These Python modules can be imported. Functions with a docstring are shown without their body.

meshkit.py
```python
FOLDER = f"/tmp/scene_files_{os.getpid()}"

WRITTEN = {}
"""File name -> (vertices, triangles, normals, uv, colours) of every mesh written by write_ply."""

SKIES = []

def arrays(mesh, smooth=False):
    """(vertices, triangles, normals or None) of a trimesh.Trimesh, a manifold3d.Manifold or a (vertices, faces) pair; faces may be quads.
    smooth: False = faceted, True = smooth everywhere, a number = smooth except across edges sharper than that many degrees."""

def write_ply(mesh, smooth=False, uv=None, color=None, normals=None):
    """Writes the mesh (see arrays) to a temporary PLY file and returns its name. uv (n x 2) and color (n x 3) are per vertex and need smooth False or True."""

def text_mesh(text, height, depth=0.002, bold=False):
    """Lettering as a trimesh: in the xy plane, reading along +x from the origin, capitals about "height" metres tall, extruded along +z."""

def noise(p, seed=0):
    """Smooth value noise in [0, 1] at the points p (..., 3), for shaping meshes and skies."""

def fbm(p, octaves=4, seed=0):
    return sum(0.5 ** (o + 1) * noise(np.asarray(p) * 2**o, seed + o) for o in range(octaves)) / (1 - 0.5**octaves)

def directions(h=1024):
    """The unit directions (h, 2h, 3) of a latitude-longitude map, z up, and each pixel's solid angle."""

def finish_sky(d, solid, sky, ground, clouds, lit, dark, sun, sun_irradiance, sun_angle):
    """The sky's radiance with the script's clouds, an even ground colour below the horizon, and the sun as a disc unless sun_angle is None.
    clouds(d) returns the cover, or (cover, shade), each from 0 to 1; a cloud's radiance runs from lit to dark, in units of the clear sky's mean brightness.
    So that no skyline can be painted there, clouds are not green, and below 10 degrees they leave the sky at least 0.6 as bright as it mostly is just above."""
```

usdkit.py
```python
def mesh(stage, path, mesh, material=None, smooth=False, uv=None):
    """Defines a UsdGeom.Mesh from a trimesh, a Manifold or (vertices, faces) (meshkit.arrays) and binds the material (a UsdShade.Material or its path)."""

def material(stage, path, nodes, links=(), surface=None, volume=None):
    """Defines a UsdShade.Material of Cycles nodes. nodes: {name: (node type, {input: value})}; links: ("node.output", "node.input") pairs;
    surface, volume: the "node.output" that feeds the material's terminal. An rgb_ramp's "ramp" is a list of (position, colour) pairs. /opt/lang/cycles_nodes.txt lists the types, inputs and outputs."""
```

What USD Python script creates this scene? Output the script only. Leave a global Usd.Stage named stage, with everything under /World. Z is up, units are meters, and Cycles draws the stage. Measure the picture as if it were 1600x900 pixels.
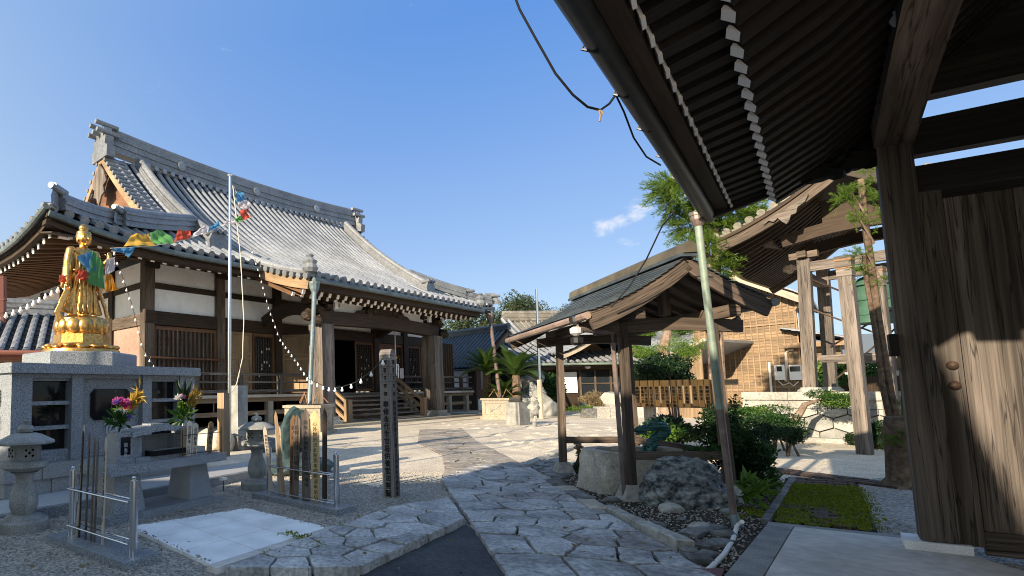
import math, random, glob
import numpy as np, trimesh, manifold3d as m3, shapely, shapely.geometry as sg
from pxr import Usd, UsdGeom, UsdLux, UsdShade, Gf, Sdf, Vt
import usdkit, meshkit

random.seed(7); RNG = np.random.default_rng(7)
stage = Usd.Stage.CreateInMemory()
UsdGeom.SetStageUpAxis(stage, UsdGeom.Tokens.z); UsdGeom.SetStageMetersPerUnit(stage, 1.0)
stage.SetDefaultPrim(UsdGeom.Xform.Define(stage, '/World').GetPrim())
UsdGeom.Scope.Define(stage, '/World/Looks')

# ---------------------------------------------------------------- camera, sky, sun, exposure
EYE, FPX, CX, CY = 1.4, 860., 450., 533.
PITCH, ROLL = math.atan((611 - CY) / FPX), math.radians(0.8)
_r0, _f = np.array([1., 0, 0]), np.array([0, math.cos(PITCH), math.sin(PITCH)])
_u0 = np.array([0, -math.sin(PITCH), math.cos(PITCH)])
C_RT = math.cos(ROLL) * _r0 - math.sin(ROLL) * _u0; C_UP = math.cos(ROLL) * _u0 + math.sin(ROLL) * _r0; C_FW = _f
cam = UsdGeom.Camera.Define(stage, '/World/camera')
cam.CreateHorizontalApertureAttr(36.0); cam.CreateVerticalApertureAttr(36.0 * 9 / 16)
cam.CreateFocalLengthAttr(36.0 * FPX / 1600)
cam.CreateHorizontalApertureOffsetAttr((800 - CX) * 36 / 1600); cam.CreateVerticalApertureOffsetAttr(-(450 - CY) * 36 / 1600)
cam.CreateClippingRangeAttr(Gf.Vec2f(0.05, 5000)); cam.CreateFStopAttr(0.0)
_m = Gf.Matrix4d(*[float(x) for x in (*C_RT, 0, *C_UP, 0, *(-C_FW), 0, 0, 0, EYE, 1)])
cam.AddTransformOp().Set(_m)
EXPOSURE = 1.15
cam.CreateExposureAttr(EXPOSURE)
SUN_AZ, SUN_EL = math.radians(229), math.radians(20)
SUN = np.array([math.sin(SUN_AZ) * math.cos(SUN_EL), math.cos(SUN_AZ) * math.cos(SUN_EL), math.sin(SUN_EL)])
sun = UsdLux.DistantLight.Define(stage, '/World/sun')
sun.CreateIntensityAttr(1.25); sun.CreateAngleAttr(0.5); sun.CreateNormalizeAttr(True); sun.CreateColorAttr(Gf.Vec3f(1.0, 0.84, 0.62))
_z = SUN; _x = np.cross([0, 0, 1], _z); _x /= np.linalg.norm(_x); _y = np.cross(_z, _x)
sun.AddTransformOp().Set(Gf.Matrix4d(*[float(v) for v in (*_x, 0, *_y, 0, *_z, 0, 0, 0, 0, 1)]))
dome = UsdLux.DomeLight.Define(stage, '/World/sky'); dome.CreateIntensityAttr(1.0)

def ray(u, v): return (u - CX) / FPX * C_RT - (v - CY) / FPX * C_UP + C_FW
def G(u, v, z=0.):                       # the ground point (x, y) seen at a place of the photograph
    d = ray(u, v); t = (z - EYE) / d[2]; return np.array([0, 0, EYE])[:2] + t * d[:2]
def Dp(u, v, y):                         # the point seen there at depth y
    d = ray(u, v); return np.array([0, 0, EYE]) + d * (y / d[1])

_cl = {}
def pxdir(u, v):
    d = ray(u, v); return d / np.linalg.norm(d)
def sky_material():
    n = {'sky': ('sky_texture', {'sky_type': 'single_scattering', 'sun_disc': False, 'sun_elevation': SUN_EL, 'sun_rotation': math.atan2(SUN[0], SUN[1]), 'altitude': 50., 'air_density': 1.0, 'aerosol_density': 0.7, 'ozone_density': 2.0}),
         'tc': ('texture_coordinate', {}), 'bg': ('background_shader', {'strength': 0.125}),
         'mp': ('mapping', {'scale': (1, 1, 2.2)}), 'nz': ('noise_texture', {'scale': 17., 'detail': 8., 'roughness': 0.6, 'distortion': 0.35}),
         'hs': ('hsv', {'hue': 0.512, 'saturation': 1.15, 'value': 1.0})}
    links = [('tc.generated', 'mp.vector'), ('mp.vector', 'nz.vector'), ('sky.color', 'hs.color')]
    # the clear blue deepens overhead, pales in the haze towards the horizon and glows on the sun's side
    n.update({'sx': ('separate_xyz', {}), 'el': ('rgb_ramp', {'ramp': [(0., (1.75,) * 3), (.10, (1.40,) * 3), (.24, (.84,) * 3), (.42, (.34,) * 3), (.56, (.07,) * 3), (.8, (0., 0., 0.)), (1., (0., 0., 0.))]}),
              'dt': ('vector_math', {'math_type': 'dot_product', 'vector2': tuple(SUN * [1, 1, .3])}), 'gl': ('map_range', {'range_type': 'smoothstep', 'from_min': -.72, 'from_max': .65, 'to_min': 0., 'to_max': 1.7, 'clamp': True}),
              'el1': ('rgb_to_bw', {}), 'w': ('math', {'math_type': 'add'}), 'cw': ('combine_xyz', {}), 'hz': ('vector_math', {'math_type': 'multiply', 'vector2': (1., .95, .35)}),
              'ha': ('vector_math', {'math_type': 'add', 'vector2': (.36, 1.06, 2.72)}), 'air': ('mix', {'mix_type': 'mix', 'fac': .88})})
    links += [('tc.generated', 'sx.vector'), ('sx.z', 'el.fac'), ('tc.generated', 'dt.vector1'), ('dt.value', 'gl.value'), ('el.color', 'el1.color'), ('el1.val', 'w.value1'), ('gl.result', 'w.value2'), ('w.value', 'cw.x'), ('w.value', 'cw.y'), ('w.value', 'cw.z'),
              ('cw.vector', 'hz.vector1'), ('hz.vector', 'ha.vector1'), ('hs.color', 'air.color1'), ('ha.vector', 'air.color2')]
    prev = None                           # small fair-weather clouds low over the roofs
    for i, (u, v, r, g) in enumerate([(958, 350, .045, .3), (990, 330, .035, .26), (985, 372, .05, .2), (1020, 378, .04, .17), (1240, 290, .09, .16), (1180, 330, .06, .1), (1300, 470, .1, .08), (900, 372, .05, .04)]):
        d = pxdir(u, v)
        n[f'd{i}'] = ('vector_math', {'math_type': 'distance', 'vector2': tuple(d)})
        n[f'm{i}'] = ('map_range', {'range_type': 'smoothstep', 'from_min': 0.0, 'from_max': r, 'to_min': g, 'to_max': 0.0, 'clamp': True})
        links += [('tc.generated', f'd{i}.vector1'), (f'd{i}.value', f'm{i}.value')]
        if prev:
            n[f'a{i}'] = ('math', {'math_type': 'maximum'}); links += [(prev, f'a{i}.value1'), (f'm{i}.result', f'a{i}.value2')]; prev = f'a{i}.value'
        else: prev = f'm{i}.result'
    n['ad'] = ('math', {'math_type': 'add'}); n['cv'] = ('map_range', {'range_type': 'smoothstep', 'from_min': 0.68, 'from_max': 1.0, 'to_min': 0.0, 'to_max': 0.85, 'clamp': True})
    n['mx'] = ('mix', {'mix_type': 'mix', 'color2': (3.6, 3.6, 3.7)})
    links += [('nz.fac', 'ad.value1'), (prev, 'ad.value2'), ('ad.value', 'cv.value'), ('cv.result', 'mx.fac'), ('air.color', 'mx.color1'), ('mx.color', 'bg.color')]
    return usdkit.material(stage, '/World/Looks/sky_air', n, links, surface='bg.background')
UsdShade.MaterialBindingAPI.Apply(dome.GetPrim()).Bind(sky_material())
dome.GetPrim().SetCustomDataByKey('kind', 'structure')

# ---------------------------------------------------------------- materials
M = {}
def mat(name, nodes, links, surface='p.BSDF'):
    M[name] = usdkit.material(stage, '/World/Looks/' + name, nodes, links, surface=surface); return M[name]
def wood(name, c1, c2, rough=.7, su=1.6, sv=26., bump=.25, spec=.3, wear=None):
    n = {'tc': ('texture_coordinate', {}), 'mp': ('mapping', {'scale': (su, sv, 1)}), 'n1': ('noise_texture', {'scale': 1., 'detail': 5., 'roughness': .62, 'distortion': .6}),
         'm2': ('mapping', {'scale': (.45, 1.1, 1)}), 'n2': ('noise_texture', {'scale': 1., 'detail': 3.}),
         'r1': ('rgb_ramp', {'ramp': [(.28, c1), (.72, c2)]}), 'r2': ('rgb_ramp', {'ramp': [(.3, (.62, .62, .62)), (.7, (1.3, 1.27, 1.22))]}),
         'mu': ('mix', {'mix_type': 'multiply', 'fac': 1.0}), 'bp': ('bump', {'strength': bump, 'distance': .01}),
         'p': ('principled_bsdf', {'roughness': rough, 'specular_ior_level': spec})}
    if bump >= .5:                        # old timber: drying cracks that follow the grain
        n.update({'m3': ('mapping', {'scale': (.42, 13., 1)}), 'n3': ('noise_texture', {'scale': 1., 'detail': 3., 'roughness': .5}), 'r3': ('rgb_ramp', {'ramp': [(.485, (1., 1., 1.)), (.497, (.16,) * 3), (.503, (.16,) * 3), (.515, (1., 1., 1.))]}), 'm4': ('mapping', {'scale': (.16, 2.6, 1)}), 'n4': ('noise_texture', {'scale': 1., 'detail': 5.}), 'r4': ('rgb_ramp', {'ramp': [(.36, (.55,) * 3), (.5, (1., 1., 1.)), (.66, (1.35, 1.36, 1.4))]}), 'mc': ('mix', {'mix_type': 'multiply', 'fac': .9}), 'md': ('mix', {'mix_type': 'multiply', 'fac': 1.})})
    l = [('tc.UV', 'mp.vector'), ('mp.vector', 'n1.vector'), ('tc.UV', 'm2.vector'), ('m2.vector', 'n2.vector'), ('n1.fac', 'r1.fac'), ('n2.fac', 'r2.fac'),
         ('r1.color', 'mu.color1'), ('r2.color', 'mu.color2'), ('n1.fac', 'bp.height'), ('bp.normal', 'p.normal')]
    l += [('tc.UV', 'm3.vector'), ('m3.vector', 'n3.vector'), ('n3.fac', 'r3.fac'), ('tc.UV', 'm4.vector'), ('m4.vector', 'n4.vector'), ('n4.fac', 'r4.fac'), ('mu.color', 'mc.color1'), ('r3.color', 'mc.color2'), ('mc.color', 'md.color1'), ('r4.color', 'md.color2'), ('md.color', 'p.base_color')] if bump >= .5 else [('mu.color', 'p.base_color')]
    return mat(name, n, l)
def noisy(name, c1, c2, scale=8., rough=.6, bump=0., spec=.4, detail=5., metal=0., big=.7, bigscale=.9, lo=.3, hi=.7, coat=0., bdist=.01):
    n = {'g': ('geometry', {}), 'n1': ('noise_texture', {'scale': scale, 'detail': detail, 'roughness': .6}), 'n2': ('noise_texture', {'scale': bigscale, 'detail': 4.}),
         'r1': ('rgb_ramp', {'ramp': [(lo, c1), (hi, c2)]}), 'r2': ('rgb_ramp', {'ramp': [(.3, (big,) * 3), (.7, (2 - big,) * 3)]}), 'mu': ('mix', {'mix_type': 'multiply', 'fac': 1.0}),
         'p': ('principled_bsdf', {'roughness': rough, 'specular_ior_level': spec, 'metallic': metal, 'coat_weight': coat})}
    l = [('g.position', 'n1.vector'), ('g.position', 'n2.vector'), ('n1.fac', 'r1.fac'), ('n2.fac', 'r2.fac'), ('r1.color', 'mu.color1'), ('r2.color', 'mu.color2'), ('mu.color', 'p.base_color')]
    if bump:
        n['bp'] = ('bump', {'strength': bump, 'distance': bdist}); l += [('n1.fac', 'bp.height'), ('bp.normal', 'p.normal')]
    return mat(name, n, l)
def plain(name, c, rough=.5, spec=.5, metal=0., **k):
    return mat(name, {'p': ('principled_bsdf', {'base_color': c, 'roughness': rough, 'specular_ior_level': spec, 'metallic': metal, **k})}, [])
def leaf(name, c, c2, tr=.35, rough=.45):
    return mat(name, {'g': ('geometry', {}), 'r': ('rgb_ramp', {'ramp': [(0, c), (1, c2)]}), 'p': ('principled_bsdf', {'roughness': rough, 'specular_ior_level': .35}), 't': ('translucent_bsdf', {}), 'x': ('mix_closure', {'fac': tr})},
               [('g.random_per_island', 'r.fac'), ('r.color', 'p.base_color'), ('r.color', 't.color'), ('p.BSDF', 'x.closure1'), ('t.BSDF', 'x.closure2')], surface='x.closure')

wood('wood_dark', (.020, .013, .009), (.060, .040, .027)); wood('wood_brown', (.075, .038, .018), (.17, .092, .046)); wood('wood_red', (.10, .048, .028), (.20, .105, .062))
wood('wood_grey', (.07, .058, .050), (.20, .17, .15), bump=.5); wood('wood_old', (.052, .040, .032), (.17, .130, .10), bump=.5); wood('wood_tan', (.17, .115, .068), (.35, .245, .15))
wood('wood_siding', (.10, .070, .045), (.31, .22, .14), su=.5, sv=9.); wood('wood_tablet', (.50, .24, .07), (.72, .40, .14)); wood('wood_pale', (.42, .36, .29), (.66, .58, .48))
wood('wood_post', (.13, .11, .10), (.28, .245, .225), bump=.5); wood('wood_bleached', (.24, .205, .165), (.46, .40, .33)); wood('wood_pavilion', (.045, .034, .027), (.15, .115, .092), bump=.5)
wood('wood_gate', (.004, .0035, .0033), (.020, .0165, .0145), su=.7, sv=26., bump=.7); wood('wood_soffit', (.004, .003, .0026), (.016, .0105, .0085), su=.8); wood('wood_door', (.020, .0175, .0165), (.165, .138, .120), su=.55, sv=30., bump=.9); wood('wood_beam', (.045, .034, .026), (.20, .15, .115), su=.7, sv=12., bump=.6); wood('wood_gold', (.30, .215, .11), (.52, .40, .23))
noisy('tile', (.15, .165, .185), (.27, .28, .30), 11., .36, 0., .55, big=.72, bigscale=.6); noisy('tile_ridge_shaded', (.10, .11, .125), (.20, .21, .225), 9., .4, 0., .5, big=.75); noisy('tile_pan_shaded', (.010, .014, .020), (.028, .034, .044), 9., .6, 0., .15, big=.75); noisy('tile_blue', (.018, .030, .045), (.05, .075, .10), 9., .28, 0., .6)  # ridge and pan tones: darker copies of tile, shade painted into the colour
noisy('tile_old', (.11, .102, .088), (.24, .225, .195), 7., .7, .2, .3); noisy('tile_moss', (.10, .095, .075), (.22, .21, .17), 14., .75, .3, .3)
noisy('copper_roof', (.030, .042, .052), (.080, .10, .118), 5., .38, 0., .5); noisy('copper_brown', (.065, .056, .04), (.13, .115, .08), 4., .45, 0., .5)
noisy('plaster', (.80, .81, .82), (.90, .905, .91), 5., .85, .05, .2, big=.93, bigscale=.7); noisy('plaster_pink', (.25, .165, .13), (.33, .225, .18), 6., .85, 0., .2, big=.85)
noisy('granite', (.05, .06, .075), (.33, .355, .385), 85., .32, 0., .5, detail=3., big=.93, lo=.36, hi=.64); noisy('granite_rough', (.15, .15, .145), (.36, .36, .35), 60., .8, .6, .3, detail=6., big=.8)
noisy('granite_white', (.58, .59, .60), (.88, .89, .90), 110., .75, .25, .25, big=.86, bigscale=3.); noisy('granite_old', (.13, .13, .125), (.34, .34, .32), 90., .75, .3, .3, big=.72, bigscale=4.)
noisy('granite_black', (.004, .004, .005), (.009, .009, .010), 60., .05, 0., .22, big=.95); noisy('granite_light', (.22, .23, .24), (.48, .49, .50), 85., .6, .1, .4, big=.9); noisy('stone_green', (.013, .032, .035), (.055, .09, .092), 7., .62, .5, .4, bdist=.03)
noisy('stone_path', (.15, .152, .16), (.48, .475, .47), 24., .72, .55, .35, detail=6., big=.62, bigscale=2.6, bdist=.012); noisy('stone_path2', (.125, .12, .12), (.40, .375, .36), 20., .75, .55, .3, detail=6., big=.6, bigscale=3., bdist=.012)
noisy('stone_path3', (.20, .20, .205), (.56, .555, .55), 30., .7, .55, .35, detail=6., big=.66, bigscale=2.2, bdist=.012); noisy('boulder', (.02, .028, .032), (.30, .32, .32), 13., .7, 1., .35, detail=8., big=.5, bigscale=3.5, bdist=.06, lo=.38, hi=.66)
noisy('rock_dark', (.05, .05, .05), (.22, .22, .21), 8., .8, .8, .3, detail=6., bdist=.03); noisy('stone_cream', (.20, .175, .13), (.36, .325, .26), 18., .8, .4, .3, big=.75); noisy('limestone', (.21, .205, .185), (.43, .415, .375), 16., .8, .5, .3, big=.75)
noisy('basin_stone', (.26, .235, .19), (.52, .48, .41), 38., .8, .7, .3, detail=8., big=.75, bigscale=2.5); noisy('concrete', (.42, .40, .37), (.58, .555, .52), 12., .85, .2, .25, big=.80, bigscale=1.6)
noisy('asphalt', (.030, .032, .036), (.075, .078, .082), 30., .8, .2, .3, big=.7, bigscale=1.8); noisy('soil', (.018, .016, .013), (.07, .06, .05), 40., .95, .8, .1, big=.7)
noisy('brick', (.050, .036, .030), (.13, .092, .075), 26., .85, .6, .2, big=.7, bigscale=5.); noisy('brick_moss', (.045, .060, .012), (.15, .17, .03), 26., .9, .8, .1, big=.6, bigscale=5.)
noisy('gold', (.30, .14, .035), (.72, .41, .13), 26., .34, .25, .6, metal=1., big=.8, bigscale=5., lo=.2, hi=.6); noisy('bronze_green', (.012, .075, .070), (.05, .17, .155), 20., .5, .3, .5)
noisy('gutter_tan', (.18, .125, .10), (.30, .22, .18), 9., .5, 0., .4); noisy('pipe_green', (.12, .165, .135), (.22, .275, .23), 9., .5, 0., .4); noisy('pipe_brown', (.075, .055, .05), (.16, .12, .105), 9., .45, 0., .5); noisy('pipe_blue', (.085, .12, .135), (.15, .20, .215), 9., .42, 0., .5)
noisy('bell_green', (.03, .085, .058), (.06, .135, .095), 5., .6, 0., .4); noisy('gutter', (.055, .075, .08), (.12, .15, .155), 6., .4, 0., .5); noisy('rust', (.14, .07, .035), (.30, .16, .08), 16., .8, 0., .3)
plain('steel', (.62, .63, .65), .2, .5, 1.); plain('black_metal', (.012, .012, .013), .4); noisy('gutter_dark', (.005, .007, .009), (.016, .021, .025), 6., .45, 0., .4); noisy('iron', (.03, .018, .012), (.08, .05, .035), 20., .6, 0., .4); plain('white_paint', (.80, .79, .77), .6); plain('white_plastic', (.78, .76, .72), .4); plain('ink', (.022, .020, .019), .8, .2)
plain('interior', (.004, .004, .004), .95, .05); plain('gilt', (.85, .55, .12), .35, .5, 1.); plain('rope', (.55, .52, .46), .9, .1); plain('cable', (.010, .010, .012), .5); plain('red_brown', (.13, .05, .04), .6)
plain('lamp_white', (.85, .84, .80), .25); plain('paper', (.82, .81, .79), .85, .1); plain('pale_ink', (.42, .43, .45), .8, .2); plain('glass_dark', (.02, .025, .03), .06, .6); plain('frame_silver', (.45, .45, .44), .4, .5)
plain('red_trim', (.22, .08, .055), .6); plain('siding_purple', (.16, .095, .09), .8, .2); plain('roof_far', (.11, .13, .15), .6); plain('mauve', (.13, .10, .13), .8)
for nm, c in dict(flag_yellow=(.62, .40, .09), flag_green=(.14, .38, .14), flag_red=(.60, .11, .07), flag_white=(.70, .66, .70), flag_blue=(.09, .28, .52), flag_orange=(.72, .30, .04)).items():
    mat(nm, {'g': ('geometry', {}), 'n': ('noise_texture', {'scale': 9., 'detail': 3.}), 'r': ('rgb_ramp', {'ramp': [(.3, tuple(x * .75 for x in c)), (.7, c)]}), 'p': ('diffuse_bsdf', {}), 't': ('translucent_bsdf', {}), 'x': ('mix_closure', {'fac': .45})},
        [('g.position', 'n.vector'), ('n.fac', 'r.fac'), ('r.color', 'p.color'), ('r.color', 't.color'), ('p.BSDF', 'x.closure1'), ('t.BSDF', 'x.closure2')], surface='x.closure')
leaf('leaf_dark', (.012, .034, .010), (.075, .135, .035)); leaf('leaf_mid', (.025, .070, .012), (.10, .17, .03)); leaf('leaf_bright', (.09, .17, .02), (.28, .36, .06)); leaf('leaf_cedar', (.10, .17, .02), (.36, .44, .06), .4)
leaf('leaf_palm', (.045, .085, .015), (.24, .28, .055), .3); leaf('leaf_far', (.045, .065, .025), (.15, .17, .06)); leaf('leaf_yellow', (.42, .27, .04), (.72, .50, .10)); leaf('leaf_dry', (.22, .17, .09), (.42, .35, .21))
leaf('petal_pink', (.60, .12, .34), (.85, .45, .65)); leaf('petal_purple', (.22, .14, .50), (.52, .46, .78)); leaf('petal_white', (.65, .62, .62), (.88, .86, .82)); leaf('petal_magenta', (.70, .02, .22), (.85, .10, .36)); leaf('petal_yellow', (.75, .50, .03), (.85, .70, .10))
leaf('moss', (.16, .19, .012), (.36, .38, .03), .2, .9); noisy('bark', (.05, .036, .026), (.17, .12, .085), 14., .9, .9, .15, bdist=.03); noisy('bark_pale', (.16, .11, .08), (.32, .24, .18), 14., .9, .6, .15)
def gravel(name, cols, sc, bumps=.9):
    mat(name, {'g': ('geometry', {}), 'v': ('voronoi_texture', {'scale': sc, 'randomness': 1.}), 'sp': ('separate_color', {}), 'r': ('rgb_ramp', {'ramp': [(i / (len(cols) - 1), c) for i, c in enumerate(cols)]}),
               'n2': ('noise_texture', {'scale': 1.1, 'detail': 5.}), 'r2': ('rgb_ramp', {'ramp': [(.3, (.8,) * 3), (.7, (1.15,) * 3)]}), 'dk': ('map_range', {'from_min': 0., 'from_max': .7, 'to_min': 1.1, 'to_max': .7}), 'mu': ('mix', {'mix_type': 'multiply', 'fac': 1.}), 'mv': ('mix', {'mix_type': 'multiply', 'fac': 1.}),
               'bp': ('bump', {'strength': bumps, 'distance': .012, 'invert': True}), 'p': ('principled_bsdf', {'roughness': .85, 'specular_ior_level': .25})},
        [('g.position', 'v.vector'), ('g.position', 'n2.vector'), ('v.color', 'sp.color'), ('sp.r', 'r.fac'), ('n2.fac', 'r2.fac'), ('r.color', 'mu.color1'), ('r2.color', 'mu.color2'), ('v.distance', 'dk.value'), ('mu.color', 'mv.color1'), ('dk.result', 'mv.color2'), ('v.distance', 'bp.height'), ('bp.normal', 'p.normal'), ('mv.color', 'p.base_color')])
gravel('gravel', [(.42, .35, .26), (.68, .59, .46), (.82, .73, .59), (.58, .50, .39), (.86, .79, .66)], 55., .35)
gravel('gravel_coarse_shaded', [(.13, .125, .12), (.33, .305, .27), (.46, .43, .38), (.23, .215, .195), (.52, .48, .42)], 42., .8)  # coarser gravel, also darkened to paint in the shade of the forecourt
gravel('pebble', [(.16, .14, .12), (.38, .33, .27), (.55, .50, .43), (.28, .25, .22)], 1.)
mat('pebble_mix', {'o': ('object_info', {}), 'r': ('rgb_ramp', {'ramp': [(0, (.12, .11, .095)), (.4, (.32, .285, .24)), (.7, (.50, .45, .38)), (1, (.24, .215, .185))]}), 'p': ('principled_bsdf', {'roughness': .85, 'specular_ior_level': .25})}, [('o.random', 'r.fac'), ('r.color', 'p.base_color')])  # near pebbles darkened too, deepening the painted forecourt shade

# ---------------------------------------------------------------- builders
USED, BASE = {}, {}
def fresh(parent, name):
    k = (parent, name); n = USED.get(k, 0); USED[k] = n + 1
    return f'{parent}/{name}' if n == 0 else f'{parent}/{name}_{n:03d}'
def tag(p, label=None, cat=None, group=None, kind=None):
    p = p.GetPrim() if hasattr(p, 'GetPrim') else p
    for k, v in (('label', label), ('category', cat), ('group', group), ('kind', kind)):
        if v: p.SetCustomDataByKey(k, v)
    return p
def thing(name, label, cat, base=(0, 0, 0), group=None, kind=None):
    path = fresh('/World', name); x = UsdGeom.Xform.Define(stage, path); b = np.array([base[0], base[1], base[2] if len(base) > 2 else 0.], float)
    x.AddTranslateOp().Set(Gf.Vec3d(*map(float, b))); BASE[path] = b
    tag(x, label, cat, group, kind); return x.GetPrim()
def copy_of(src, loc, rotz=0., label=None, group=None, scale=None):
    path = fresh('/World', src.GetName()); x = UsdGeom.Xform.Define(stage, path)
    x.AddTranslateOp().Set(Gf.Vec3d(*map(float, loc)))
    if rotz: x.AddRotateZOp().Set(math.degrees(rotz))
    if scale: x.AddScaleOp().Set(Gf.Vec3f(*scale))
    p = x.GetPrim(); was = src.GetCustomData()
    inner = '/World/Looks/' if False else None
    p.GetReferences().AddInternalReference(src.GetPath()); p.SetInstanceable(True)
    tag(p, label or was.get('label'), was.get('category'), group or was.get('group')); return p

class Fr:                                # a frame: local x, y, z axes in the world
    def __init__(s, o, az, az2=None, tilt=None):
        a = math.radians(az); b = math.radians(az2 if az2 is not None else az + 90)
        s.o = np.array([o[0], o[1], o[2] if len(o) > 2 else 0.], float); s.X = np.array([math.sin(a), math.cos(a), 0.]); s.Y = np.array([math.sin(b), math.cos(b), 0.]); s.Z = np.array([0, 0, 1.])
    def __call__(s, p):
        p = np.asarray(p, float); return s.o + p[..., 0:1] * s.X + p[..., 1:2] * s.Y + p[..., 2:3] * s.Z
    def axes(s, X, Y, Z, o=None):
        f = Fr((0, 0, 0), 0); f.o = s(np.array(o if o is not None else (0, 0, 0), float)); m = np.array([s.X, s.Y, s.Z]); f.X, f.Y, f.Z = np.array(X, float) @ m, np.array(Y, float) @ m, np.array(Z, float) @ m; return f
WF = Fr((0, 0, 0), 90, 0)                # world x, y, z
def unit(v): v = np.asarray(v, float); return v / max(np.linalg.norm(v), 1e-12)
_BQ = np.array([[0, 3, 2, 1], [4, 5, 6, 7], [0, 1, 5, 4], [1, 2, 6, 5], [2, 3, 7, 6], [3, 0, 4, 7]])
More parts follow.
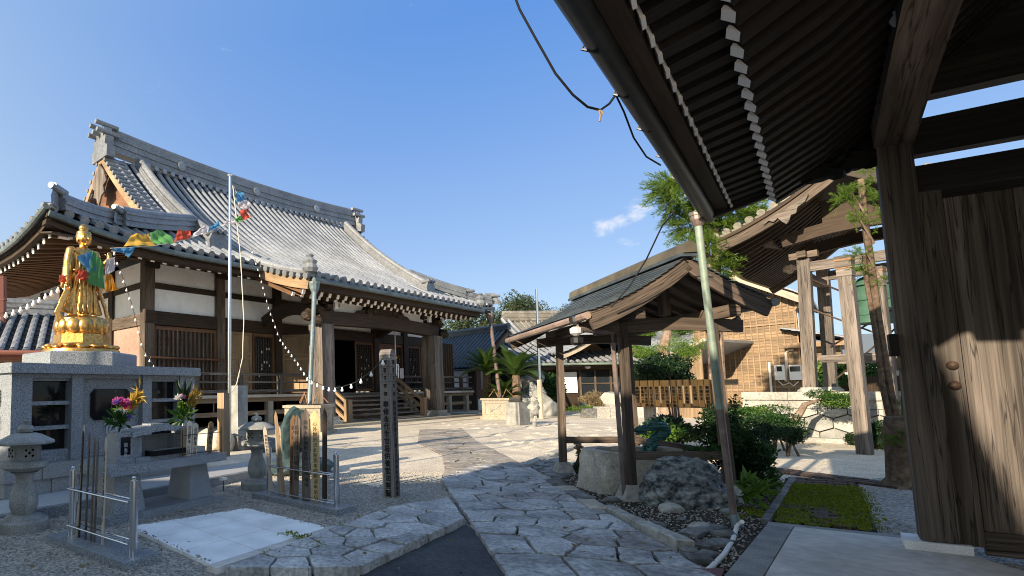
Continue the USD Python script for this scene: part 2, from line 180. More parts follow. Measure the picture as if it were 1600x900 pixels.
class MB:
    def __init__(s): s.V, s.F, s.T, s.n = [], [], [], 0
    def add(s, v, f, t=None):
        v = np.asarray(v, float).reshape(-1, 3); f = np.asarray(f, int)
        if f.ndim == 2 and f.shape[1] == 4: f = np.vstack([f[:, [0, 1, 2]], f[:, [0, 2, 3]]])
        s.V.append(v); s.F.append(f + s.n); s.T.append(np.zeros((len(v), 2)) if t is None else np.asarray(t, float)); s.n += len(v); return s
    def hexa(s, c, long=None):            # eight corners: bottom ring, top ring
        c = np.asarray(c, float); ex = [np.linalg.norm(c[1] - c[0]), np.linalg.norm(c[3] - c[0]), np.linalg.norm(c[4] - c[0])]; L = int(np.argmax(ex)) if long is None else long
        ax = [c[1] - c[0], c[3] - c[0], c[4] - c[0]]; ax = [unit(a) for a in ax]; off = RNG.random(2) * 40
        vs, ts, fs = [], [], []
        for k, q in enumerate(_BQ):
            p = c[q]; loc = np.stack([(p - c[0]) @ a for a in ax], 1); fl = {0: 2, 1: 2, 2: 1, 3: 0, 4: 1, 5: 0}[k]
            rest = [i for i in range(3) if i != fl]
            if L in rest: u, w = L, [i for i in rest if i != L][0]
            else: u, w = rest
            vs.append(p); ts.append(np.stack([loc[:, u] * (1 if L in rest else .2) + off[0], loc[:, w] + off[1] + k * 1.7], 1)); fs.append(np.arange(4) + 4 * k)
        return s.add(np.vstack(vs), np.array(fs), np.vstack(ts))
    def box(s, fr, a, b, long=None):
        a, b = np.minimum(a, b), np.maximum(a, b)
        c = np.array([[a[0], a[1], a[2]], [b[0], a[1], a[2]], [b[0], b[1], a[2]], [a[0], b[1], a[2]], [a[0], a[1], b[2]], [b[0], a[1], b[2]], [b[0], b[1], b[2]], [a[0], b[1], b[2]]])
        c = fr(c)
        if np.dot(np.cross(fr.X, fr.Y), fr.Z) < 0: c = c[[3, 2, 1, 0, 7, 6, 5, 4]]
        return s.hexa(c, long)
    def beam(s, p, q, w, h, up=(0, 0, 1), w2=None, h2=None):
        p, q = np.asarray(p, float), np.asarray(q, float); d = unit(q - p); sd = unit(np.cross(d, up)); u = np.cross(sd, d); w2, h2 = w2 or w, h2 or h
        c = [p - sd * w / 2 - u * h / 2, q - sd * w2 / 2 - u * h2 / 2, q + sd * w2 / 2 - u * h2 / 2, p + sd * w / 2 - u * h / 2, p - sd * w / 2 + u * h / 2, q - sd * w2 / 2 + u * h2 / 2, q + sd * w2 / 2 + u * h2 / 2, p + sd * w / 2 + u * h / 2]
        return s.hexa(np.array(c)[[3, 2, 1, 0, 7, 6, 5, 4]], 0)
    def strip(s, pts, w, h, up=(0, 0, 1)):   # a curved beam through points
        pts = np.asarray(pts, float)
        d = np.gradient(pts, axis=0); L = np.r_[0, np.cumsum(np.linalg.norm(np.diff(pts, axis=0), axis=1))]; off = RNG.random(2) * 40; vs, ts = [], []
        w, h = np.broadcast_to(w, len(pts)), np.broadcast_to(h, len(pts))
        for i, p in enumerate(pts):
            t = unit(d[i]); sd = unit(np.cross(t, up)); u = np.cross(sd, t)
            cs = [p - sd * w[i] / 2 - u * h[i] / 2, p + sd * w[i] / 2 - u * h[i] / 2, p + sd * w[i] / 2 + u * h[i] / 2, p - sd * w[i] / 2 + u * h[i] / 2]
            for k in range(4): vs += [cs[k], cs[(k + 1) % 4]]; ww = (w[i], h[i])[k % 2]; ts += [(L[i] + off[0], off[1] + k), (L[i] + off[0], off[1] + k + ww)]
        fs = [[8 * i + 2 * k, 8 * i + 2 * k + 1, 8 * i + 9 + 2 * k, 8 * i + 8 + 2 * k] for i in range(len(pts) - 1) for k in range(4)]
        e = 8 * (len(pts) - 1); fs += [[0, 6, 4, 2], [e, e + 2, e + 4, e + 6]]
        return s.add(vs, np.array(fs)[:, ::-1], ts)
    def tube(s, pts, r, n=8, cap=True):
        pts = np.asarray(pts, float); r = np.broadcast_to(r, len(pts)); d = np.gradient(pts, axis=0); ref = np.array([0, 0, 1.]) if abs(unit(pts[-1] - pts[0])[2]) < .9 else np.array([1., 0, 0]); vs = []
        for i, p in enumerate(pts):
            t = unit(d[i]); a = unit(np.cross(t, ref)); b = np.cross(t, a); th = np.arange(n) * 2 * np.pi / n
            vs.append(p + r[i] * (np.cos(th)[:, None] * a + np.sin(th)[:, None] * b))
        m = len(pts); fs = [[i * n + k, i * n + (k + 1) % n, (i + 1) * n + (k + 1) % n, (i + 1) * n + k] for i in range(m - 1) for k in range(n)]
        L = np.r_[0, np.cumsum(np.linalg.norm(np.diff(pts, axis=0), axis=1))]; o = RNG.random(2) * 40
        ts = [(L[i] + o[0], o[1] + k / n * 6.28 * max(r[i], .02)) for i in range(m) for k in range(n)]
        s.add(np.vstack(vs), fs, ts)
        if cap:
            s.add(vs[0], [[0, k + 1, k] for k in range(1, n - 1)], None); s.add(vs[-1], [[0, k, k + 1] for k in range(1, n - 1)], None)
        return s
    def lathe(s, c, prof, n=24, fr=None, sq=0):
        fr = fr or WF; th = np.arange(n) * 2 * np.pi / n + (np.pi / n if n < 9 else 0); vs = []
        for r, z in prof: vs.append(np.stack([r * np.cos(th), r * np.sin(th), np.full(n, z)], 1))
        v = np.vstack(vs); v = v[:, 0:1] * fr.X + v[:, 1:2] * fr.Y + v[:, 2:3] * fr.Z + np.asarray(c, float); m = len(prof)
        fs = [[i * n + k, i * n + (k + 1) % n, (i + 1) * n + (k + 1) % n, (i + 1) * n + k] for i in range(m - 1) for k in range(n)]
        s.add(v, fs)
        if prof[0][0] > 1e-4: s.add(v[:n], [[0, k + 1, k] for k in range(1, n - 1)])
        if prof[-1][0] > 1e-4: s.add(v[-n:], [[0, k, k + 1] for k in range(1, n - 1)])
        return s
    def poly(s, fr, pts, h, z0=0.):       # an outline in the frame's x, y, extruded along its z; a shapely geometry is taken as well
        gs = pts if isinstance(pts, (sg.Polygon, sg.MultiPolygon)) else sg.Polygon(pts)
        for g in (gs.geoms if isinstance(gs, sg.MultiPolygon) else [gs]):
            if g.is_empty or g.area < 1e-9: continue
            g = sg.polygon.orient(g, 1.0); cs = m3.CrossSection([np.array(g.exterior.coords)[:-1]] + [np.array(i.coords)[:-1] for i in g.interiors], m3.FillRule.EvenOdd)
            mm = cs.extrude(h).to_mesh(); v = np.array(mm.vert_properties[:, :3], float); f = np.array(mm.tri_verts); o = RNG.random(2) * 40
            tw = v[:, [1, 0]] if np.ptp(v[:, 1]) > np.ptp(v[:, 0]) else v[:, :2]
            v[:, 2] += z0; w = fr(v)
            if np.dot(np.cross(fr.X, fr.Y), fr.Z) < 0: f = f[:, ::-1]
            s.add(w, f, tw + o)
        return s
    def man(s, mm, fr=None):
        me = mm.to_mesh(); v = np.array(me.vert_properties[:, :3], float); return s.add(fr(v) if fr else v, np.array(me.tri_verts))
    def tri(s, tm): return s.add(tm.vertices, tm.faces)
    def build(s, name, material, parent=None, label=None, smooth=None, kind=None):
        ppath = '/World' if parent is None else str(parent.GetPath()); path = fresh(ppath, name)
        top = '/' + '/'.join(path.split('/')[1:3]); V, F, T = np.vstack(s.V), np.vstack(s.F), np.vstack(s.T)
        if parent is not None: V = V - BASE[top]
        m = M[material] if isinstance(material, str) else material
        me = usdkit.mesh(stage, path, (V, F), m, smooth=smooth or False, uv=None if smooth else T)
        tag(me, label=label, kind=kind); return me.GetPrim()
def solo(mb, name, material, label, cat, group=None, kind=None, smooth=None):
    p = mb.build(name, material, None, smooth=smooth); return tag(p, label, cat, group, kind)
def one(fr, a, b, name, material, parent, **k): return MB().box(fr, a, b).build(name, material, parent, **k)

_font = {}
def glyphs(text, h, vertical=True, font='Noto Sans CJK Regular', bold=0, width=1.0, gap=1.08):
    from PIL import Image, ImageDraw, ImageFont
    if font not in _font: _font[font] = ImageFont.truetype(glob.glob(f'/opt/blender-*/*/datafiles/fonts/{font}.woff2')[0], 40)
    out, y, x = [], 0., 0.
    for ch in text:
        if ch == ' ': y -= h * .6; x += h * .4; continue
        im = Image.new('L', (56, 64)); ImageDraw.Draw(im).text((8, 2), ch, 255, _font[font], stroke_width=bold)
        on = np.asarray(im) > 110; rows, cols = np.nonzero(on)
        if not len(rows): continue
        pad = np.pad(on, ((0, 0), (1, 1))).astype(np.int8); d = np.diff(pad, axis=1); r, st = np.nonzero(d == 1); en = np.nonzero(d == -1)[1]
        g = shapely.union_all(shapely.box(st, -r - 1.02, en, -r + .02)).buffer(.5).buffer(-.5).simplify(.75)
        s = h / 40.; cx = (cols.min() + cols.max() + 1) / 2; g = shapely.affinity.affine_transform(g, [s * width, 0, 0, s, (-cx * s * width) if vertical else (x - cols.min() * s), y + 6 * s])
        out.append(g); y -= h * gap; x += (np.ptp(cols) + 5) * s
    return out
def write(name, text, h, fr, parent, material='ink', vertical=True, depth=.002, **k):   # fr: x across, y up, z out of the surface
    mb = MB()
    for g in glyphs(text, h, vertical, **k): mb.poly(fr, g, depth)
    return mb.build(name, material, parent)

def leaves(mb, P, size, aspect=.45, flat=0., up=.2, rng=RNG, jitter=.5, dirs=None):
    P = np.asarray(P, float); n = len(P); d = rng.normal(size=(n, 3)) if dirs is None else dirs + rng.normal(size=(n, 3)) * jitter; d[:, 2] = d[:, 2] * (1 - flat) + up
    d /= np.linalg.norm(d, axis=1, keepdims=True); q = rng.normal(size=(n, 3)); a = np.cross(d, q); a /= np.linalg.norm(a, axis=1, keepdims=True) + 1e-9; nrm = np.cross(d, a)
    L = size * (.6 + .8 * rng.random((n, 1))); w = L * aspect
    v = np.stack([P, P + d * L * .5 + a * w * .5 + nrm * L * .06, P + d * L, P + d * L * .5 - a * w * .5 + nrm * L * .06], 1).reshape(-1, 3)
    return mb.add(v, np.arange(4 * n).reshape(n, 4))
def blob_points(c, r, n, rng=RNG, shell=.55):
    d = rng.normal(size=(n, 3)); d /= np.linalg.norm(d, axis=1, keepdims=True); return np.asarray(c) + d * np.asarray(r) * (shell + (1 - shell) * rng.random((n, 1)) ** .6)
_ico = {}
def rock(c, r, seed, rough=.35, sub=3, fr=None, freq=1.3, flat=0., faces=7, crag=0.):
    m = _ico.setdefault(sub, trimesh.creation.icosphere(sub)); v = m.vertices * (1 + rough * (meshkit.fbm(m.vertices * freq + seed * 7.3, 4, seed) - .5) * 2)[:, None]
    g = np.random.default_rng(seed)
    for _ in range(faces):                # a few broken faces
        n = unit(g.normal(size=3)); d = .62 + .25 * g.random(); h = v @ n - d; v = v - np.where(h > 0, h, 0)[:, None] * n * .85
    if crag: v = v * (1 + crag * (np.abs(meshkit.fbm(v * 3.1 + seed, 5, seed + 3) - .5) * -2 + .3))[:, None]
    v = v * np.asarray(r); v = fr.axes((1, 0, 0), (0, 1, 0), (0, 0, 1))(v) - fr.o if fr else v
    return trimesh.Trimesh(v + np.asarray(c), m.faces, process=False)
def voronoi_cells(poly, n, seed, gap=.03, relax=2, aspect=None):
    g = np.random.default_rng(seed); minx, miny, maxx, maxy = poly.bounds; pts = []
    while len(pts) < n:
        p = (g.uniform(minx, maxx), g.uniform(miny, maxy))
        if poly.contains(sg.Point(p)): pts.append(p)
    for _ in range(relax + 1):
        cells = [c.intersection(poly) for c in shapely.voronoi_polygons(sg.MultiPoint(pts), extend_to=poly.buffer(3)).geoms]
        cells = [c for c in cells if c.area > 1e-3]; pts = [c.centroid.coords[0] for c in cells]
    return [c.buffer(-gap / 2).buffer(-.02).buffer(.02) for c in cells]
def tile_roof(parent, f, us, v0, v1, r=.12, step=.5, rise=.03, n=5, pan=True, mt='tile', cap=True, name='tile_row', seg=None):
    """rows of half-round tiles down the slope; f(u, v) gives surface points, v runs from v0 (top) to v1 (eave), in metres"""
    us = list(us); pitch = us[1] - us[0] if len(us) > 1 else .5
    for u in us:
        a, b = (v0(u) if callable(v0) else v0), (v1(u) if callable(v1) else v1)
        if abs(b - a) < .15: continue
        k = max(1, int(round(abs(b - a) / step))); vs, lift = [], []
        for i in range(k):
            x0, x1 = a + (b - a) * i / k, a + (b - a) * (i + 1) / k; vs += [x0, x1]; lift += [0., rise]
        th = np.linspace(0, np.pi, n); vs = np.array(vs); lift = np.array(lift); uu = u + r * np.cos(th)[None, :] + vs[:, None] * 0; vv = vs[:, None] + 0 * uu
        P = f(uu, vv); P[..., 2] += (r * np.sin(th))[None, :] * 1.35 + lift[:, None] * np.ones(n)[None]
        m = len(vs); F = [[i * n + j, i * n + j + 1, (i + 1) * n + j + 1, (i + 1) * n + j] for i in range(m - 1) for j in range(n - 1)]
        mb = MB().add(P.reshape(-1, 3), F)
        disc = MB()
        if cap:                            # round end tile at the eave
            c = f(np.array([[u]]), np.array([[b]]))[0, 0] + np.array([0, 0, r * .35]); e = P[-1]; du = unit(e[0] - e[-1]); dn = unit(f(np.array([[u]]), np.array([[b + (.02 if b > a else -.02)]]))[0, 0] - f(np.array([[u]]), np.array([[b]]))[0, 0]); q = np.linspace(0, 2 * np.pi, 13)[:-1]; upv = unit(np.cross(du, dn)); upv = upv if upv[2] > 0 else -upv
            for rr, off in ((1.12, .0), (.72, .012)):
                ring = c + dn * off + rr * r * (np.cos(q)[:, None] * du + np.sin(q)[:, None] * upv); back = ring - dn * .05
                disc.add(np.vstack([ring, back]), [[0, j, j + 1] for j in range(1, 11)] ); disc.add(np.vstack([ring, back]), [[j, (j + 1) % 12, 12 + (j + 1) % 12, 12 + j] for j in range(12)])
        pr = mb.build(name, mt, parent)
        if cap: disc.build('eave_disc', 'tile_ridge_shaded' if mt == 'tile' else mt, pr)
    if pan:
        cols = []
        for i, u in enumerate(us + [us[-1] + pitch]): cols += [u - pitch, u - pitch / 2]
        cols = np.array(cols[1:-1] if len(us) > 1 else cols); a = np.array([v0(min(max(u, us[0]), us[-1])) if callable(v0) else v0 for u in cols]); b = np.array([v1(u) if callable(v1) else v1 for u in cols]); k = max(1, int(round(np.max(abs(b - a)) / step))); T, lift = [], []
        for i in range(k): T += [i / k, (i + .999) / k]; lift += [0., rise * .9]
        T, lift = np.array(T), np.array(lift); vv = a[None] + (b - a)[None] * T[:, None]; uu = np.tile(cols, (len(T), 1)); P = f(uu, vv); P[..., 2] += lift[:, None] + np.where(np.arange(len(cols)) % 2 == 1, -.045, .02)[None]
        m, c = uu.shape; F = [[i * c + j, i * c + j + 1, (i + 1) * c + j + 1, (i + 1) * c + j] for i in range(m - 1) for j in range(c - 1)]
        MB().add(P.reshape(-1, 3), F).build('pan_tiles', 'tile_pan_shaded' if mt == 'tile' else mt, parent, kind='stuff')
def ridge(parent, pts, w, h, layers=4, mt='tile_ridge_shaded', cap_r=None, name='ridge'):
    """a stacked-tile ridge along points: courses that overhang in turn, and a round cap on top"""
    pts = np.asarray(pts, float); cap_r = cap_r or w * .42; hh = h / layers
    mb = MB()
    for k in range(layers): mb.strip(pts + [0, 0, hh * (k + .5)], w * (1 if k % 2 == 0 else .86), hh * .96)
    mb.tube(pts + [0, 0, h + cap_r * .4], cap_r, 10); return mb.build(name, mt, parent)

# ---------------------------------------------------------------- ground, paths
def sheet(poly, z): return MB().poly(WF, poly, .004, z - .004)
def gxy(*px): return [tuple(G(u, v)) for u, v in px]
def ground():
    xs = np.concatenate([[-900, -300, -80, -40], np.linspace(-20, 40, 61), [60, 90, 300, 900]]); ys = np.concatenate([[-900, -200, -40], np.linspace(-12, 48, 61), [60, 100, 300, 1500]])
    X, Y = np.meshgrid(xs, ys); Z = np.zeros_like(X); m, c = X.shape
    F = [[i * c + j, i * c + j + 1, (i + 1) * c + j + 1, (i + 1) * c + j] for i in range(m - 1) for j in range(c - 1)]
    tag(MB().add(np.stack([X, Y, Z], -1).reshape(-1, 3), F).build('ground', 'gravel'), kind='structure')
ground()
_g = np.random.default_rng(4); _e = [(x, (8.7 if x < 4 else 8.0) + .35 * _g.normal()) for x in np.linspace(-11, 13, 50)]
tag(MB().poly(WF, [(-11, .5), (13, .5)] + _e[::-1], .0035, 0.).build('coarse_gravel', 'gravel_coarse_shaded'), kind='structure')  # coarse sheet whose tone carries part of the foreground shade
PATH1 = sg.Polygon([G(805, 930), *gxy((687, 753), (735, 733), (800, 727), (830, 735), (1090, 893), (1150, 930))])
PATH2 = sg.Polygon(gxy((345, 905), (610, 803), (702, 787), (727, 823), (560, 905)))
PATH3 = sg.Polygon(gxy((655, 672), (722, 670), (745, 690), (790, 712), (826, 731), (800, 727), (735, 733), (687, 752), (694, 735), (690, 712), (652, 692)))
noisy('stone_path4', (.10, .106, .12), (.36, .375, .40), 26., .7, .6, .35, detail=6., big=.55, bigscale=2., bdist=.012); noisy('stone_old', (.17, .15, .125), (.38, .34, .29), 12., .8, .5, .3, detail=9., big=.7, bigscale=2.)
def flagstones(name, poly, n, seed, h, gap, mats, bed='soil'):
    p = thing(name, None, None, kind='structure'); MB().poly(WF, poly.buffer(-.01), .012, -.004).build('bed', bed, p)
    g = np.random.default_rng(seed)
    for c in voronoi_cells(poly, n, seed, gap):
        if c.is_empty or c.area < .004: continue
        for q in (c.geoms if isinstance(c, sg.MultiPolygon) else [c]):
            hh = h * (.92 + .16 * g.random()); lo, hi = q, q.buffer(-.012)
            if hi.is_empty or isinstance(hi, sg.MultiPolygon): continue
            tx, ty = g.normal(size=2) * .006; cx, cy = q.centroid.coords[0]; mb = MB()
            a = np.array(lo.exterior.segmentize(.12).coords)[:-1]; a = a + g.normal(size=a.shape) * .005; k = len(a); cc = np.array([cx, cy]); b = cc + (a - cc) * (1 - .006 / np.maximum(np.linalg.norm(a - cc, axis=1, keepdims=True), .05))
            zz = lambda w, base: base + (w[:, 0] - cx) * tx + (w[:, 1] - cy) * ty + .005 * (meshkit.noise(np.c_[w * 6, np.full(len(w), seed)]) - .5)
            inner = cc + (b - cc) * .55
            V = np.vstack([np.c_[a, np.full(k, 0.)], np.c_[a, zz(a, hh - .004)], np.c_[b, zz(b, hh)], np.c_[inner, zz(inner, hh + .004)], [[cx, cy, hh + .004]]]); F = [[r * k + i, r * k + (i + 1) % k, (r + 1) * k + (i + 1) % k, (r + 1) * k + i] for r in range(3) for i in range(k)]
            mb.add(V, F); mb.add(V, [[3 * k + i, 3 * k + (i + 1) % k, 4 * k] for i in range(k)])
            mb.build('flagstone', mats[int(g.integers(len(mats)))], p)
flagstones('stone_path', PATH1, 62, 3, .06, .026, ['stone_path', 'stone_path2', 'stone_path', 'stone_path3', 'stone_path'])
flagstones('stone_border', PATH2, 22, 8, .085, .024, ['stone_path3', 'stone_path', 'stone_path3'])
flagstones('old_stone_path', PATH3, 30, 12, .02, .03, ['stone_old'])
tag(sheet(sg.Polygon([*gxy((727, 823), (560, 905)), (.9, 3.2), (3.4, 2.6), *gxy((822, 905), (742, 832))]).buffer(.02), .012).build('asphalt_lane', 'asphalt'), kind='structure')
# pale granite paving with a kerb beside the border stones
_s = thing('granite_paving', None, None, kind='structure'); _q = [np.array(G(u, v)) for u, v in ((205, 818), (385, 798), (518, 830), (338, 893))]
_q[0] = np.array(G(200, 828))
for i in range(3):
    for j in range(3):
        L = lambda a, b: (_q[0] * (1 - a) + _q[1] * a) * (1 - b) + (_q[3] * (1 - a) + _q[2] * a) * b
        a0, a1, b0, b1 = i / 3 + .003, (i + 1) / 3 - .003, j / 3 + .003, (j + 1) / 3 - .003
        MB().poly(WF, [L(a0, b0), L(a0, b1), L(a1, b1), L(a1, b0)], .034, 0.).build('paving_slab', 'granite_white', _s)
_k = [np.array([*G(u, v), .02]) for u, v in ((330, 897), (528, 831), (540, 836))]
for t in range(3):
    a, b = _k[0] + (_k[1] - _k[0]) * (t / 3 + .004), _k[0] + (_k[1] - _k[0]) * ((t + 1) / 3 - .004); MB().beam(a, b, .11, .07).build('kerb_stone', 'concrete', _s)
# pebbles scattered over the near gravel
def pebbles():
    g = np.random.default_rng(5); pts = []
    far = sg.Polygon([(-5.5, 3.2), (5, 3.2), (8, 9.5), (-6, 9.5)]).difference(PATH1.buffer(.03)).difference(PATH2.buffer(.03)).difference(sg.Polygon([tuple(p) for p in _q]).buffer(-.05)).difference(sg.Polygon([A0, A1, A2, A3]).buffer(.03))
    while len(pts) < 36000:
        x = g.uniform(-5.5, 8, 4000); y = 3.3 + 6.2 * g.random(4000) ** 1.5; ok = shapely.contains_xy(far, x, y); pts += list(zip(x[ok], y[ok]))
    pts = np.array(pts[:36000]); path = '/World/loose_pebbles'; pi = UsdGeom.PointInstancer.Define(stage, path)
    for k in range(3):
        m = trimesh.creation.icosphere(1); v = m.vertices * np.array([1, .8, .6]) * (1 + .35 * (meshkit.noise(m.vertices * 2 + k * 5)[:, None] - .5)); me = usdkit.mesh(stage, f'{path}/pebble_{k + 1:03d}' if k else f'{path}/pebble', (v, m.faces), M['pebble_mix'], smooth=True); pi.CreatePrototypesRel().AddTarget(me.GetPath())
    n = len(pts); s = .0055 + .007 * g.random(n); a = g.uniform(0, 6.28, n)
    zb_ = .034 * shapely.contains_xy(sg.Polygon([tuple(p) for p in _q]), pts[:, 0], pts[:, 1]) + np.where(shapely.contains_xy(bed, pts[:, 0], pts[:, 1]), .02, 0.)
    pi.CreatePositionsAttr(Vt.Vec3fArray.FromNumpy(np.c_[pts, s * .35 + zb_].astype(np.float32))); pi.CreateProtoIndicesAttr(Vt.IntArray.FromNumpy(g.integers(0, 3, n).astype(np.int32)))
    pi.CreateScalesAttr(Vt.Vec3fArray.FromNumpy(np.repeat(s[:, None], 3, 1).astype(np.float32))); pi.CreateOrientationsAttr(Vt.QuathArray([Gf.Quath(float(math.cos(t / 2)), 0., 0., float(math.sin(t / 2))) for t in a]))
    tag(pi.GetPrim(), 'loose pale pebbles over the gravel court', 'gravel', kind='stuff')
# raked cones of sand that dot the sunny court
def mounds():
    g = np.random.default_rng(11); t = thing('raked_sand', 'small raked ripples on the sunny gravel court', 'gravel', kind='stuff'); mb = MB()
    for _ in range(150):
        u, v = g.uniform(690, 1000), 662 + 44 * g.random(); p = G(u, v)
        if PATH3.buffer(.3).contains(sg.Point(p)): continue
        r = .14 + .16 * g.random(); k = 7; a = np.arange(k) * 6.283 / k + g.random(); h = .02 + .035 * g.random(); ring = np.c_[p[0] + r * np.cos(a), p[1] + r * np.sin(a) * .8, np.full(k, .001)]; mb.add(np.vstack([ring, [[p[0], p[1], h]]]), [[i, (i + 1) % k, k] for i in range(k)])
    mb.build('ripple', 'gravel', t, kind='stuff')
mounds()

# ---------------------------------------------------------------- the main hall
HF = Fr((0, 0, 0), 46.3, 136.3)          # s along the front, n outwards, z up
WN, PN, VN = -18.6, -15.0, -17.2
hall = thing('temple_hall', 'large wooden temple hall with sweeping grey tiled hip-and-gable roof and white plaster walls', 'temple', HF(np.array([20.3, WN, 0.])))
def zroof(s, n):
    t = (n + 24) / 8.; z = 12.55 - 6.25 * (1.4 * t - .4 * t * t) + np.maximum(t - 1, 0) * .5
    L = np.clip((10.5 - s) / 5., 0, 1.2) ** 2 + np.clip((s - 28.6) / 5., 0, 1.2) ** 2
    return z + L * np.clip((t - .45) / .55, 0, 1.1) * np.where(s < 20, .55, .35)
def hallf(u, v): return HF(np.stack([u, v, zroof(u, v)], -1))
SL, SR = 5.75, 33.3
def n_top(s):
    if s < 11.15: return -16.2 - (s - SL) * .47
    if s > 29.45: return -16.2 - (SR - s) * .62
    return -23.8
def n_bot(s): return -13.35 if 14.0 <= s <= 26.6 else -16.0
rows = np.arange(SL + .15, SR, .47)
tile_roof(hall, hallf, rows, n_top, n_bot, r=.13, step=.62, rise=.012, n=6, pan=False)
for a, b, top in ((SL, 11.3, n_top), (11.3, 29.4, lambda s: -23.9), (29.4, SR, n_top)):
    us = [u for u in rows if a - .1 <= u <= b + .1]; tile_roof(hall, hallf, us, n_top, lambda s: -16.0, mt='tile', step=.52, pan=True) if False else None
def pan_sheet(u0, u1, top, bot):
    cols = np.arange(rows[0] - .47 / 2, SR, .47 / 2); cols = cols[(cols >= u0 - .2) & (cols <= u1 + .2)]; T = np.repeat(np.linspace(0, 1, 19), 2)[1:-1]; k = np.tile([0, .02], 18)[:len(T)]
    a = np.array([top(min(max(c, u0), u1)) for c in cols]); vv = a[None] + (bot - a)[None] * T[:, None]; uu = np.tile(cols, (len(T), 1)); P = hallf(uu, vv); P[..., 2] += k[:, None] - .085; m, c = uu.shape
    MB().add(P.reshape(-1, 3), [[i * c + j, i * c + j + 1, (i + 1) * c + j + 1, (i + 1) * c + j] for i in range(m - 1) for j in range(c - 1)]).build('pan_tiles', 'tile_pan_shaded', hall, kind='stuff')
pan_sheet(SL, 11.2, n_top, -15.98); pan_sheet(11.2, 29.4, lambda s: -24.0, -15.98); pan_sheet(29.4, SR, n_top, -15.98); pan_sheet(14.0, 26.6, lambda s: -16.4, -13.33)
# rear slope and the two side slopes close the roof
hb = MB(); P = []
sg_ = np.linspace(SL, SR, 15); ng = np.linspace(-24, -32, 8)
for n in ng: P += [HF(np.array([[s, n, float(zroof(s, -48 - n))]]))[0] for s in np.linspace(11.2 if n > -28.7 else SL + (11.2 - SL) * (n + 32) / 3.4, 29.4 if n > -28.7 else SR + (29.4 - SR) * (n + 32) / 3.4, 15)]
hb.add(P, [[i * 15 + j, i * 15 + j + 1, i * 15 + j + 16, i * 15 + j + 15] for i in range(7) for j in range(14)])
hb.build('rear_slope', 'tile', hall)
def sidef(sgn):
    e, w = (SL, 11.2) if sgn < 0 else (SR, 29.4)
    def f(u, v):                          # u along n, v = 0 at the eave, 1 at the gable
        z0 = 6.45 + .55 * (np.clip((u + 20) / 4, 0, 1) ** 2); s = e + (w - e) * v; return HF(np.stack([s, u, z0 * (1 - v) + 8.3 * v - .35 * v * (1 - v)], -1))
    return f
for sgn in (-1, 1):
    f = sidef(sgn); us = np.arange(-31.5, -16.0, .47); tile_roof(hall, lambda u, v, f=f: f(u, v / 5.4), us, lambda u: min(5.4, max(0.3, (-16.1 - u) / .47)) * .98, lambda u: 0., r=.135, step=.6, n=5, cap=True, name='side_tile_row')
def hz(s, n, dz=0.): return HF(np.array([s, n, float(zroof(s, n)) + dz]))
# ridges
rs = np.linspace(11.3, 29.3, 9); ridge(hall, [HF(np.array([s, -24., 12.45 + .35 * ((s - 20.3) / 9) ** 2])) for s in rs], .55, .95, 6, cap_r=.2, name='main_ridge')
for k, s in enumerate(np.linspace(13.2, 28.6, 34)):
    p = HF(np.array([s, -23.62, 12.35 + .3 * ((s - 20.3) / 9) ** 2])); MB().lathe(p, [(.13, -.05), (.13, .05)], 8, HF.axes((1, 0, 0), (0, 0, 1), (0, 1, 0))).build('ridge_end_tile', 'tile', hall)
for s in (15.2, 20.3, 25.4):
    p = HF(np.array([s, -23.7, 13.0 + .3 * ((s - 20.3) / 9) ** 2])); MB().lathe(p, [(.24, -.1), (.24, .02), (.18, .04), (0.0, .04)], 14, HF.axes((1, 0, 0), (0, 0, 1), (0, 1, 0))).build('crest_disc', 'tile', hall)
for s in (12.75, 28.1): ridge(hall, [hz(s, n, .08) for n in np.linspace(-23.6, -17.4, 12)], .55, .42, 4, cap_r=.17, name='descending_ridge')
for s in (12.75, 28.1):
    p = hz(s, -17.35, .0); fr = HF.axes((1, 0, 0), (0, 0, 1), (0, 1, 0)); fr.o = p
    MB().poly(fr, [(-.42, 0), (.42, 0), (.46, .3), (.3, .62), (.12, .72), (-.12, .72), (-.3, .62), (-.46, .3)], .14).build('ridge_ornament', 'tile_ridge_shaded', hall)
    for dx in (-.26, 0, .26): MB().tube([p + [0, 0, .68] + HF.X * dx - HF.Y * .3, p + [0, 0, .7] + HF.X * dx + HF.Y * .25], .1, 10).build('ornament_roll', 'tile_ridge_shaded', hall)
def hip(pts, w, h, layers): ridge(hall, pts, w, h, layers, cap_r=.15, name='hip_ridge')
hip([hz(s, n, .05) for s, n in zip(np.linspace(6.1, 9.6, 6), np.linspace(-16.1, -17.9, 6))], .5, .36, 4)
hip([hz(s, n, .10) for s, n in zip(np.linspace(8.6, 12.6, 7), np.linspace(-17.2, -18.8, 7))], .5, .52, 5)
hip([hz(s, n, .05) for s, n in zip(np.linspace(33.2, 31.2, 5), np.linspace(-16.1, -17.3, 5))], .45, .34, 3); hip([hz(s, n, .10) for s, n in zip(np.linspace(31.6, 28.3, 6), np.linspace(-17.0, -18.8, 6))], .45, .5, 4)
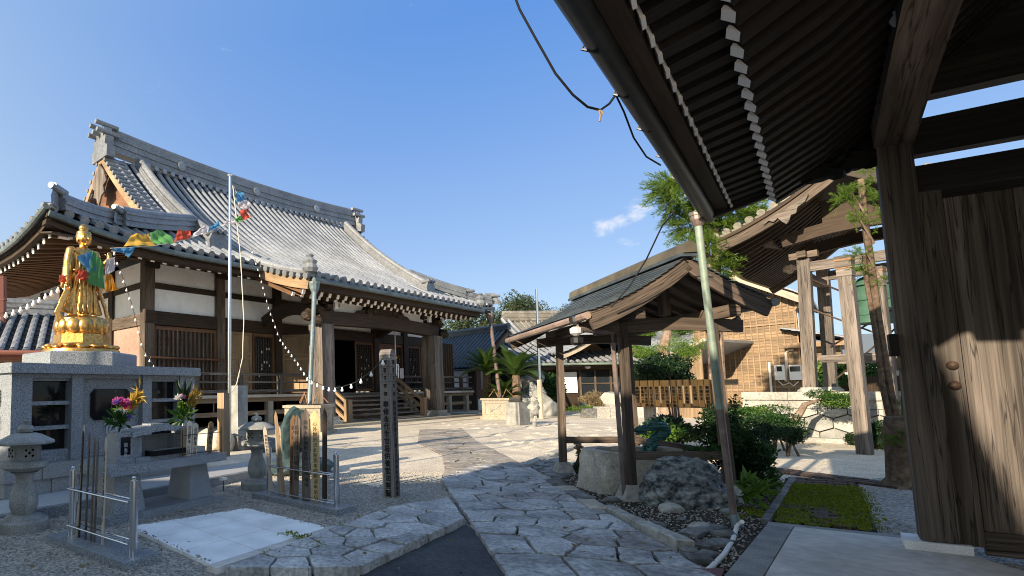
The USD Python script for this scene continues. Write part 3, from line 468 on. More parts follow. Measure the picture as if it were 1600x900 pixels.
for (s, n) in ((6.05, -16.05), (8.5, -17.15), (33.25, -16.05), (31.7, -16.95)):
    p = hz(s, n, .08); sx = -1 if s < 20 else 1; fr = HF.axes((0.6, -.8 * sx * -1, 0), (0, 0, 1), (sx * .8, .6, 0)); fr.o = p
    MB().poly(fr, [(-.36, 0), (.36, 0), (.4, .22), (.2, .5), (-.2, .5), (-.4, .22)], .16).build('ridge_ornament', 'tile_ridge_shaded', hall)
    for dx in (-.3, 0., .3): MB().tube([p + [0, 0, .52 + (.1 if dx == 0 else 0)] + fr.X * dx - fr.Z * .4, p + [0, 0, .53 + (.1 if dx == 0 else 0)] + fr.X * dx + fr.Z * .24], .09, 10).build('ornament_roll', 'tile_ridge_shaded', hall)
# gable ends: verge tiles, bargeboards, carved pendant, and the ornament over the ridge end
for sgn, s0 in ((-1, 11.2), (1, 29.4)):
    gp = [(n, float(zroof(s0, n))) for n in np.linspace(-24, -18.9, 9)]; full = [(-48 - n, z) for n, z in gp[::-1]][:-1] + gp
    fr = HF.axes((0, 1, 0), (0, 0, 1), (sgn, 0, 0)); fr.o = HF(np.array([s0 - sgn * .35, 0, 0.]))
    MB().poly(fr, full + [(-19.2, 8.2), (-28.8, 8.2)], .06).build('gable_wall', 'wood_red', hall)
    fo = HF.axes((0, 1, 0), (0, 0, 1), (sgn, 0, 0)); fo.o = HF(np.array([s0 + sgn * .02, 0, 0.]))
    for side in (0, 1):
        q = [(n if side == 0 else -48 - n, z) for n, z in gp]; MB().poly(fo, q + [(n, z - .36 - .1 * i / 8) for i, (n, z) in list(enumerate(q))[::-1]], .09, .12).build('bargeboard', 'wood_tan', hall)
    fo2 = HF.axes((0, 1, 0), (0, 0, 1), (sgn, 0, 0)); fo2.o = HF(np.array([s0 + sgn * .24, -24., 0.]))
    MB().poly(fo2, [(-.5, 11.6), (0, 12.1), (.5, 11.6), (.75, 11.1), (.45, 10.95), (.55, 10.6), (.25, 10.5), (0, 10.05), (-.25, 10.5), (-.55, 10.6), (-.45, 10.95), (-.75, 11.1)], .08).build('gable_pendant', 'wood_grey', hall)
    for k, n in enumerate(np.linspace(-23.6, -18.9, 17)):
        p = HF(np.array([s0, n, float(zroof(s0, n)) + .1])); MB().tube([p - HF.X * sgn * .8, p + HF.X * sgn * .28], .1, 9).build('verge_tile', 'tile_ridge_shaded', hall)
    for k, n in enumerate(np.linspace(-24.4, -29, 15)):
        p = HF(np.array([s0, n, float(zroof(s0, -48 - n)) + .1])); MB().tube([p - HF.X * sgn * .5, p + HF.X * sgn * .28], .1, 8).build('verge_tile', 'tile_ridge_shaded', hall)
    p = HF(np.array([s0 + sgn * .05, -24, 12.3])); fe = HF.axes((0, 1, 0), (0, 0, 1), (sgn, 0, 0)); fe.o = p
    MB().poly(fe, [(-.75, 0), (.75, 0), (.8, .5), (.55, .62), (.62, 1.0), (.42, 1.15), (.4, 1.5), (-.4, 1.5), (-.42, 1.15), (-.62, 1.0), (-.55, .62), (-.8, .5)], .42, -.15).build('ridge_ornament', 'tile_ridge_shaded', hall)
    for dx, dz in ((-.3, 1.62), (.3, 1.62), (0, 1.2), (-.45, 1.2), (.45, 1.2)): MB().tube([p + HF.Y * dx + [0, 0, dz] - HF.X * sgn * .5, p + HF.Y * dx + [0, 0, dz + .05] + HF.X * sgn * .62], .11, 10).build('ornament_roll', 'tile_ridge_shaded', hall)
# eaves: fascia, gutter, rafters with white ends
def eave_run(pts, drop, inward, thing_=hall):
    pts = [np.asarray(p) for p in pts]; MB().strip([p - [0, 0, .16] + inward * .12 for p in pts], .1, .2).build('eave_board', 'wood_dark', thing_); MB().strip([p - [0, 0, .36] + inward * .3 for p in pts], .3, .16).build('eave_board', 'wood_dark', thing_)
    MB().tube([p - [0, 0, .17] - inward * .06 for p in pts], .095, 8).build('gutter', 'gutter', thing_)
eave_run([hz(s, -16.0) for s in np.linspace(SL, 14, 12)], 0, -HF.Y); eave_run([hz(s, -13.35) for s in np.linspace(14, 26.6, 10)], 0, -HF.Y); eave_run([hz(s, -16.) for s in np.linspace(26.6, SR, 10)], 0, -HF.Y)
f_ = sidef(-1); eave_run([f_(np.array([n]), np.array([0.]))[0] for n in np.linspace(-16.0, -31.8, 14)], 0, HF.X); f_ = sidef(1); eave_run([f_(np.array([n]), np.array([0.]))[0] for n in np.linspace(-16.0, -31.8, 14)], 0, -HF.X)
def rafter(p, q, w=.13, h=.16):
    r = MB().beam(p, q, w, h).build('rafter', 'wood_brown', hall); d = unit(np.asarray(p) - q); MB().beam(np.asarray(p) + d * .012, np.asarray(p) - d * .02, w + .008, h + .008).build('white_end', 'white_paint', r)
for s in np.arange(6.6, 33.2, .47):
    if 14 < s < 26.6:
        a = hz(s, -13.9, -.62); b = hz(s, -16.5, -.45); rafter(a, b); a = hz(s, -14.45, -.78); rafter(a, hz(s, -16.5, -.66), .12, .14)
    else: rafter(hz(s, -16.45, -.62), hz(s, -18.7, -.55))
for n in np.arange(-16.9, -31.5, -.47):
    a = sidef(-1)(np.array([n]), np.array([.07]))[0] - [0, 0, .62]; rafter(a, HF(np.array([10.3, n, 6.8])), .14, .16)
MB().box(HF, (SL + .3, -31.5, 6.98), (10.3, -18.5, 7.02)) if False else None
soff = MB(); soff.hexa(np.array([HF(np.array(p)) for p in ((5.9, -31.7, 6.2), (10.4, -31.7, 6.95), (10.4, -18.5, 6.95), (5.9, -17.2, 6.35), (5.9, -31.7, 6.24), (10.4, -31.7, 6.99), (10.4, -18.5, 6.99), (5.9, -17.2, 6.39))])).build('eave_soffit', 'wood_brown', hall)
for a, b in ((5.9, 14.0), (26.6, 33.1)):
    MB().hexa(np.array([HF(np.array(p)) for p in ((a, -18.6, 6.62), (b, -18.6, 6.62), (b, -16.1, 6.1), (a, -16.1, 6.1), (a, -18.6, 6.67), (b, -18.6, 6.67), (b, -16.1, 6.15), (a, -16.1, 6.15))])).build('eave_soffit', 'wood_dark', hall)
MB().hexa(np.array([HF(np.array(p)) for p in ((14.05, -18.6, 7.05), (26.55, -18.6, 7.05), (26.55, -13.5, 5.22), (14.05, -13.5, 5.22), (14.05, -18.6, 7.1), (26.55, -18.6, 7.1), (26.55, -13.5, 5.27), (14.05, -13.5, 5.27))])).build('eave_soffit', 'wood_brown', hall)
MB().hexa(np.array([HF(np.array(p)) for p in ((6.5, -16.9, 6.2), (6.75, -16.65, 6.2), (10.5, -18.5, 6.9), (10.3, -18.7, 6.9), (6.5, -16.9, 6.55), (6.75, -16.65, 6.55), (10.5, -18.5, 7.2), (10.3, -18.7, 7.2))])).build('corner_rafter', 'wood_dark', hall)
MB().box(HF, (6.35, -16.85, 6.18), (6.7, -16.6, 6.58)).build('white_end', 'white_paint', hall)
# porch side verges: bright flat slope tiles and small tile ends
for s, sx in ((14.0, -1), (26.6, 1)):
    pts = [hz(s, n, .04) for n in np.linspace(-17.6, -13.4, 8)]; MB().strip([p + HF.X * sx * -.25 + [0, 0, .05] for p in pts], .5, .14).build('porch_verge', 'tile', hall); MB().tube([p + HF.X * sx * .05 + [0, 0, .1] for p in pts], .13, 9).build('porch_verge', 'tile', hall)
    for n in np.linspace(-16.0, -13.5, 8):
        p = hz(s, n, .0); MB().tube([p - HF.X * sx * .2, p + HF.X * sx * .22 - [0, 0, .05]], .12, 9).build('verge_tile', 'tile_ridge_shaded', hall)
    MB().strip([hz(s, n, -.32) + HF.X * sx * .02 for n in np.linspace(-16.6, -13.5, 8)], .1, .38).build('porch_bargeboard', 'wood_tan' if sx < 0 else 'wood_brown', hall)
    p = hz(s, -13.45, .1); MB().lathe(p, [(.22, 0), (.3, .14), (.22, .3), (.28, .4), (.1, .55), (.16, .62), (0, .72)], 10).build('ridge_ornament', 'tile_ridge_shaded', hall)
# posts, beams and plaster of the walls
def hbox(a, b, name, m, parent=hall, **k): return one(HF, a, b, name, m, parent, **k)
for s in (10.38, 13.7, 16.95, 20.3, 24.2, 27., 30.2): hbox((s - .2, WN - .12, 0.15), (s + .2, WN + .28, 6.6), 'post', 'wood_old' if s < 14 else 'wood_dark')
for n in (-21.2, -23.8, -26.4, -29.): hbox((10.18, n - .18, .15), (10.5, n + .18, 6.6), 'post', 'wood_dark')
for a, b in ((10.58, 13.5), (13.9, 16.75), (17.15, 20.1), (20.5, 24.), (24.4, 26.8), (27.2, 30.0)):
    hbox((a, WN, 3.98), (b, WN + .22, 4.5), 'lintel_beam', 'wood_dark'); hbox((a, WN, 5.38), (b, WN + .16, 5.6), 'tie_beam', 'wood_dark')
    hbox((a, WN - .05, 4.5), (b, WN + .06, 5.38), 'plaster_panel', 'plaster'); hbox((a, WN - .05, 5.6), (b, WN + .06, 6.35), 'plaster_panel', 'plaster'); hbox((a, WN - .02, 6.35), (b, WN + .3, 6.6), 'wall_plate', 'wood_dark')
hbox((10.15, WN + .26, 4.02), (10.62, WN + .36, 4.48), 'beam_end', 'wood_dark')
for b, a in ((-18.75, -21.02), (-21.38, -23.62), (-23.98, -26.2), (-26.6, -28.8)):
    hbox((10.2, a, 3.95), (10.36, b, 4.4), 'lintel_beam', 'wood_old'); hbox((10.22, a, 5.38), (10.36, b, 5.6), 'tie_beam', 'wood_dark'); hbox((10.3, a, 4.4), (10.36, b, 5.38), 'plaster_panel', 'plaster'); hbox((10.3, a, 5.6), (10.36, b, 6.4), 'plaster_panel', 'plaster'); hbox((10.28, a, .3), (10.36, b, 3.95), 'side_panel', 'plaster_pink')
for s, w in ((10.4, .95), (13.7, .8)):    # bracket blocks on the posts
    hbox((s - w, WN + .28, 6.3), (s + w, WN + .5, 6.55), 'bracket_arm', 'wood_dark'); hbox((s - .3, WN + .28, 6.1), (s + .3, WN + .46, 6.3), 'bracket_block', 'wood_dark')
hbox((10.2, WN + .5, 6.42), (10.6, WN + .8, 6.75), 'beam_end', 'wood_pale')
hbox((10.5, -29., .3), (30.2, -28.9, 6.6), 'rear_wall', 'plaster'); hbox((30.22, -28.9, .3), (30.3, WN - .1, 6.6), 'side_wall', 'plaster')
# bay one: board wall behind a slatted screen
hbox((10.6, WN - .02, 1.3), (13.5, WN + .05, 3.98), 'board_wall', 'wood_brown')
for s in (10.64, 13.46): hbox((s - .06, WN + .06, 1.5), (s + .06, WN + .2, 3.94), 'screen_frame', 'wood_brown')
hbox((10.7, WN + .06, 3.8), (13.4, WN + .18, 3.94), 'screen_frame', 'wood_red')
for s in np.linspace(10.86, 13.28, 13): hbox((s - .035, WN + .08, 1.55), (s + .035, WN + .15, 3.8), 'screen_slat', 'wood_grey')
for z in np.arange(1.7, 3.8, .22): hbox((10.72, WN + .055, z - .012), (13.4, WN + .075, z + .012), 'board_line', 'wood_dark')
MB().tube([HF(np.array([10.4, WN + .3, 2.72])), HF(np.array([13.85, WN + .3, 2.72]))], .045, 8).build('screen_bar', 'wood_red', hall)
def panel_door(a, b, m, z0=1.32, z1=3.96, y=WN + .1):
    d = hbox((a, y, z0), (b, y + .06, z1), 'door', m)
    for s in (a + .06, b - .06): hbox((s - .06, y + .06, z0), (s + .06, y + .1, z1), 'stile', m, d)
    for z in (z0 + .08, z0 + .75, z0 + 1.5, z0 + 1.72, z1 - .08): hbox((a + .12, y + .06, z - .05), (b - .12, y + .095, z + .05), 'rail', m, d)
    hbox(((a + b) / 2 - .04, y + .06, z0 + .13), ((a + b) / 2 + .04, y + .09, z0 + .7), 'rail', m, d); hbox(((a + b) / 2 - .04, y + .06, z0 + .8), ((a + b) / 2 + .04, y + .09, z0 + 1.45), 'rail', m, d)
def lattice_door(a, b, z0=1.32, z1=3.96, y=WN + .08, m='wood_brown', seed=0):
    d = hbox((a, y, z0), (b, y + .02, z1), 'lattice_door', 'glass_dark')
    for s in (a + .06, b - .06): hbox((s - .06, y + .02, z0), (s + .06, y + .1, z1), 'stile', m, d)
    for z in (z0 + .1, z1 - .06): hbox((a + .12, y + .02, z - .08), (b - .12, y + .09, z + .06), 'rail', m, d)
    k = MB()
    for s in np.arange(a + .2, b - .14, .15): k.box(HF, (s - .022, y + .03, z0 + .16), (s + .022, y + .075, z1 - .12))
    for z in np.arange(z0 + .25, z1 - .12, .15): k.box(HF, (a + .12, y + .025, z - .02), (b - .12, y + .06, z + .02))
    k.build('lattice_bars', 'wood_dark', d, kind='stuff'); g = np.random.default_rng(seed)
    for _ in range(9):
        s, z = a + .2 + .15 * int(g.integers(1, max(2, int((b - a - .4) / .15)))), z0 + .25 + .15 * int(g.integers(2, 12)); hbox((s + .025, y + .021, z + .02), (s + .125, y + .024, z + .13), 'paper_pane', 'paper', d)
panel_door(14.05, 15.4, 'wood_tan'); lattice_door(15.45, 16.75, seed=1); hbox((17.15, WN + .02, 1.3), (18.65, WN + .08, 3.98), 'dark_interior', 'wood_dark'); lattice_door(18.65, 20.1, seed=2)
hbox((20.5, WN - 3.2, 1.2), (22.4, WN - 3.1, 4.), 'dark_interior', 'interior'); hbox((20.42, WN - 3.1, 1.2), (20.5, WN + .2, 4.), 'dark_interior', 'interior'); hbox((22.4, WN - 3.1, 1.2), (22.449, WN + .18, 4.), 'dark_interior', 'interior'); hbox((20.5, WN - 3.1, 3.97), (22.4, WN - .1, 4.), 'dark_interior', 'interior')
hbox((20.5, WN - 3.1, 1.25), (22.4, WN, 1.3), 'inner_floor', 'wood_dark')
lattice_door(22.45, 24.0, seed=3); panel_door(24.4, 26.0, 'wood_red'); lattice_door(26.05, 26.78, seed=4); lattice_door(27.22, 28.6, seed=5); panel_door(28.65, 30.0, 'wood_red')
hbox((30.4, WN, 1.3), (32.5, WN + .1, 4.3), 'board_wall', 'wood_dark')
for s in np.arange(30.5, 32.5, .28): hbox((s - .03, WN + .1, 1.3), (s + .03, WN + .14, 4.3), 'batten', 'wood_brown')
for j, (s, z, dz) in enumerate(((20.9, 1.5, .7), (21.5, 1.35, .5), (21.9, 1.35, .4))): MB().lathe(HF(np.array([s, WN - .6, z - .1])), [(.16, 0), (.2, dz * .3), (.08, dz * .7), (.16, dz)], 10).build('altar_vase', ('gilt', 'red_trim', 'pipe_green')[j], hall)
_of = Fr(HF(np.array([17.25, WN + .2, 0.])), 46.3 + 62, 136.3 + 62)
_od = one(_of, (0, 0, 1.32), (1.5, .06, 3.96), 'open_door_leaf', 'wood_tan', hall)
for _s in (.06, 1.44): one(_of, (_s - .06, .06, 1.32), (_s + .06, .1, 3.96), 'stile', 'wood_tan', _od)
for _z in (1.4, 2.1, 2.85, 3.05, 3.88): one(_of, (.12, .06, _z - .05), (1.38, .095, _z + .05), 'rail', 'wood_tan', _od)
one(_of, (.71, .06, 1.46), (.79, .09, 2.04), 'rail', 'wood_tan', _od)
# veranda with railings
for k in range(7): hbox((8.95, WN + k * .2 + .3 - .29, 1.18), (32.5, WN + k * .2 + .49 - .29, 1.28), 'floor_board', 'wood_grey')
hbox((8.95, VN + .02, 1.16), (18.4, VN + .1, 1.27), 'edge_board', 'wood_pale'); hbox((24.1, VN + .02, 1.16), (32.5, VN + .1, 1.27), 'edge_board', 'wood_pale'); hbox((8.95, VN - .1, .98), (32.5, VN, 1.16), 'sill_beam', 'wood_tan')
for s in np.arange(9.2, 32.6, 2.05):
    hbox((s - .14, VN - .2, .05), (s + .14, VN + .05, 1.0), 'floor_post', 'wood_bleached')
for a, b in ((9.2, 18.3), (24.4, 32.4)):
    hbox((a, VN - .12, .45), (b, VN - .04, .62), 'floor_tie', 'wood_tan')
    for z, h, w in ((2.1, .1, .13), (1.78, .07, .1), (1.42, .12, .13)): hbox((a, VN - .1, z - h / 2), (b, VN - .1 + w, z + h / 2), 'railing', 'wood_grey' if a < 20 else 'wood_old')
    for s in np.arange(a + .3, b + .01, 2.15): hbox((s - .09, VN - .12, 1.28), (s + .09, VN + .06, 2.06), 'railing_post', 'wood_grey' if a < 20 else 'wood_old')
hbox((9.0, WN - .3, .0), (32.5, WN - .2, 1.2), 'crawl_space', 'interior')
# stairs
for k in range(6):
    z, n = 1.12 - k * .2, VN + .1 + k * .31; hbox((18.1, n, z - .055), (23.9, n + .36, z + .015), 'stair_tread', 'wood_grey'); hbox((18.15, n + .02, z - .2), (23.85, n + .06, z - .055), 'stair_riser', 'wood_old')
for s in (18.1, 23.9):
    for (z, n, h) in ((1.28, VN + .1, .95), (.0, -15.3, 1.0)): hbox((s - .13, n - .13, z), (s + .13, n + .13, z + h), 'stair_post', 'wood_tan')
    for dz in (.88, .5, .12): MB().beam(HF(np.array([s, VN + .2, 1.2 + dz])), HF(np.array([s, -15.4, 0.02 + dz])), .12, .12).build('stair_rail', 'wood_tan', hall)
    MB().beam(HF(np.array([s, -16.3, .7])), HF(np.array([s, -16.3, 1.55])), .1, .12, up=HF.Y).build('stair_baluster', 'wood_tan', hall)
one(HF, (15.0, -17.4, 0), (27.6, -14.2, .08), 'porch_slab', 'stone_cream', hall)
for s in np.arange(15.0, 27.5, 1.4): one(HF, (s + .01, -14.2, 0), (s + 1.39, -13.85, .095), 'porch_edge_stone', 'stone_cream', hall)
# porch columns, great beam, carvings
for s in (16.2, 24.4):
    one(HF, (s - .55, PN - .55, .07), (s + .55, PN + .55, .2), 'column_base', 'limestone', hall); one(HF, (s - .44, PN - .44, .2), (s + .44, PN + .44, .36), 'column_base', 'limestone', hall)
    one(HF, (s - .36, PN - .36, .36), (s + .36, PN + .36, 4.05), 'porch_column', 'wood_grey', hall)
    for k, (w, z) in enumerate(((.62, 4.66), (.95, 4.98), (1.3, 5.24))):
        one(HF, (s - w, PN - .14, z), (s + w, PN + .14, z + .16), 'bracket_arm', 'wood_dark', hall); one(HF, (s - .14, PN - w * .8, z + .003), (s + .14, PN + w * .8, z + .157), 'bracket_arm', 'wood_dark', hall)
        for x in (-w + .12, 0, w - .12): one(HF, (s + x - .13, PN - .17, z - .14), (s + x + .13, PN + .17, z - .003), 'bracket_block', 'wood_dark', hall)
    for sx in (-1, 1):
        fr = HF.axes((sx, 0, 0), (0, 0, 1), (0, 1, 0)); fr.o = HF(np.array([s + sx * .5, PN + .2, 4.7])); MB().poly(fr, [(0, 0), (.2, 0), (.22, .32), (.62, .62), (.5, .78), (.3, .62), (.02, .42)], .12).build('bracket_nose', 'white_paint', hall)
    for sx, s1 in ((-1, 15.85),) if s < 20 else ((1, 24.75),):
        for j in range(5):
            a = j * 1.3; rk = rock(HF(np.array([s1 + sx * (.25 + .2 * math.sin(a)), PN + .05 + .25 * math.cos(a), 4.15 + .12 * j])), (.26, .26, .2), 20 + j, .5, 2, HF); MB().tri(rk).build('carved_nose', 'wood_grey' if j == 2 else 'wood_dark', hall)
mbk = [HF(np.array([s, PN, 4.3 + .12 * math.cos((s - 20.3) / 4.2 * 1.5)])) for s in np.linspace(15.9, 24.7, 13)]; MB().strip(mbk, .44, .56).build('great_beam', 'wood_dark', hall)
one(HF, (16.9, PN - .07, 4.6), (23.7, PN - .03, 5.32), 'plaster_panel', 'plaster', hall); one(HF, (14.2, PN - .16, 5.36), (26.4, PN + .14, 5.6), 'eave_purlin', 'wood_brown', hall)
fr = HF.axes((1, 0, 0), (0, 0, 1), (0, 1, 0)); fr.o = HF(np.array([20.3, PN - .02, 4.66]))
half = [(0, .62), (.35, .64), (.55, .5), (.8, .56), (1.0, .42), (1.3, .4), (1.45, .22), (1.8, .16), (2.05, 0)]
MB().poly(fr, [(-x, y) for x, y in half[::-1]] + half[1:], .16).build('frog_leg_carving', 'wood_dark', hall)
for j in range(7): MB().tri(rock(HF(np.array([20.3 + (j - 3) * .38, PN + .16, 4.86 + .2 * math.cos((j - 3) * .55)])), (.24, .12, .17), 40 + j, .5, 2, HF)).build('carved_cloud', 'wood_dark', hall)
# side rainbow beams between porch and hall
for s in (16.2, 24.4): MB().strip([HF(np.array([s, n, 4.35 + .55 * math.sin((n + 18.6) / 3.6 * math.pi)])) for n in np.linspace(-18.4, -15.2, 9)], .36, .5).build('rainbow_beam', 'wood_dark', hall)
# name board over the entrance
fr = HF.axes((1, 0, 0), (0, .26, .966), (0, .966, -.26)); fr.o = HF(np.array([19.9, -17.0, 4.95]))
pl = MB().poly(fr, [(-.85, 0), (.85, 0), (.85, 1.15), (-.85, 1.15)], .08).build('name_board', 'red_trim', hall); f2 = fr.axes((1, 0, 0), (0, 1, 0), (0, 0, 1), (0, .62, .08))
MB().poly(f2, sg.box(-.85, -.62, .85, .53).difference(sg.box(-.72, -.5, .72, .42)), .04).build('gilt_frame', 'gilt', pl); f3 = fr.axes((1, 0, 0), (0, 1, 0), (0, 0, 1), (0, .68, .082)); write('gilt_letters', '本堂', .38, f3, pl, 'gilt', bold=1, depth=.02)
for s, n, z0, z1, c in ((22.5, -15.9, 2.55, 4.0, 'petal_yellow'), (26.4, -16.5, 3.2, 4.2, 'petal_magenta')):
    t = thing('bell_rope', 'white bell rope with paper strips and a yellow bead hanging before the open doorway' if s < 24 else 'white rope with a pink bead hanging before the right lattice doors', 'bell rope', HF(np.array([s, n, z0])))
    MB().tube([HF(np.array([s, n, z1 + .8])), HF(np.array([s, n, z0]))], .03, 6).build('rope', 'rope', t); MB().lathe(HF(np.array([s + .04, n, z0 + .42])), [(0, -.09), (.09, 0), (0, .09)], 8).build('bead', c, t)
    for j in range(3): one(HF, (s - .12 + j * .1, n - .02 + j * .03, z0 - .35 - .12 * j), (s - .06 + j * .1, n + j * .03, z0 + .1), 'paper_strip', 'paper', t)
    if s < 24: one(HF, (s + .3, n, z0 - .6), (s + .62, n + .02, z0 - .1), 'notice_card', 'flag_white', t)

# ---------------------------------------------------------------- the granite memorial and the gilt figure
def hit(fr, u, v):                       # where the line of sight meets the frame's front plane: (along x, height)
    d = ray(u, v); n = fr.Y; t = ((fr.o - [0, 0, EYE]) @ n) / (d @ n); p = np.array([0, 0, EYE]) + t * d; return (p - fr.o) @ fr.X, p[2]
MF = Fr((-1.6, 9.4), 39, 129)
mon = thing('granite_memorial', 'wide grey granite memorial wall with black name panels, below the golden statue', 'memorial', MF.o)
hx = lambda u, v=640: hit(MF, u, v)[0]
xl = hx(17); DP = 2.0
def mbx(a, b, name, m='granite', parent=mon, **k): return one(MF, a, b, name, m, parent, **k)
cols = [(xl, hx(50)), (hx(112), hx(130)), (hx(223), hx(237)), (hx(281), 0.)]
for a, b in cols: mbx((a, -.3, .5), (b, 0, 1.68), 'pillar')
mbx((xl, -DP, .5), (0, -.3, 1.68), 'core'); mbx((xl + .002, -.3, 1.62), (-.002, -.02, 1.679), 'upper_band')
mbx((cols[1][1] + .002, -.3, .5), (cols[2][0] - .002, -.1, 1.62), 'centre_panel')
tx0, tx1 = hx(12, 560), hx(308, 567)
fr = MF.axes((1, 0, 0), (0, 1, 0), (0, 0, 1)); MB().poly(fr, sg.box(tx0, -DP - .08, tx1, .1).buffer(-.02).buffer(.02), .13, 1.68).build('top_slab', 'granite', mon)
for (a, b) in ((cols[0][1], cols[1][0]), (cols[2][1], cols[3][0])):
    for z0, z1 in ((.66, .92), (.985, 1.25), (1.315, 1.575)): mbx((a + .004, -.3, z0), (b - .004, -.17, z1), 'name_panel', 'granite_black')
    for z in (.60, .925, 1.255, 1.58): mbx((a + .003, -.3, z + .002), (b - .003, -.06, z + .055), 'shelf')
    mbx((a + .003, -.3, .5), (b - .003, -.06, .6), 'shelf')
x0, x1 = hit(MF, 147, 620)[0], hit(MF, 207, 620)[0]; c = .06; fr = MF.axes((1, 0, 0), (0, 0, 1), (0, 1, 0), (0, -.1, 0)); z0, z1 = 1.02, 1.47
pl = MB().poly(fr, [(x0 + c, z0), (x1 - c, z0), (x1, z0 + c), (x1, z1 - c), (x1 - c, z1), (x0 + c, z1), (x0, z1 - c), (x0, z0 + c)], .035).build('black_plaque', 'granite_black', mon)
f2 = fr.axes((1, 0, 0), (0, 1, 0), (0, 0, 1), ((x0 + x1) / 2, z1 - .36, .036)); write('carved_character', '仏', .26, f2, pl, 'pale_ink', depth=.002)
sf = Fr(MF(np.array([xl, 0, 0])), 39, 129); sfr = sf.axes((0, 1, 0), (0, 0, 1), (-1, 0, 0))     # left side: carved lists of names
for j, z in enumerate((1.25, .9, .55)):
    for i, y in enumerate((-.28, -1.0)):
        f3 = sfr.axes((1, 0, 0), (0, 1, 0), (0, 0, 1), (y, z + .27, .003))
        for k in range(4):
            f4 = f3.axes((1, 0, 0), (0, 1, 0), (0, 0, 1), (-.02 - k * .055, -.04, 0)); write('carved_names', '永代供養之' if j < 2 else '南無大師', .042 if j < 2 else .05, f4, mon, 'ink', bold=1)
for (dz, z0, z1) in ((.10, .12, .31), (.12, .31, .5)):
    xs = np.linspace(xl - dz, dz, 7) + np.array([0, .06, -.05, .04, -.06, .05, 0]) * (1 if dz < .11 else -1)
    for i in range(6): mbx((xs[i] + .003, -DP - .1, z0), (xs[i + 1] - .003, dz + .015 * (i % 2), z1 - .004), 'plinth_block', 'granite_rough')
xa = hx(393, 750) + .4; 
for i in range(5): mbx((xl - 1.5 + i * (xa - xl + 1.5) / 5 + .003, .1, 0), (xl - 1.5 + (i + 1) * (xa - xl + 1.5) / 5 - .003, 1.02, .125), 'step_slab', 'granite', )
for i in range(5): mbx((xl - 1.5 + i * (xa - xl + 1.5) / 5 + .003, .18, .126), (xl - 1.5 + (i + 1) * (xa - xl + 1.5) / 5 - .003, .96, .131), 'step_top', 'granite_light')
SC = MF(np.array([hx(133, 560) + .50, -.95, 1.81])); SF = Fr(SC, 39, 129)
MB().lathe(SC, [(.86, 0), (.86, .2), (.84, .22)], 6, Fr(SC, 99, 189)).build('hexagonal_base', 'granite', mon)
st = thing('gilt_statue', 'golden standing statue of a robed figure on a lotus base atop the memorial', 'statue', SC + [0, 0, .22])
B0 = SC + [0, 0, .22]; PT = Fr(B0, 39, 129)
MB().lathe(B0, [(.60, .0), (.585, .06), (.47, .10), (.44, .16)], 30).build('base_ring', 'gold', st, smooth=35)
MB().lathe(B0, [(.43, .161), (.42, .30), (.40, .31)], 8).build('octagonal_drum', 'gold', st)
for k in range(16):                      # lower petals
    a = k / 16 * 2 * np.pi; p = B0 + [.50 * math.cos(a), .50 * math.sin(a), .10]; m = rock(p, (.10, .10, .055), k, .1, 2); MB().tri(m).build('petal', 'gold', st, smooth=True)
for k in range(12):
    a = k / 12 * 2 * np.pi; mm = trimesh.creation.icosphere(2); v = mm.vertices * [.085, .12, .14]; R = np.array([[math.cos(a), -math.sin(a), 0], [math.sin(a), math.cos(a), 0], [0, 0, 1]]); v = v @ R.T + B0 + [.345 * math.cos(a), .345 * math.sin(a), .43]; MB().add(v, mm.faces).build('lotus_petal', 'gold', st, smooth=True)
MB().lathe(B0, [(.37, .30), (.395, .42), (.385, .55), (.33, .585), (0, .59)], 30).build('lotus_seat', 'gold', st, smooth=40)
def capsule(a, b, r0, r1, q=14):
    s0 = m3.Manifold.sphere(r0, q).translate(list(map(float, a))); s1 = m3.Manifold.sphere(r1, q).translate(list(map(float, b))); return m3.Manifold.batch_hull([s0, s1])
def loft(secs, n=28):                    # (z, cx, cy, rx, ry, fold)
    V = []
    for z, cx, cy, rx, ry, fo in secs:
        th = np.arange(n) * 2 * np.pi / n; k = 1 + fo * np.cos(9 * th); V.append(np.stack([cx + rx * k * np.cos(th), cy + ry * k * np.sin(th), np.full(n, z)], 1))
    m = len(V); v = np.vstack(V + [[[secs[0][1], secs[0][2], secs[0][0]]], [[secs[-1][1], secs[-1][2], secs[-1][0]]]])
    F = [[i * n + k, i * n + (k + 1) % n, (i + 1) * n + (k + 1) % n] for i in range(m - 1) for k in range(n)] + [[i * n + k, (i + 1) * n + (k + 1) % n, (i + 1) * n + k] for i in range(m - 1) for k in range(n)]
    F += [[m * n, (k + 1) % n, k] for k in range(n)] + [[m * n + 1, (m - 1) * n + k, (m - 1) * n + (k + 1) % n] for k in range(n)]
    return m3.Manifold(m3.Mesh(v.astype(np.float32), np.array(F, np.uint32)))
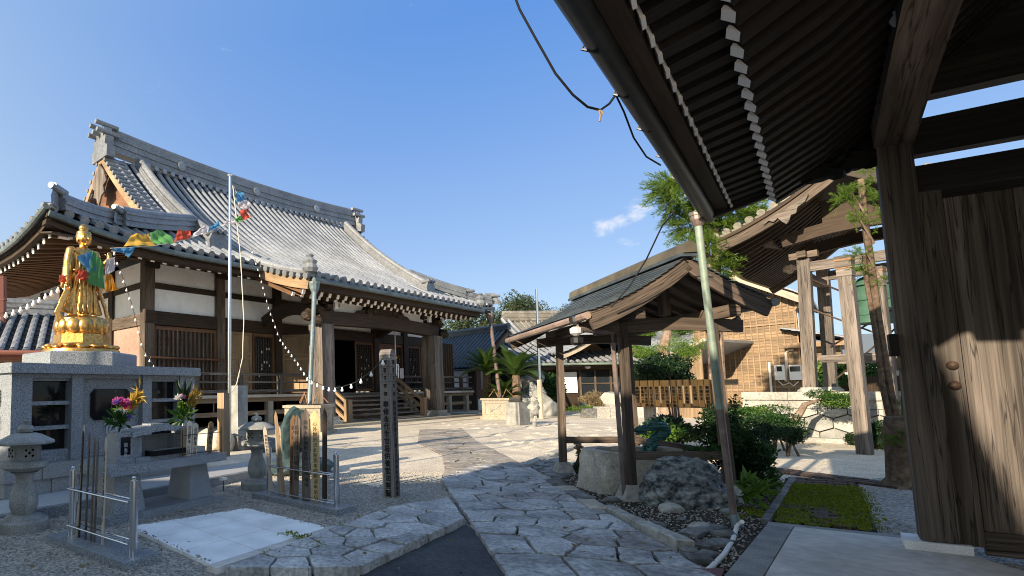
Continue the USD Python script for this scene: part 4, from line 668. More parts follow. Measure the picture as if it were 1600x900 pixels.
def statue_body():
    H = .61
    parts = [loft([(H, 0, 0, .21, .15, .05), (H + .10, 0, 0, .20, .145, .05), (H + .35, 0, 0, .175, .13, .045), (H + .62, 0, 0, .19, .135, .03), (H + .76, 0, -.01, .165, .12, .01), (H + .90, 0, -.01, .185, .12, 0), (H + 1.02, 0, -.015, .21, .115, 0), (H + 1.09, 0, -.015, .16, .10, 0), (H + 1.13, 0, -.01, .07, .07, 0)])]
    parts.append(capsule((0, -.01, H + 1.10), (0, .0, H + 1.2), .062, .058))
    hd = m3.Manifold.sphere(1, 28).scale([.098, .112, .13]).translate([0, .015, H + 1.28]); parts.append(hd)
    parts += [capsule((0, .115, H + 1.285), (0, .138, H + 1.25), .010, .017, 8), m3.Manifold.sphere(.02, 8).scale([1.5, .5, .4]).translate([0, .118, H + 1.212]), capsule((0, .06, H + 1.19), (0, .08, H + 1.175), .035, .03, 10)]
    for sx in (-1, 1):
        parts += [m3.Manifold.sphere(.022, 10).scale([1.3, .5, .5]).translate([sx * .042, .108, H + 1.288]), capsule((sx * .02, .118, H + 1.315), (sx * .065, .10, H + 1.312), .008, .007, 6), m3.Manifold.sphere(.05, 10).scale([.3, .5, 1.25]).translate([sx * .1, .0, H + 1.25])]
        parts += [capsule((sx * .19, -.01, H + 1.05), (sx * .24, .0, H + .82), .072, .058)]
    # hair cap, crown band and topknot
    parts += [m3.Manifold.sphere(1, 24).scale([.105, .115, .115]).translate([0, -.01, H + 1.32]) - m3.Manifold.cube([.4, .3, .4], True).translate([0, .2, H + 1.24]), m3.Manifold.cylinder(.05, .106, .10, 24).translate([0, .0, H + 1.34]), m3.Manifold.sphere(.068, 18).scale([1, 1, 1.1]).translate([0, -.01, H + 1.455])]
    # right arm hangs, left forearm is raised forward
    parts += [capsule((-.24, 0, H + .82), (-.27, .05, H + .58), .056, .042), capsule((-.27, .05, H + .58), (-.275, .065, H + .50), .045, .034), capsule((.24, 0, H + .82), (.29, .17, H + .93), .056, .042), capsule((.29, .17, H + .93), (.31, .19, H + 1.0), .04, .034)]
    for k in range(4):                    # fingers
        parts += [capsule((-.295 + k * .014, .075 - k * .004, H + .50), (-.30 + k * .015, .10 - .004 * k, H + .44 - .01 * (k in (1, 2))), .011, .009, 8), capsule((.285 + k * .016, .195, H + 1.0), (.285 + k * .017, .18, H + 1.07 + .012 * (k in (1, 2))), .011, .009, 8)]
    parts += [capsule((-.255, .075, H + .52), (-.235, .1, H + .47), .012, .010, 8), capsule((.275, .18, H + 1.0), (.25, .165, H + 1.04), .012, .010, 8)]
    # wide sleeves, skirt flare, hanging scarves down to the base
    for sx in (-1, 1):
        parts += [m3.Manifold.batch_hull([m3.Manifold.sphere(.075, 12).translate([sx * .2, -.02, H + .98]), m3.Manifold.sphere(.06, 12).translate([sx * .26, .02, H + .62]), m3.Manifold.sphere(.03, 10).translate([sx * .30, -.02, H + .45]), m3.Manifold.sphere(.03, 10).translate([sx * .2, -.04, H + .5])])]
        pth = [(.24, .03, H + .6), (.27, .06, H + .4), (.34, .06, H + .2), (.40, .05, H + .02), (.36, .07, H - .12)]
        for a, b in zip(pth[:-1], pth[1:]): parts.append(m3.Manifold.batch_hull([m3.Manifold.sphere(.02, 8).translate([sx * a[0] - .03 * sx, a[1], a[2]]), m3.Manifold.sphere(.02, 8).translate([sx * a[0] + .01 * sx, a[1] - .03, a[2]]), m3.Manifold.sphere(.02, 8).translate([sx * b[0] - .04 * sx, b[1], b[2]]), m3.Manifold.sphere(.018, 8).translate([sx * b[0] + .02 * sx, b[1] - .03, b[2]])]))
        parts += [m3.Manifold.batch_hull([m3.Manifold.sphere(.05, 10).translate([sx * .13, .0, H + .5]), m3.Manifold.sphere(.03, 10).translate([sx * .29, .0, H + .07]), m3.Manifold.sphere(.04, 10).translate([sx * .1, .03, H + .05])])]
        parts += [m3.Manifold.sphere(.06, 12).scale([.8, 1.5, .55]).translate([sx * .08, .13, H + .0])]
    for k in range(5): parts.append(capsule((-.10 + k * .05, .125 - abs(k - 2) * .006, H + .70), (-.12 + k * .06, .15 - abs(k - 2) * .012, H + .05), .018, .026, 8))
    parts += [m3.Manifold.batch_hull([m3.Manifold.sphere(.03, 10).translate([-.18, .08, H + .72]), m3.Manifold.sphere(.03, 10).translate([.18, .08, H + .72]), m3.Manifold.sphere(.035, 10).translate([0, .13, H + .70])]), m3.Manifold.batch_hull([m3.Manifold.sphere(.02, 8).translate([-.17, .06, H + 1.05]), m3.Manifold.sphere(.022, 8).translate([.10, .12, H + .78])])]
    body = m3.Manifold.batch_boolean(parts, m3.OpType.Add).refine_to_length(.017); me = body.to_mesh(); tm = trimesh.Trimesh(np.array(me.vert_properties[:, :3]), np.array(me.tri_verts), process=True)
    trimesh.smoothing.filter_taubin(tm, iterations=3); v = tm.vertices; th = np.arctan2(v[:, 0], v[:, 1]); zz = v[:, 2] - H; k = np.clip((zz - .02) / .1, 0, 1) * np.clip((1.0 - zz) / .15, 0, 1) * (np.abs(v[:, 0]) < .24); tm.vertices = v + tm.vertex_normals * (k * .006 * np.sin(16 * th + 5 * np.sin(zz * 5)))[:, None]; return tm
_tm = statue_body(); _tm.vertices[:, :2] *= 1.12; MB().add(PT(_tm.vertices), _tm.faces).build('figure', 'gold', st, smooth=50)

def cloth(name, corners, m, parent, seed, amp=.04, n=13, **k):
    a, b, c, d = [np.asarray(x, float) for x in corners]; g = np.random.default_rng(seed); V = []; nrm = unit(np.cross(b - a, d - a)); f1, f2, ph = g.uniform(3, 7), g.uniform(2, 5), g.uniform(0, 6, 2)
    for i in range(n):
        for j in range(n):
            s, t = i / (n - 1), j / (n - 1); V.append(a * (1 - s) * (1 - t) + b * s * (1 - t) + c * s * t + d * (1 - s) * t + nrm * amp * (math.sin(f1 * s + f2 * t + ph[0]) + .6 * math.sin(7 * t - 3 * s + ph[1])) * (.3 + .7 * t) + nrm * amp * .35 * math.sin(17 * s + 5 * t + ph[0]))
    return MB().add(V, [[i * n + j, (i + 1) * n + j, (i + 1) * n + j + 1, i * n + j + 1] for i in range(n - 1) for j in range(n - 1)]).build(name, m, parent, smooth=True, **k)
dr = thing('draped_flags', 'blue, green, white and orange prayer flags draped over the golden statue', 'prayer flags', B0 + [0, 0, 1.4])
LP = lambda x, y, z: PT(np.array([x * 1.2, y * 1.12 + .03, z]))
cloth('blue_cloth', [LP(-.20, .17, 1.52), LP(.03, .19, 1.66), LP(.06, .21, 1.34), LP(-.06, .20, 1.28)], 'flag_blue', dr, 1, .02); cloth('green_cloth', [LP(.0, .20, 1.66), LP(.16, .19, 1.52), LP(.17, .23, 1.03), LP(-.06, .23, 1.12)], 'flag_green', dr, 2, .02)
cloth('white_cloth', [LP(.20, .20, 1.55), LP(.34, .22, 1.62), LP(.32, .24, 1.38), LP(.20, .22, 1.28)], 'flag_white', dr, 3, .02); cloth('orange_cloth', [LP(.20, .22, 1.30), LP(.28, .22, 1.32), LP(.40, .22, 1.08), LP(.19, .22, 1.0)], 'flag_orange', dr, 4, .02); cloth('red_cloth', [LP(-.20, .19, 1.32), LP(-.05, .2, 1.30), LP(-.08, .2, 1.15), LP(-.2, .19, 1.17)], 'flag_red', dr, 5, .02); cloth('red_cloth', [LP(-.38, .06, 1.2), LP(-.29, .08, 1.22), LP(-.30, .08, 1.10), LP(-.39, .06, 1.10)], 'flag_red', dr, 6, .02)

# flagpole, prayer flags strung from the statue
fp = G(357, 712); FPZ = 6.35
pole = thing('flagpole', 'tall thin silver flagpole with a slack rope, tied to a wooden stake', 'flagpole', (*fp, 0))
MB().tube([(fp[0] + .02, fp[1], .3), (fp[0] + .06, fp[1], FPZ)], [.045, .034], 10).build('pole', 'steel', pole, smooth=40); MB().lathe((fp[0] + .06, fp[1], FPZ), [(.05, 0), (.06, .04), (0, .1)], 10).build('finial', 'steel', pole)
MB().tube([Dp(u, v, fp[1] - .05) for u, v in ((364, 290), (376, 400), (381, 500), (379, 560), (370, 600), (362, 612))], .012, 5).build('rope', 'rope', pole)
stake = thing('wooden_stake', 'weathered square wooden stake holding up the flagpole', 'stake', (*(fp + [-.05, -.12]), 0)); sfr_ = Fr((*(fp + [-.08, -.14]), 0), 30)
one(sfr_, (-.12, -.09, 0), (.07, .09, 1.38), 'stake', 'wood_tan', stake); one(sfr_, (.075, -.07, 0), (.15, .05, .9), 'stake_brace', 'wood_tan', stake)
pf = thing('prayer_flag_string', 'string of multicoloured prayer flags from the golden statue to the flagpole', 'prayer flags', B0 + [.5, 0, 1.5])
pts = [(172, 388, 8.75), (212, 386, 9.0), (240, 384, 9.3), (271, 379, 9.7), (298, 372, 10.2), (325, 362, 10.8), (347, 354, 11.4), (372, 348, 12.0), (392, 340, 12.2), (376, 318, 12.25), (366, 292, 12.3)]
PP = [Dp(*p) for p in pts]; MB().tube(PP, .006, 5).build('cord', 'rope', pf)
for k, (a, b, c, d, m) in enumerate([((174, 388), (212, 385), (203, 401), (190, 396), 'flag_blue'), ((193, 384), (243, 384), (232, 366), (206, 367), 'flag_yellow'), ((242, 383), (272, 379), (258, 362), (234, 365), 'flag_green'), ((272, 378), (299, 372), (297, 361), (277, 359), 'flag_red'), ((299, 372), (325, 362), (322, 355), (303, 363), 'flag_white'), ((325, 363), (347, 353), (340, 346), (327, 354), 'flag_blue'), ((347, 353), (372, 348), (366, 340), (352, 347), 'flag_white'), ((362, 349), (380, 345), (376, 338), (366, 341), 'flag_green'), ((377, 345), (393, 340), (388, 325), (374, 330), 'flag_red'), ((374, 328), (391, 324), (386, 314), (372, 317), 'flag_white'), ((369, 316), (385, 313), (376, 300), (367, 299), 'flag_blue')]):
    y = np.interp((a[0] + b[0]) / 2 if k < 8 else 395, [p[0] for p in pts[:9]], [p[2] for p in pts[:9]]); cloth('flag', [Dp(*a, y - .1), Dp(*b, y + .1), Dp(*c, y + .15), Dp(*d, y - .02)], m, pf, 30 + k, .045)
# a second string of flags high on the left, outside the picture; its diamond shadows cross the sunny court
p2_ = thing('prayer_flag_string', 'second prayer flag string high at the left, whose diamond shadows cross the sunny court', 'prayer flags', (-6.8, 4.4, 5.5)); a_, b_ = np.array([-7.6, 4.06, 5.75]), np.array([-3.6, 5.75, 5.6])
for q in (a_, b_): MB().tube([q * [1, 1, 0], q], .03, 6).build('pole', 'steel', p2_)
for i in range(9):
    t0, t1 = (i + .2) / 9, (i + .95) / 9; q0, q1 = a_ + (b_ - a_) * t0 - [0, 0, .25 * math.sin(t0 * 3.14)], a_ + (b_ - a_) * t1 - [0, 0, .25 * math.sin(t1 * 3.14)]; cloth('flag', [q0, q1, q1 - [.05, .1, .26], q0 - [-.05, .1, .24]], ('flag_blue', 'flag_white', 'flag_red', 'flag_green', 'flag_yellow')[i % 5], p2_, 90 + i, .04, n=7)
MB().tube([a_ + (b_ - a_) * t - [0, 0, .25 * math.sin(t * 3.14)] for t in np.linspace(0, 1, 10)], .006, 5).build('cord', 'rope', p2_)
# string lights
def lights(label, pts, nb, base, sag=0., r=.022):
    t = thing('string_lights', label, 'string lights', base); P = np.array([Dp(*p) for p in pts]); L = np.r_[0, np.cumsum(np.linalg.norm(np.diff(P, axis=0), axis=1))]; x = np.linspace(0, L[-1], nb * 2); Q = np.stack([np.interp(x, L, P[:, k]) for k in range(3)], 1)
    MB().tube(Q, .006, 5).build('cable', 'cable', t)
    for q in Q[1::2]: MB().lathe(q - [0, 0, r * 2.2], [(0, -r), (r * .9, -r * .4), (r, .2 * r), (r * .55, r), (.4 * r, 2 * r)], 8).build('bulb', 'lamp_white', t, smooth=60)
lights('string of white bulbs sloping from the hall eave to the tall inscribed post', [(393, 388, 17.), (405, 425, 16.), (420, 480, 14.6), (437, 528, 13.3), (455, 552, 12.), (467, 568, 11.2), (482, 592, 10.2), (508, 604, 9.2), (530, 606, 8.4), (556, 597, 7.8), (580, 580, 7.3), (598, 562, 7.0)], 34, (-.8, 16., 0), r=.024)
lights('string of white bulbs between the low tiled roof and the golden statue', [(-20, 494, 9.), (12, 487, 9.), (42, 475, 9.), (68, 460, 8.9), (100, 443, 8.8), (118, 432, 8.7)], 14, (-5, 9, 0), r=.035)
lights('string of tiny white bulbs from the statue hand down behind the memorial', [(176, 385, 8.7), (185, 415, 9.2), (196, 445, 9.8), (206, 475, 10.4), (222, 540, 11), (226, 550, 11), (240, 570, 10.5), (268, 610, 9.6), (290, 640, 8.9)], 20, (-2.6, 8.8, 0), r=.02)

# ---------------------------------------------------------------- lanterns
def stone_lantern(c, h, label, group=None):
    t = thing('stone_lantern', label, 'stone lantern', (*c, 0)); k = h / 1.12; o = np.array([*c, 0.])
    def lt(name, prof, n=24, m='granite_old', sm=30, z=0.): return MB().lathe(o, [(r * k, zz * k) for r, zz in prof], n).build(name, m, t, smooth=sm)
    lt('base', [(.245, 0), (.245, .10), (.235, .115), (.19, .12)]); lt('foot_ring', [(.185, .12), (.175, .15), (.12, .165), (.11, .17)])
    lt('shaft', [(.11, .17), (.135, .24), (.142, .31), (.125, .40), (.092, .48), (.085, .54), (.10, .58), (.14, .60)])
    lt('light_platform', [(.12, .601), (.19, .625), (.235, .655), (.235, .70), (.21, .715), (.13, .72)])
    lt('fire_box', [(.145, .721), (.15, .74), (.15, .875), (.145, .88)], 16)
    fr = Fr(o + [0, 0, .80 * k], 0)
    for a in (140, 215, 300, 30):
        f = Fr(o + [math.sin(math.radians(a)) * .143 * k, math.cos(math.radians(a)) * .143 * k, .80 * k], a + 90, a); g = f.axes((1, 0, 0), (0, 0, 1), (0, 1, 0))
        w = MB().poly(g, sg.box(-.058 * k, -.052 * k, .058 * k, .052 * k), .010).build('window', 'granite_old', t); hol = MB()
        for i in range(3):
            for j in range(3):
                if (i + j) % 2 == 0: x, y = (i - 1) * .033 * k, (j - 1) * .03 * k; hol.poly(g, [(x - .016 * k, y), (x, y - .015 * k), (x + .016 * k, y), (x, y + .015 * k)], .002, .0105)
        hol.build('window_holes', 'interior', w)
    lt('roof', [(.15, .879), (.265, .882), (.29, .895), (.285, .915), (.21, .955), (.15, .985), (.09, 1.0)]); lt('finial', [(.05, 1.0), (.075, 1.012), (.085, 1.04), (.065, 1.075), (.03, 1.085), (.028, 1.11), (.045, 1.12), (.04, 1.128)])
    return t
stone_lantern(G(36, 828), 1.12, 'round grey stone lantern nearest the camera at the left edge, before the memorial'); stone_lantern(G(402, 764), 1.08, 'grey stone lantern standing between the incense table and the leaning grave tablets')

# ---------------------------------------------------------------- the incense table and what stands on it
TF = Fr((-1.91, 5.95), 38.6, 128.6)
tb = thing('incense_table', 'grey granite altar table on two flared legs in front of the memorial', 'stone table', TF.o)
one(TF, (-.02, -.62, 0), (1.72, .0, .085), 'plinth', 'granite', tb)
for a, b in ((.10, .52), (1.18, 1.56)):
    v = np.array([[a, -.52, .085], [b, -.52, .085], [b, -.08, .085], [a, -.08, .085], [a + .05, -.46, .515], [b - .05, -.46, .515], [b - .05, -.14, .515], [a + .05, -.14, .515]]); MB().hexa(TF(v)).build('leg', 'granite', tb)
one(TF, (-.02, -.62, .515), (1.72, .02, .615), 'table_top', 'granite', tb); one(TF, (.02, -.58, .616), (1.68, -.02, .619), 'table_face', 'granite', tb)
def flower_block(x, y, label, text=None, zz=.62):
    t = thing('flower_block', label, 'flower holder', TF(np.array([x, y, zz]))); f = Fr(TF(np.array([x, y, zz])), 38.6, 128.6)
    one(f, (-.125, -.125, 0), (.125, .125, .05), 'foot', 'granite', t); one(f, (-.105, -.105, .05), (.105, .105, .335), 'block', 'granite', t); one(f, (-.07, -.07, .3351), (.07, .07, .347), 'lid', 'granite', t)
    g = f.axes((1, 0, 0), (0, 0, 1), (0, 1, 0), (0, .105, .19)); pn = MB().poly(g, sg.box(-.065, -.1, .065, .1).buffer(-.015).buffer(.015), .003).build('black_plate', 'granite_black', t)
    if text: write('carved_characters', text, .052, g.axes((1, 0, 0), (0, 1, 0), (0, 0, 1), (0, .048, .004)), pn, 'pale_ink', gap=1.12)
    MB().lathe(f(np.array([[0, 0, .347]]))[0], [(.022, 0), (.022, .03), (.036, .05), (.03, .055)], 12).build('vase_neck', 'steel', t); return f(np.array([[0, 0, .40]]))[0]
b1 = flower_block(.29, -.25, 'left granite flower block with a black plate of white carved characters', '倶会処'); b2 = flower_block(1.36, -.42, 'right granite flower block with dark plate, behind the small tablets', None)
def bouquet(p, label, seed, mix):
    g = np.random.default_rng(seed); t = thing('bouquet', label, 'flowers', p); X, Y = TF.X, TF.Y; P = lambda x, y, z: p + X * x + Y * y + np.array([0, 0, z])
    for (x, y, z, r, m) in mix:
        c = P(x, y, z); MB().tube([P(0, 0, -.03), P(x * .4, y * .4, z * .5), c], .005, 5).build('stem', 'leaf_mid', t); mb = MB(); n = 140
        d = g.normal(size=(n, 3)); d[:, 2] = abs(d[:, 2]) * .8 - .1; d /= np.linalg.norm(d, axis=1, keepdims=True); leaves(mb, c + d * r * .35, r * .75, .55, dirs=d, jitter=.25, rng=g, up=.1); mb.build('flower_head', m, t)
    mb = MB(); L = blob_points(P(-.05, .03, .06), (.10, .10, .08), 60, g, .2); leaves(mb, L, .13, .32, rng=g, dirs=(L - P(-.0, 0, 0)) * 8, jitter=.5); mb.build('broad_leaves', 'leaf_mid', t)
    mb = MB(); L = blob_points(P(.02, .02, .13), (.11, .10, .10), 260, g, .2); leaves(mb, L, .05, .35, rng=g, up=.4); mb.build('filler_leaves', 'leaf_bright', t)
    for k in range(11):                    # sprays of golden bamboo grass
        a = g.uniform(.1, 1.0); q = [P(.02, 0, .05), P(.10 + .05 * a, -.02 + .04 * k / 6, .18 + .05 * (k % 3)), P(.16 + .10 * a, g.uniform(-.08, .08), .26 + .14 * g.random() + (.12 if k == 0 else 0))]
        MB().tube(q, .003, 4).build('stem', 'leaf_yellow', t); mb = MB(); s = np.linspace(.35, 1, 16)[:, None]; Q = np.where(s < .5, q[0] + (q[1] - q[0]) * s * 2, q[1] + (q[2] - q[1]) * (s * 2 - 1)); dd = np.tile(unit(q[2] - q[1]), (16, 1)); leaves(mb, Q, .10, .19, rng=g, dirs=dd, jitter=.7); mb.build('golden_leaves', 'leaf_yellow', t)
    return t
bouquet(b1, 'bouquet with pink and violet blooms and golden leaves in the left flower block', 3, [(-.03, .0, .27, .065, 'petal_pink'), (.03, .03, .26, .06, 'petal_pink'), (-.07, .02, .27, .04, 'petal_purple'), (.06, .05, .20, .045, 'petal_magenta'), (.05, .06, .175, .04, 'petal_yellow'), (.0, .08, .14, .055, 'petal_white'), (.02, .10, .11, .05, 'petal_purple'), (.10, .0, .25, .045, 'leaf_bright'), (-.06, .05, .17, .035, 'petal_white')])
bouquet(b2, 'bouquet with white and pale pink blooms and golden leaves in the right flower block', 9, [(-.08, .02, .30, .06, 'petal_white'), (-.04, .03, .31, .045, 'petal_pink'), (-.06, .04, .22, .05, 'leaf_bright'), (-.02, .05, .18, .05, 'leaf_bright')])
mb = MB(); g_ = np.random.default_rng(2); cc = b2 + [0, 0, .2]; leaves(mb, blob_points(cc + TF.X * .02, (.05, .05, .05), 26, g_, .2), .30, .12, rng=g_, up=.9, dirs=np.tile([0, 0, .6], (26, 1)), jitter=.5); solo(mb, 'palm_sprig', 'leaf_dark', 'dark green palm sprig standing up in the right bouquet', 'flowers')
ko = thing('incense_shelter', 'small granite incense shelter with an arched roof in the middle of the table', 'incense shelter', TF(np.array([.82, -.3, .62]))); KF = Fr(TF(np.array([.82, -.3, .62])), 38.6, 128.6)
one(KF, (-.42, -.16, 0), (.42, .2, .045), 'base', 'granite', ko)
for x in (-.33, .33): one(KF, (x - .065, -.1, .045), (x + .065, .1, .27), 'leg', 'granite', ko)
fr = KF.axes((1, 0, 0), (0, 0, 1), (0, 1, 0), (0, -.17, .27)); xs = np.linspace(-.46, .46, 15); top = [(x, .05 + .075 * math.cos(x / .46 * 1.45)) for x in xs]; bot = [(x, .0 + .06 * math.cos(x / .46 * 1.5)) for x in xs]; MB().poly(fr, bot + top[::-1], .36).build('arched_roof', 'granite', ko); MB().poly(fr, sg.box(-.09, .115, .09, .14), .36 - .06, .03).build('ridge_cap', 'granite', ko)
one(KF, (-.26, -.11, .0455), (.26, -.09, .27), 'back_plate', 'granite', ko)
tr = thing('incense_tray', 'long black incense tray lying under the arched granite shelter', 'tray', TF(np.array([.78, -.12, .665]))); fr = Fr(TF(np.array([.86, -.14, .666])), 38.6, 128.6); MB().poly(fr, sg.box(-.24, -.055, .24, .055).buffer(.02), .06).build('tray', 'granite_black', tr); MB().poly(fr, sg.box(-.21, -.03, .21, .03), .004, .0605).build('ash', 'granite_old', tr)
def tablet(fr, w, h, th, m, label, text=None, lean=0., group=None, name='grave_tablet', tsize=None, parentless=True, skew=0.):
    t = thing(name, label, 'grave tablet', fr.o, group); f = fr.axes((1, 0, 0), (0, math.sin(lean), math.cos(lean)), (0, math.cos(lean), -math.sin(lean)))
    q = [(-w / 2, 0), (w / 2, 0), (w / 2 + skew, h * .93), (w / 2 * .45 + skew, h * .975), (skew, h), (-w / 2 * .45 + skew, h * .975), (-w / 2 + skew, h * .93)]
    MB().poly(f, q, th, -th / 2).build('board', m, t)
    if text:
        g = f.axes((1, skew / h * -0., 0), (skew / h, 1, 0), (0, 0, 1), (skew * .88, h * .88, th / 2 + .001)); write('brush_writing', text, tsize or w * .62, g, t, 'ink', bold=0, depth=.0015)
    return t
sr = thing('tablet_holder', 'thin wire holder for small tablets at the right end of the granite table', 'holder', TF(np.array([1.35, -.05, .62]))); 
for z in (.03, .26): MB().tube([TF(np.array([1.02, -.03, .62 + z])), TF(np.array([1.68, -.03, .62 + z]))], .005, 6).build('wire', 'black_metal', sr)
for x in (1.02, 1.67): MB().tube([TF(np.array([x, -.03, .62])), TF(np.array([x, -.03, .95]))], .006, 6).build('wire', 'black_metal', sr)
for k, (x, h, m, w) in enumerate(((1.08, .36, 'wood_tan', .09), (1.17, .43, 'wood_pale', .085), (1.27, .40, 'wood_pale', .085), (1.52, .40, 'wood_tan', .09))):
    tablet(Fr(TF(np.array([x, -.10, .62])), 38.6, 128.6), w, h, .012, m, ('short tan wooden tablet at the left end of the small wire holder', 'tallest pale wooden tablet standing in the small wire holder on the granite table', 'pale wooden tablet beside the tallest one in the small wire holder', 'rounded tan wooden tablet alone at the right of the small wire holder')[k], '法名釈浄心位' if k else None, .06 if k < 3 else .02, skew=.0 if k < 3 else .03)

# ---------------------------------------------------------------- grave tablet racks
def rack(p0, p1, h, label, rails):
    p0, p1 = np.array(p0), np.array(p1); az = math.degrees(math.atan2(*(p1 - p0))); f = Fr((*p0, 0), az, az + 90); L = np.linalg.norm(p1 - p0); t = thing('tablet_rack', label, 'tablet rack', (*p0, 0))
    one(f, (-.16, -.17, 0), (L + .14, .17, .065), 'granite_base', 'granite', t)
    for x in (0, L):
        MB().tube([f(np.array([x, 0, .065])), f(np.array([x, 0, h]))], .034, 16).build('post', 'steel', t, smooth=50); MB().lathe(f(np.array([x, 0, h])), [(.036, 0), (.036, .012), (.016, .018), (.02, .035), (.012, .045), (0, .047)], 14).build('post_cap', 'steel', t, smooth=50)
    for z in rails:
        for y in (-.05, .05): MB().tube([f(np.array([0, y, z])), f(np.array([L, y, z]))], .008, 8).build('rail', 'steel', t, smooth=True)
        for x in np.linspace(.06, L - .06, 14): MB().tube([f(np.array([x, -.05, z])), f(np.array([x, .05, z]))], .004, 5).build('rung', 'steel', t)
    return f, L
f1, L1 = rack(G(112, 846), G(208, 880), .66, 'near steel tablet rack on a granite base at the lower left', (.16, .50))
for k, (x, h, m, w, lb) in enumerate(((.09, 1.04, 'wood_bleached', .075, 'tallest grey tablet, first at the left post of the near rack'), (.14, .98, 'wood_dark', .07, 'dark brown tablet just behind the tallest one in the near rack'), (.26, .98, 'wood_grey', .07, 'third grey tablet from the left post of the near rack'), (.36, .93, 'wood_old', .06, 'narrow brown tablet in the middle of the near rack'), (.42, .93, 'wood_grey', .06, 'narrow grey tablet right of the middle one in the near rack'), (.56, .94, 'wood_pale', .07, 'pale yellowish tablet standing alone right of the others in the near rack'))):
    fr = Fr(f1(np.array([x, .0, .066])), math.degrees(math.atan2(f1.X[0], f1.X[1])) + 21, math.degrees(math.atan2(f1.X[0], f1.X[1])) + 111); tablet(fr, w, h, .012, m, lb, '南無大師遍照金剛為先祖代々' if m in ('wood_pale', 'wood_bleached') else None, -.02 - .03 * (k == 0), tsize=.045)
f2_, L2 = rack(G(421, 778), G(527, 800), .64, 'far steel tablet rack on a granite base, left of the tall post', (.10, .42))
for k, (x, h, m, w, skew, lb, tx) in enumerate(((428, .88, 'wood_bleached', .05, -.09, 'leftmost whitish tablet leaning out of the far rack', '南無阿弥陀仏'), (437, .90, 'wood_bleached', .075, -.03, 'whitish tablet with faint writing, second from left in the far rack', '為先祖代々菩提也'), (447, 1.08, 'wood_tan', .045, -.10, 'slim tan tablet leaning left and rising highest at the left of the far rack', None), (456, 1.03, 'wood_brown', .085, .02, 'reddish brown inscribed tablet in the middle of the far rack', '若人欲了知三世一切仏応観'), (464, 1.04, 'wood_old', .08, .04, 'dark brown inscribed tablet right of the reddish one in the far rack', '応観法界性一切唯心造為'), (473, .98, 'wood_tan', .05, .02, 'narrow tan tablet half hidden beside the grey one in the far rack', '奉修回向塔'), (482, 1.12, 'wood_grey', .10, .0, 'wide blue-grey inscribed tablet, tallest at the right of the far rack', '南無大師遍照金剛永代供養塔'), (492, 1.10, 'wood_gold', .105, .0, 'golden yellow inscribed tablet at the right end of the far rack', '心外無別法此是我本師釈迦牟尼仏'), (499, 1.12, 'wood_dark', .06, .02, 'nearly black tablet peeking out behind the golden one in the far rack', None))):
    a0 = math.degrees(math.atan2(f2_.X[0], f2_.X[1])); x = hit(f2_, x, 786)[0]; fr = Fr(f2_(np.array([x, -.09 if k == 8 else .03 - .05 * (k % 2), .066])), a0 - 40, a0 + 50); tablet(fr, w, h, .012, m, lb, tx, -.02, skew=skew, tsize=.058 if w > .07 else .042)

# ---------------------------------------------------------------- tall inscribed post
pp = G(612, 776); tp = thing('inscribed_post', 'tall square wooden memorial post with black brush writing on two sides', 'memorial post', (*pp, 0)); f = Fr((*pp, 0), 39, 129); W_ = .082
sp = [(-W_, -W_, 0)]; one(f, (-W_, -W_, 0), (W_, W_, 1.80), 'post', 'wood_post', tp)
fr = f.axes((1, 0, 0), (0, 0, 1), (0, 1, 0)); MB().poly(fr, [(-W_, 1.8), (W_, 1.8), (W_, 1.86), (W_ * .7, 1.915), (W_ * .3, 1.94), (-W_ * .3, 1.94), (-W_ * .7, 1.915), (-W_, 1.86)], 2 * W_, -W_).build('rounded_head', 'wood_post', tp)
for z in (1.70, 1.60, 1.50): one(f, (-W_ - .003, -W_ - .003, z), (W_ + .003, W_ + .003, z + .008), 'groove', 'wood_old', tp)
for (X, Z, o, txt) in (((1, 0, 0), (0, 1, 0), (0, W_ + .001, 0), '鎮魂報恩謝徳大法要大日如来永代供養塔'), ((0, 1, 0), (-1, 0, 0), (-W_ - .001, 0, 0), '奉修永代世世忌供養堂法要聖')):
    g = f.axes(X, (0, 0, 1), Z, o)
    for j, ch in enumerate('खहरवअ'): write('seed_syllable', ch, .075, g.axes((1, 0, 0), (0, 1, 0), (0, 0, 1), (0, 1.80 - j * .105, 0)), tp, 'ink', font='NotoSansDevanagari-Regular', bold=2)
    write('brush_writing', txt, 1.24 / len(txt) * .93, g.axes((1, 0, 0), (0, 1, 0), (0, 0, 1), (0, 1.27, 0)), tp, 'ink', bold=1, width=1.0 if len(txt) < 15 else 1.25)
# green inscribed stele on its rock
gp = np.array([.18, 9.55]); sl = thing('green_stele', 'rough blue-green inscribed stone stele on a low rock', 'stele', (*gp, 0)); f = Fr((*gp, 0), 68, 158)
rb = rock((gp[0], gp[1], .10), (.62, .42, .2), 61, .3, 3, f); MB().tri(rb).build('base_rock', 'stone_green', sl, smooth=35)
fr = f.axes((1, 0, 0), (0, 0, 1), (0, 1, 0), (-.05, -.07, .2)); out = [(-.24, 0), (.24, 0), (.30, .3), (.27, .62), (.20, .72), (.10, .86), (-.02, .93), (-.10, .88), (-.2, .78), (-.30, .55), (-.30, .25)]
mm = m3.CrossSection([np.array(out)]).extrude(.15).refine_to_length(.05).to_mesh(); v = np.array(mm.vert_properties[:, :3], float); dd = meshkit.fbm(v * 5, 3, 4) - .5; v[:, 2] += dd * .10 * (np.abs(v[:, 2] - .075) > .07); v[:, :2] *= 1 + .12 * (meshkit.fbm(v * 7 + 9, 3, 5)[:, None] - .5); MB().add(fr(v), np.array(mm.tri_verts)).build('slab', 'stone_green', sl, smooth=40)
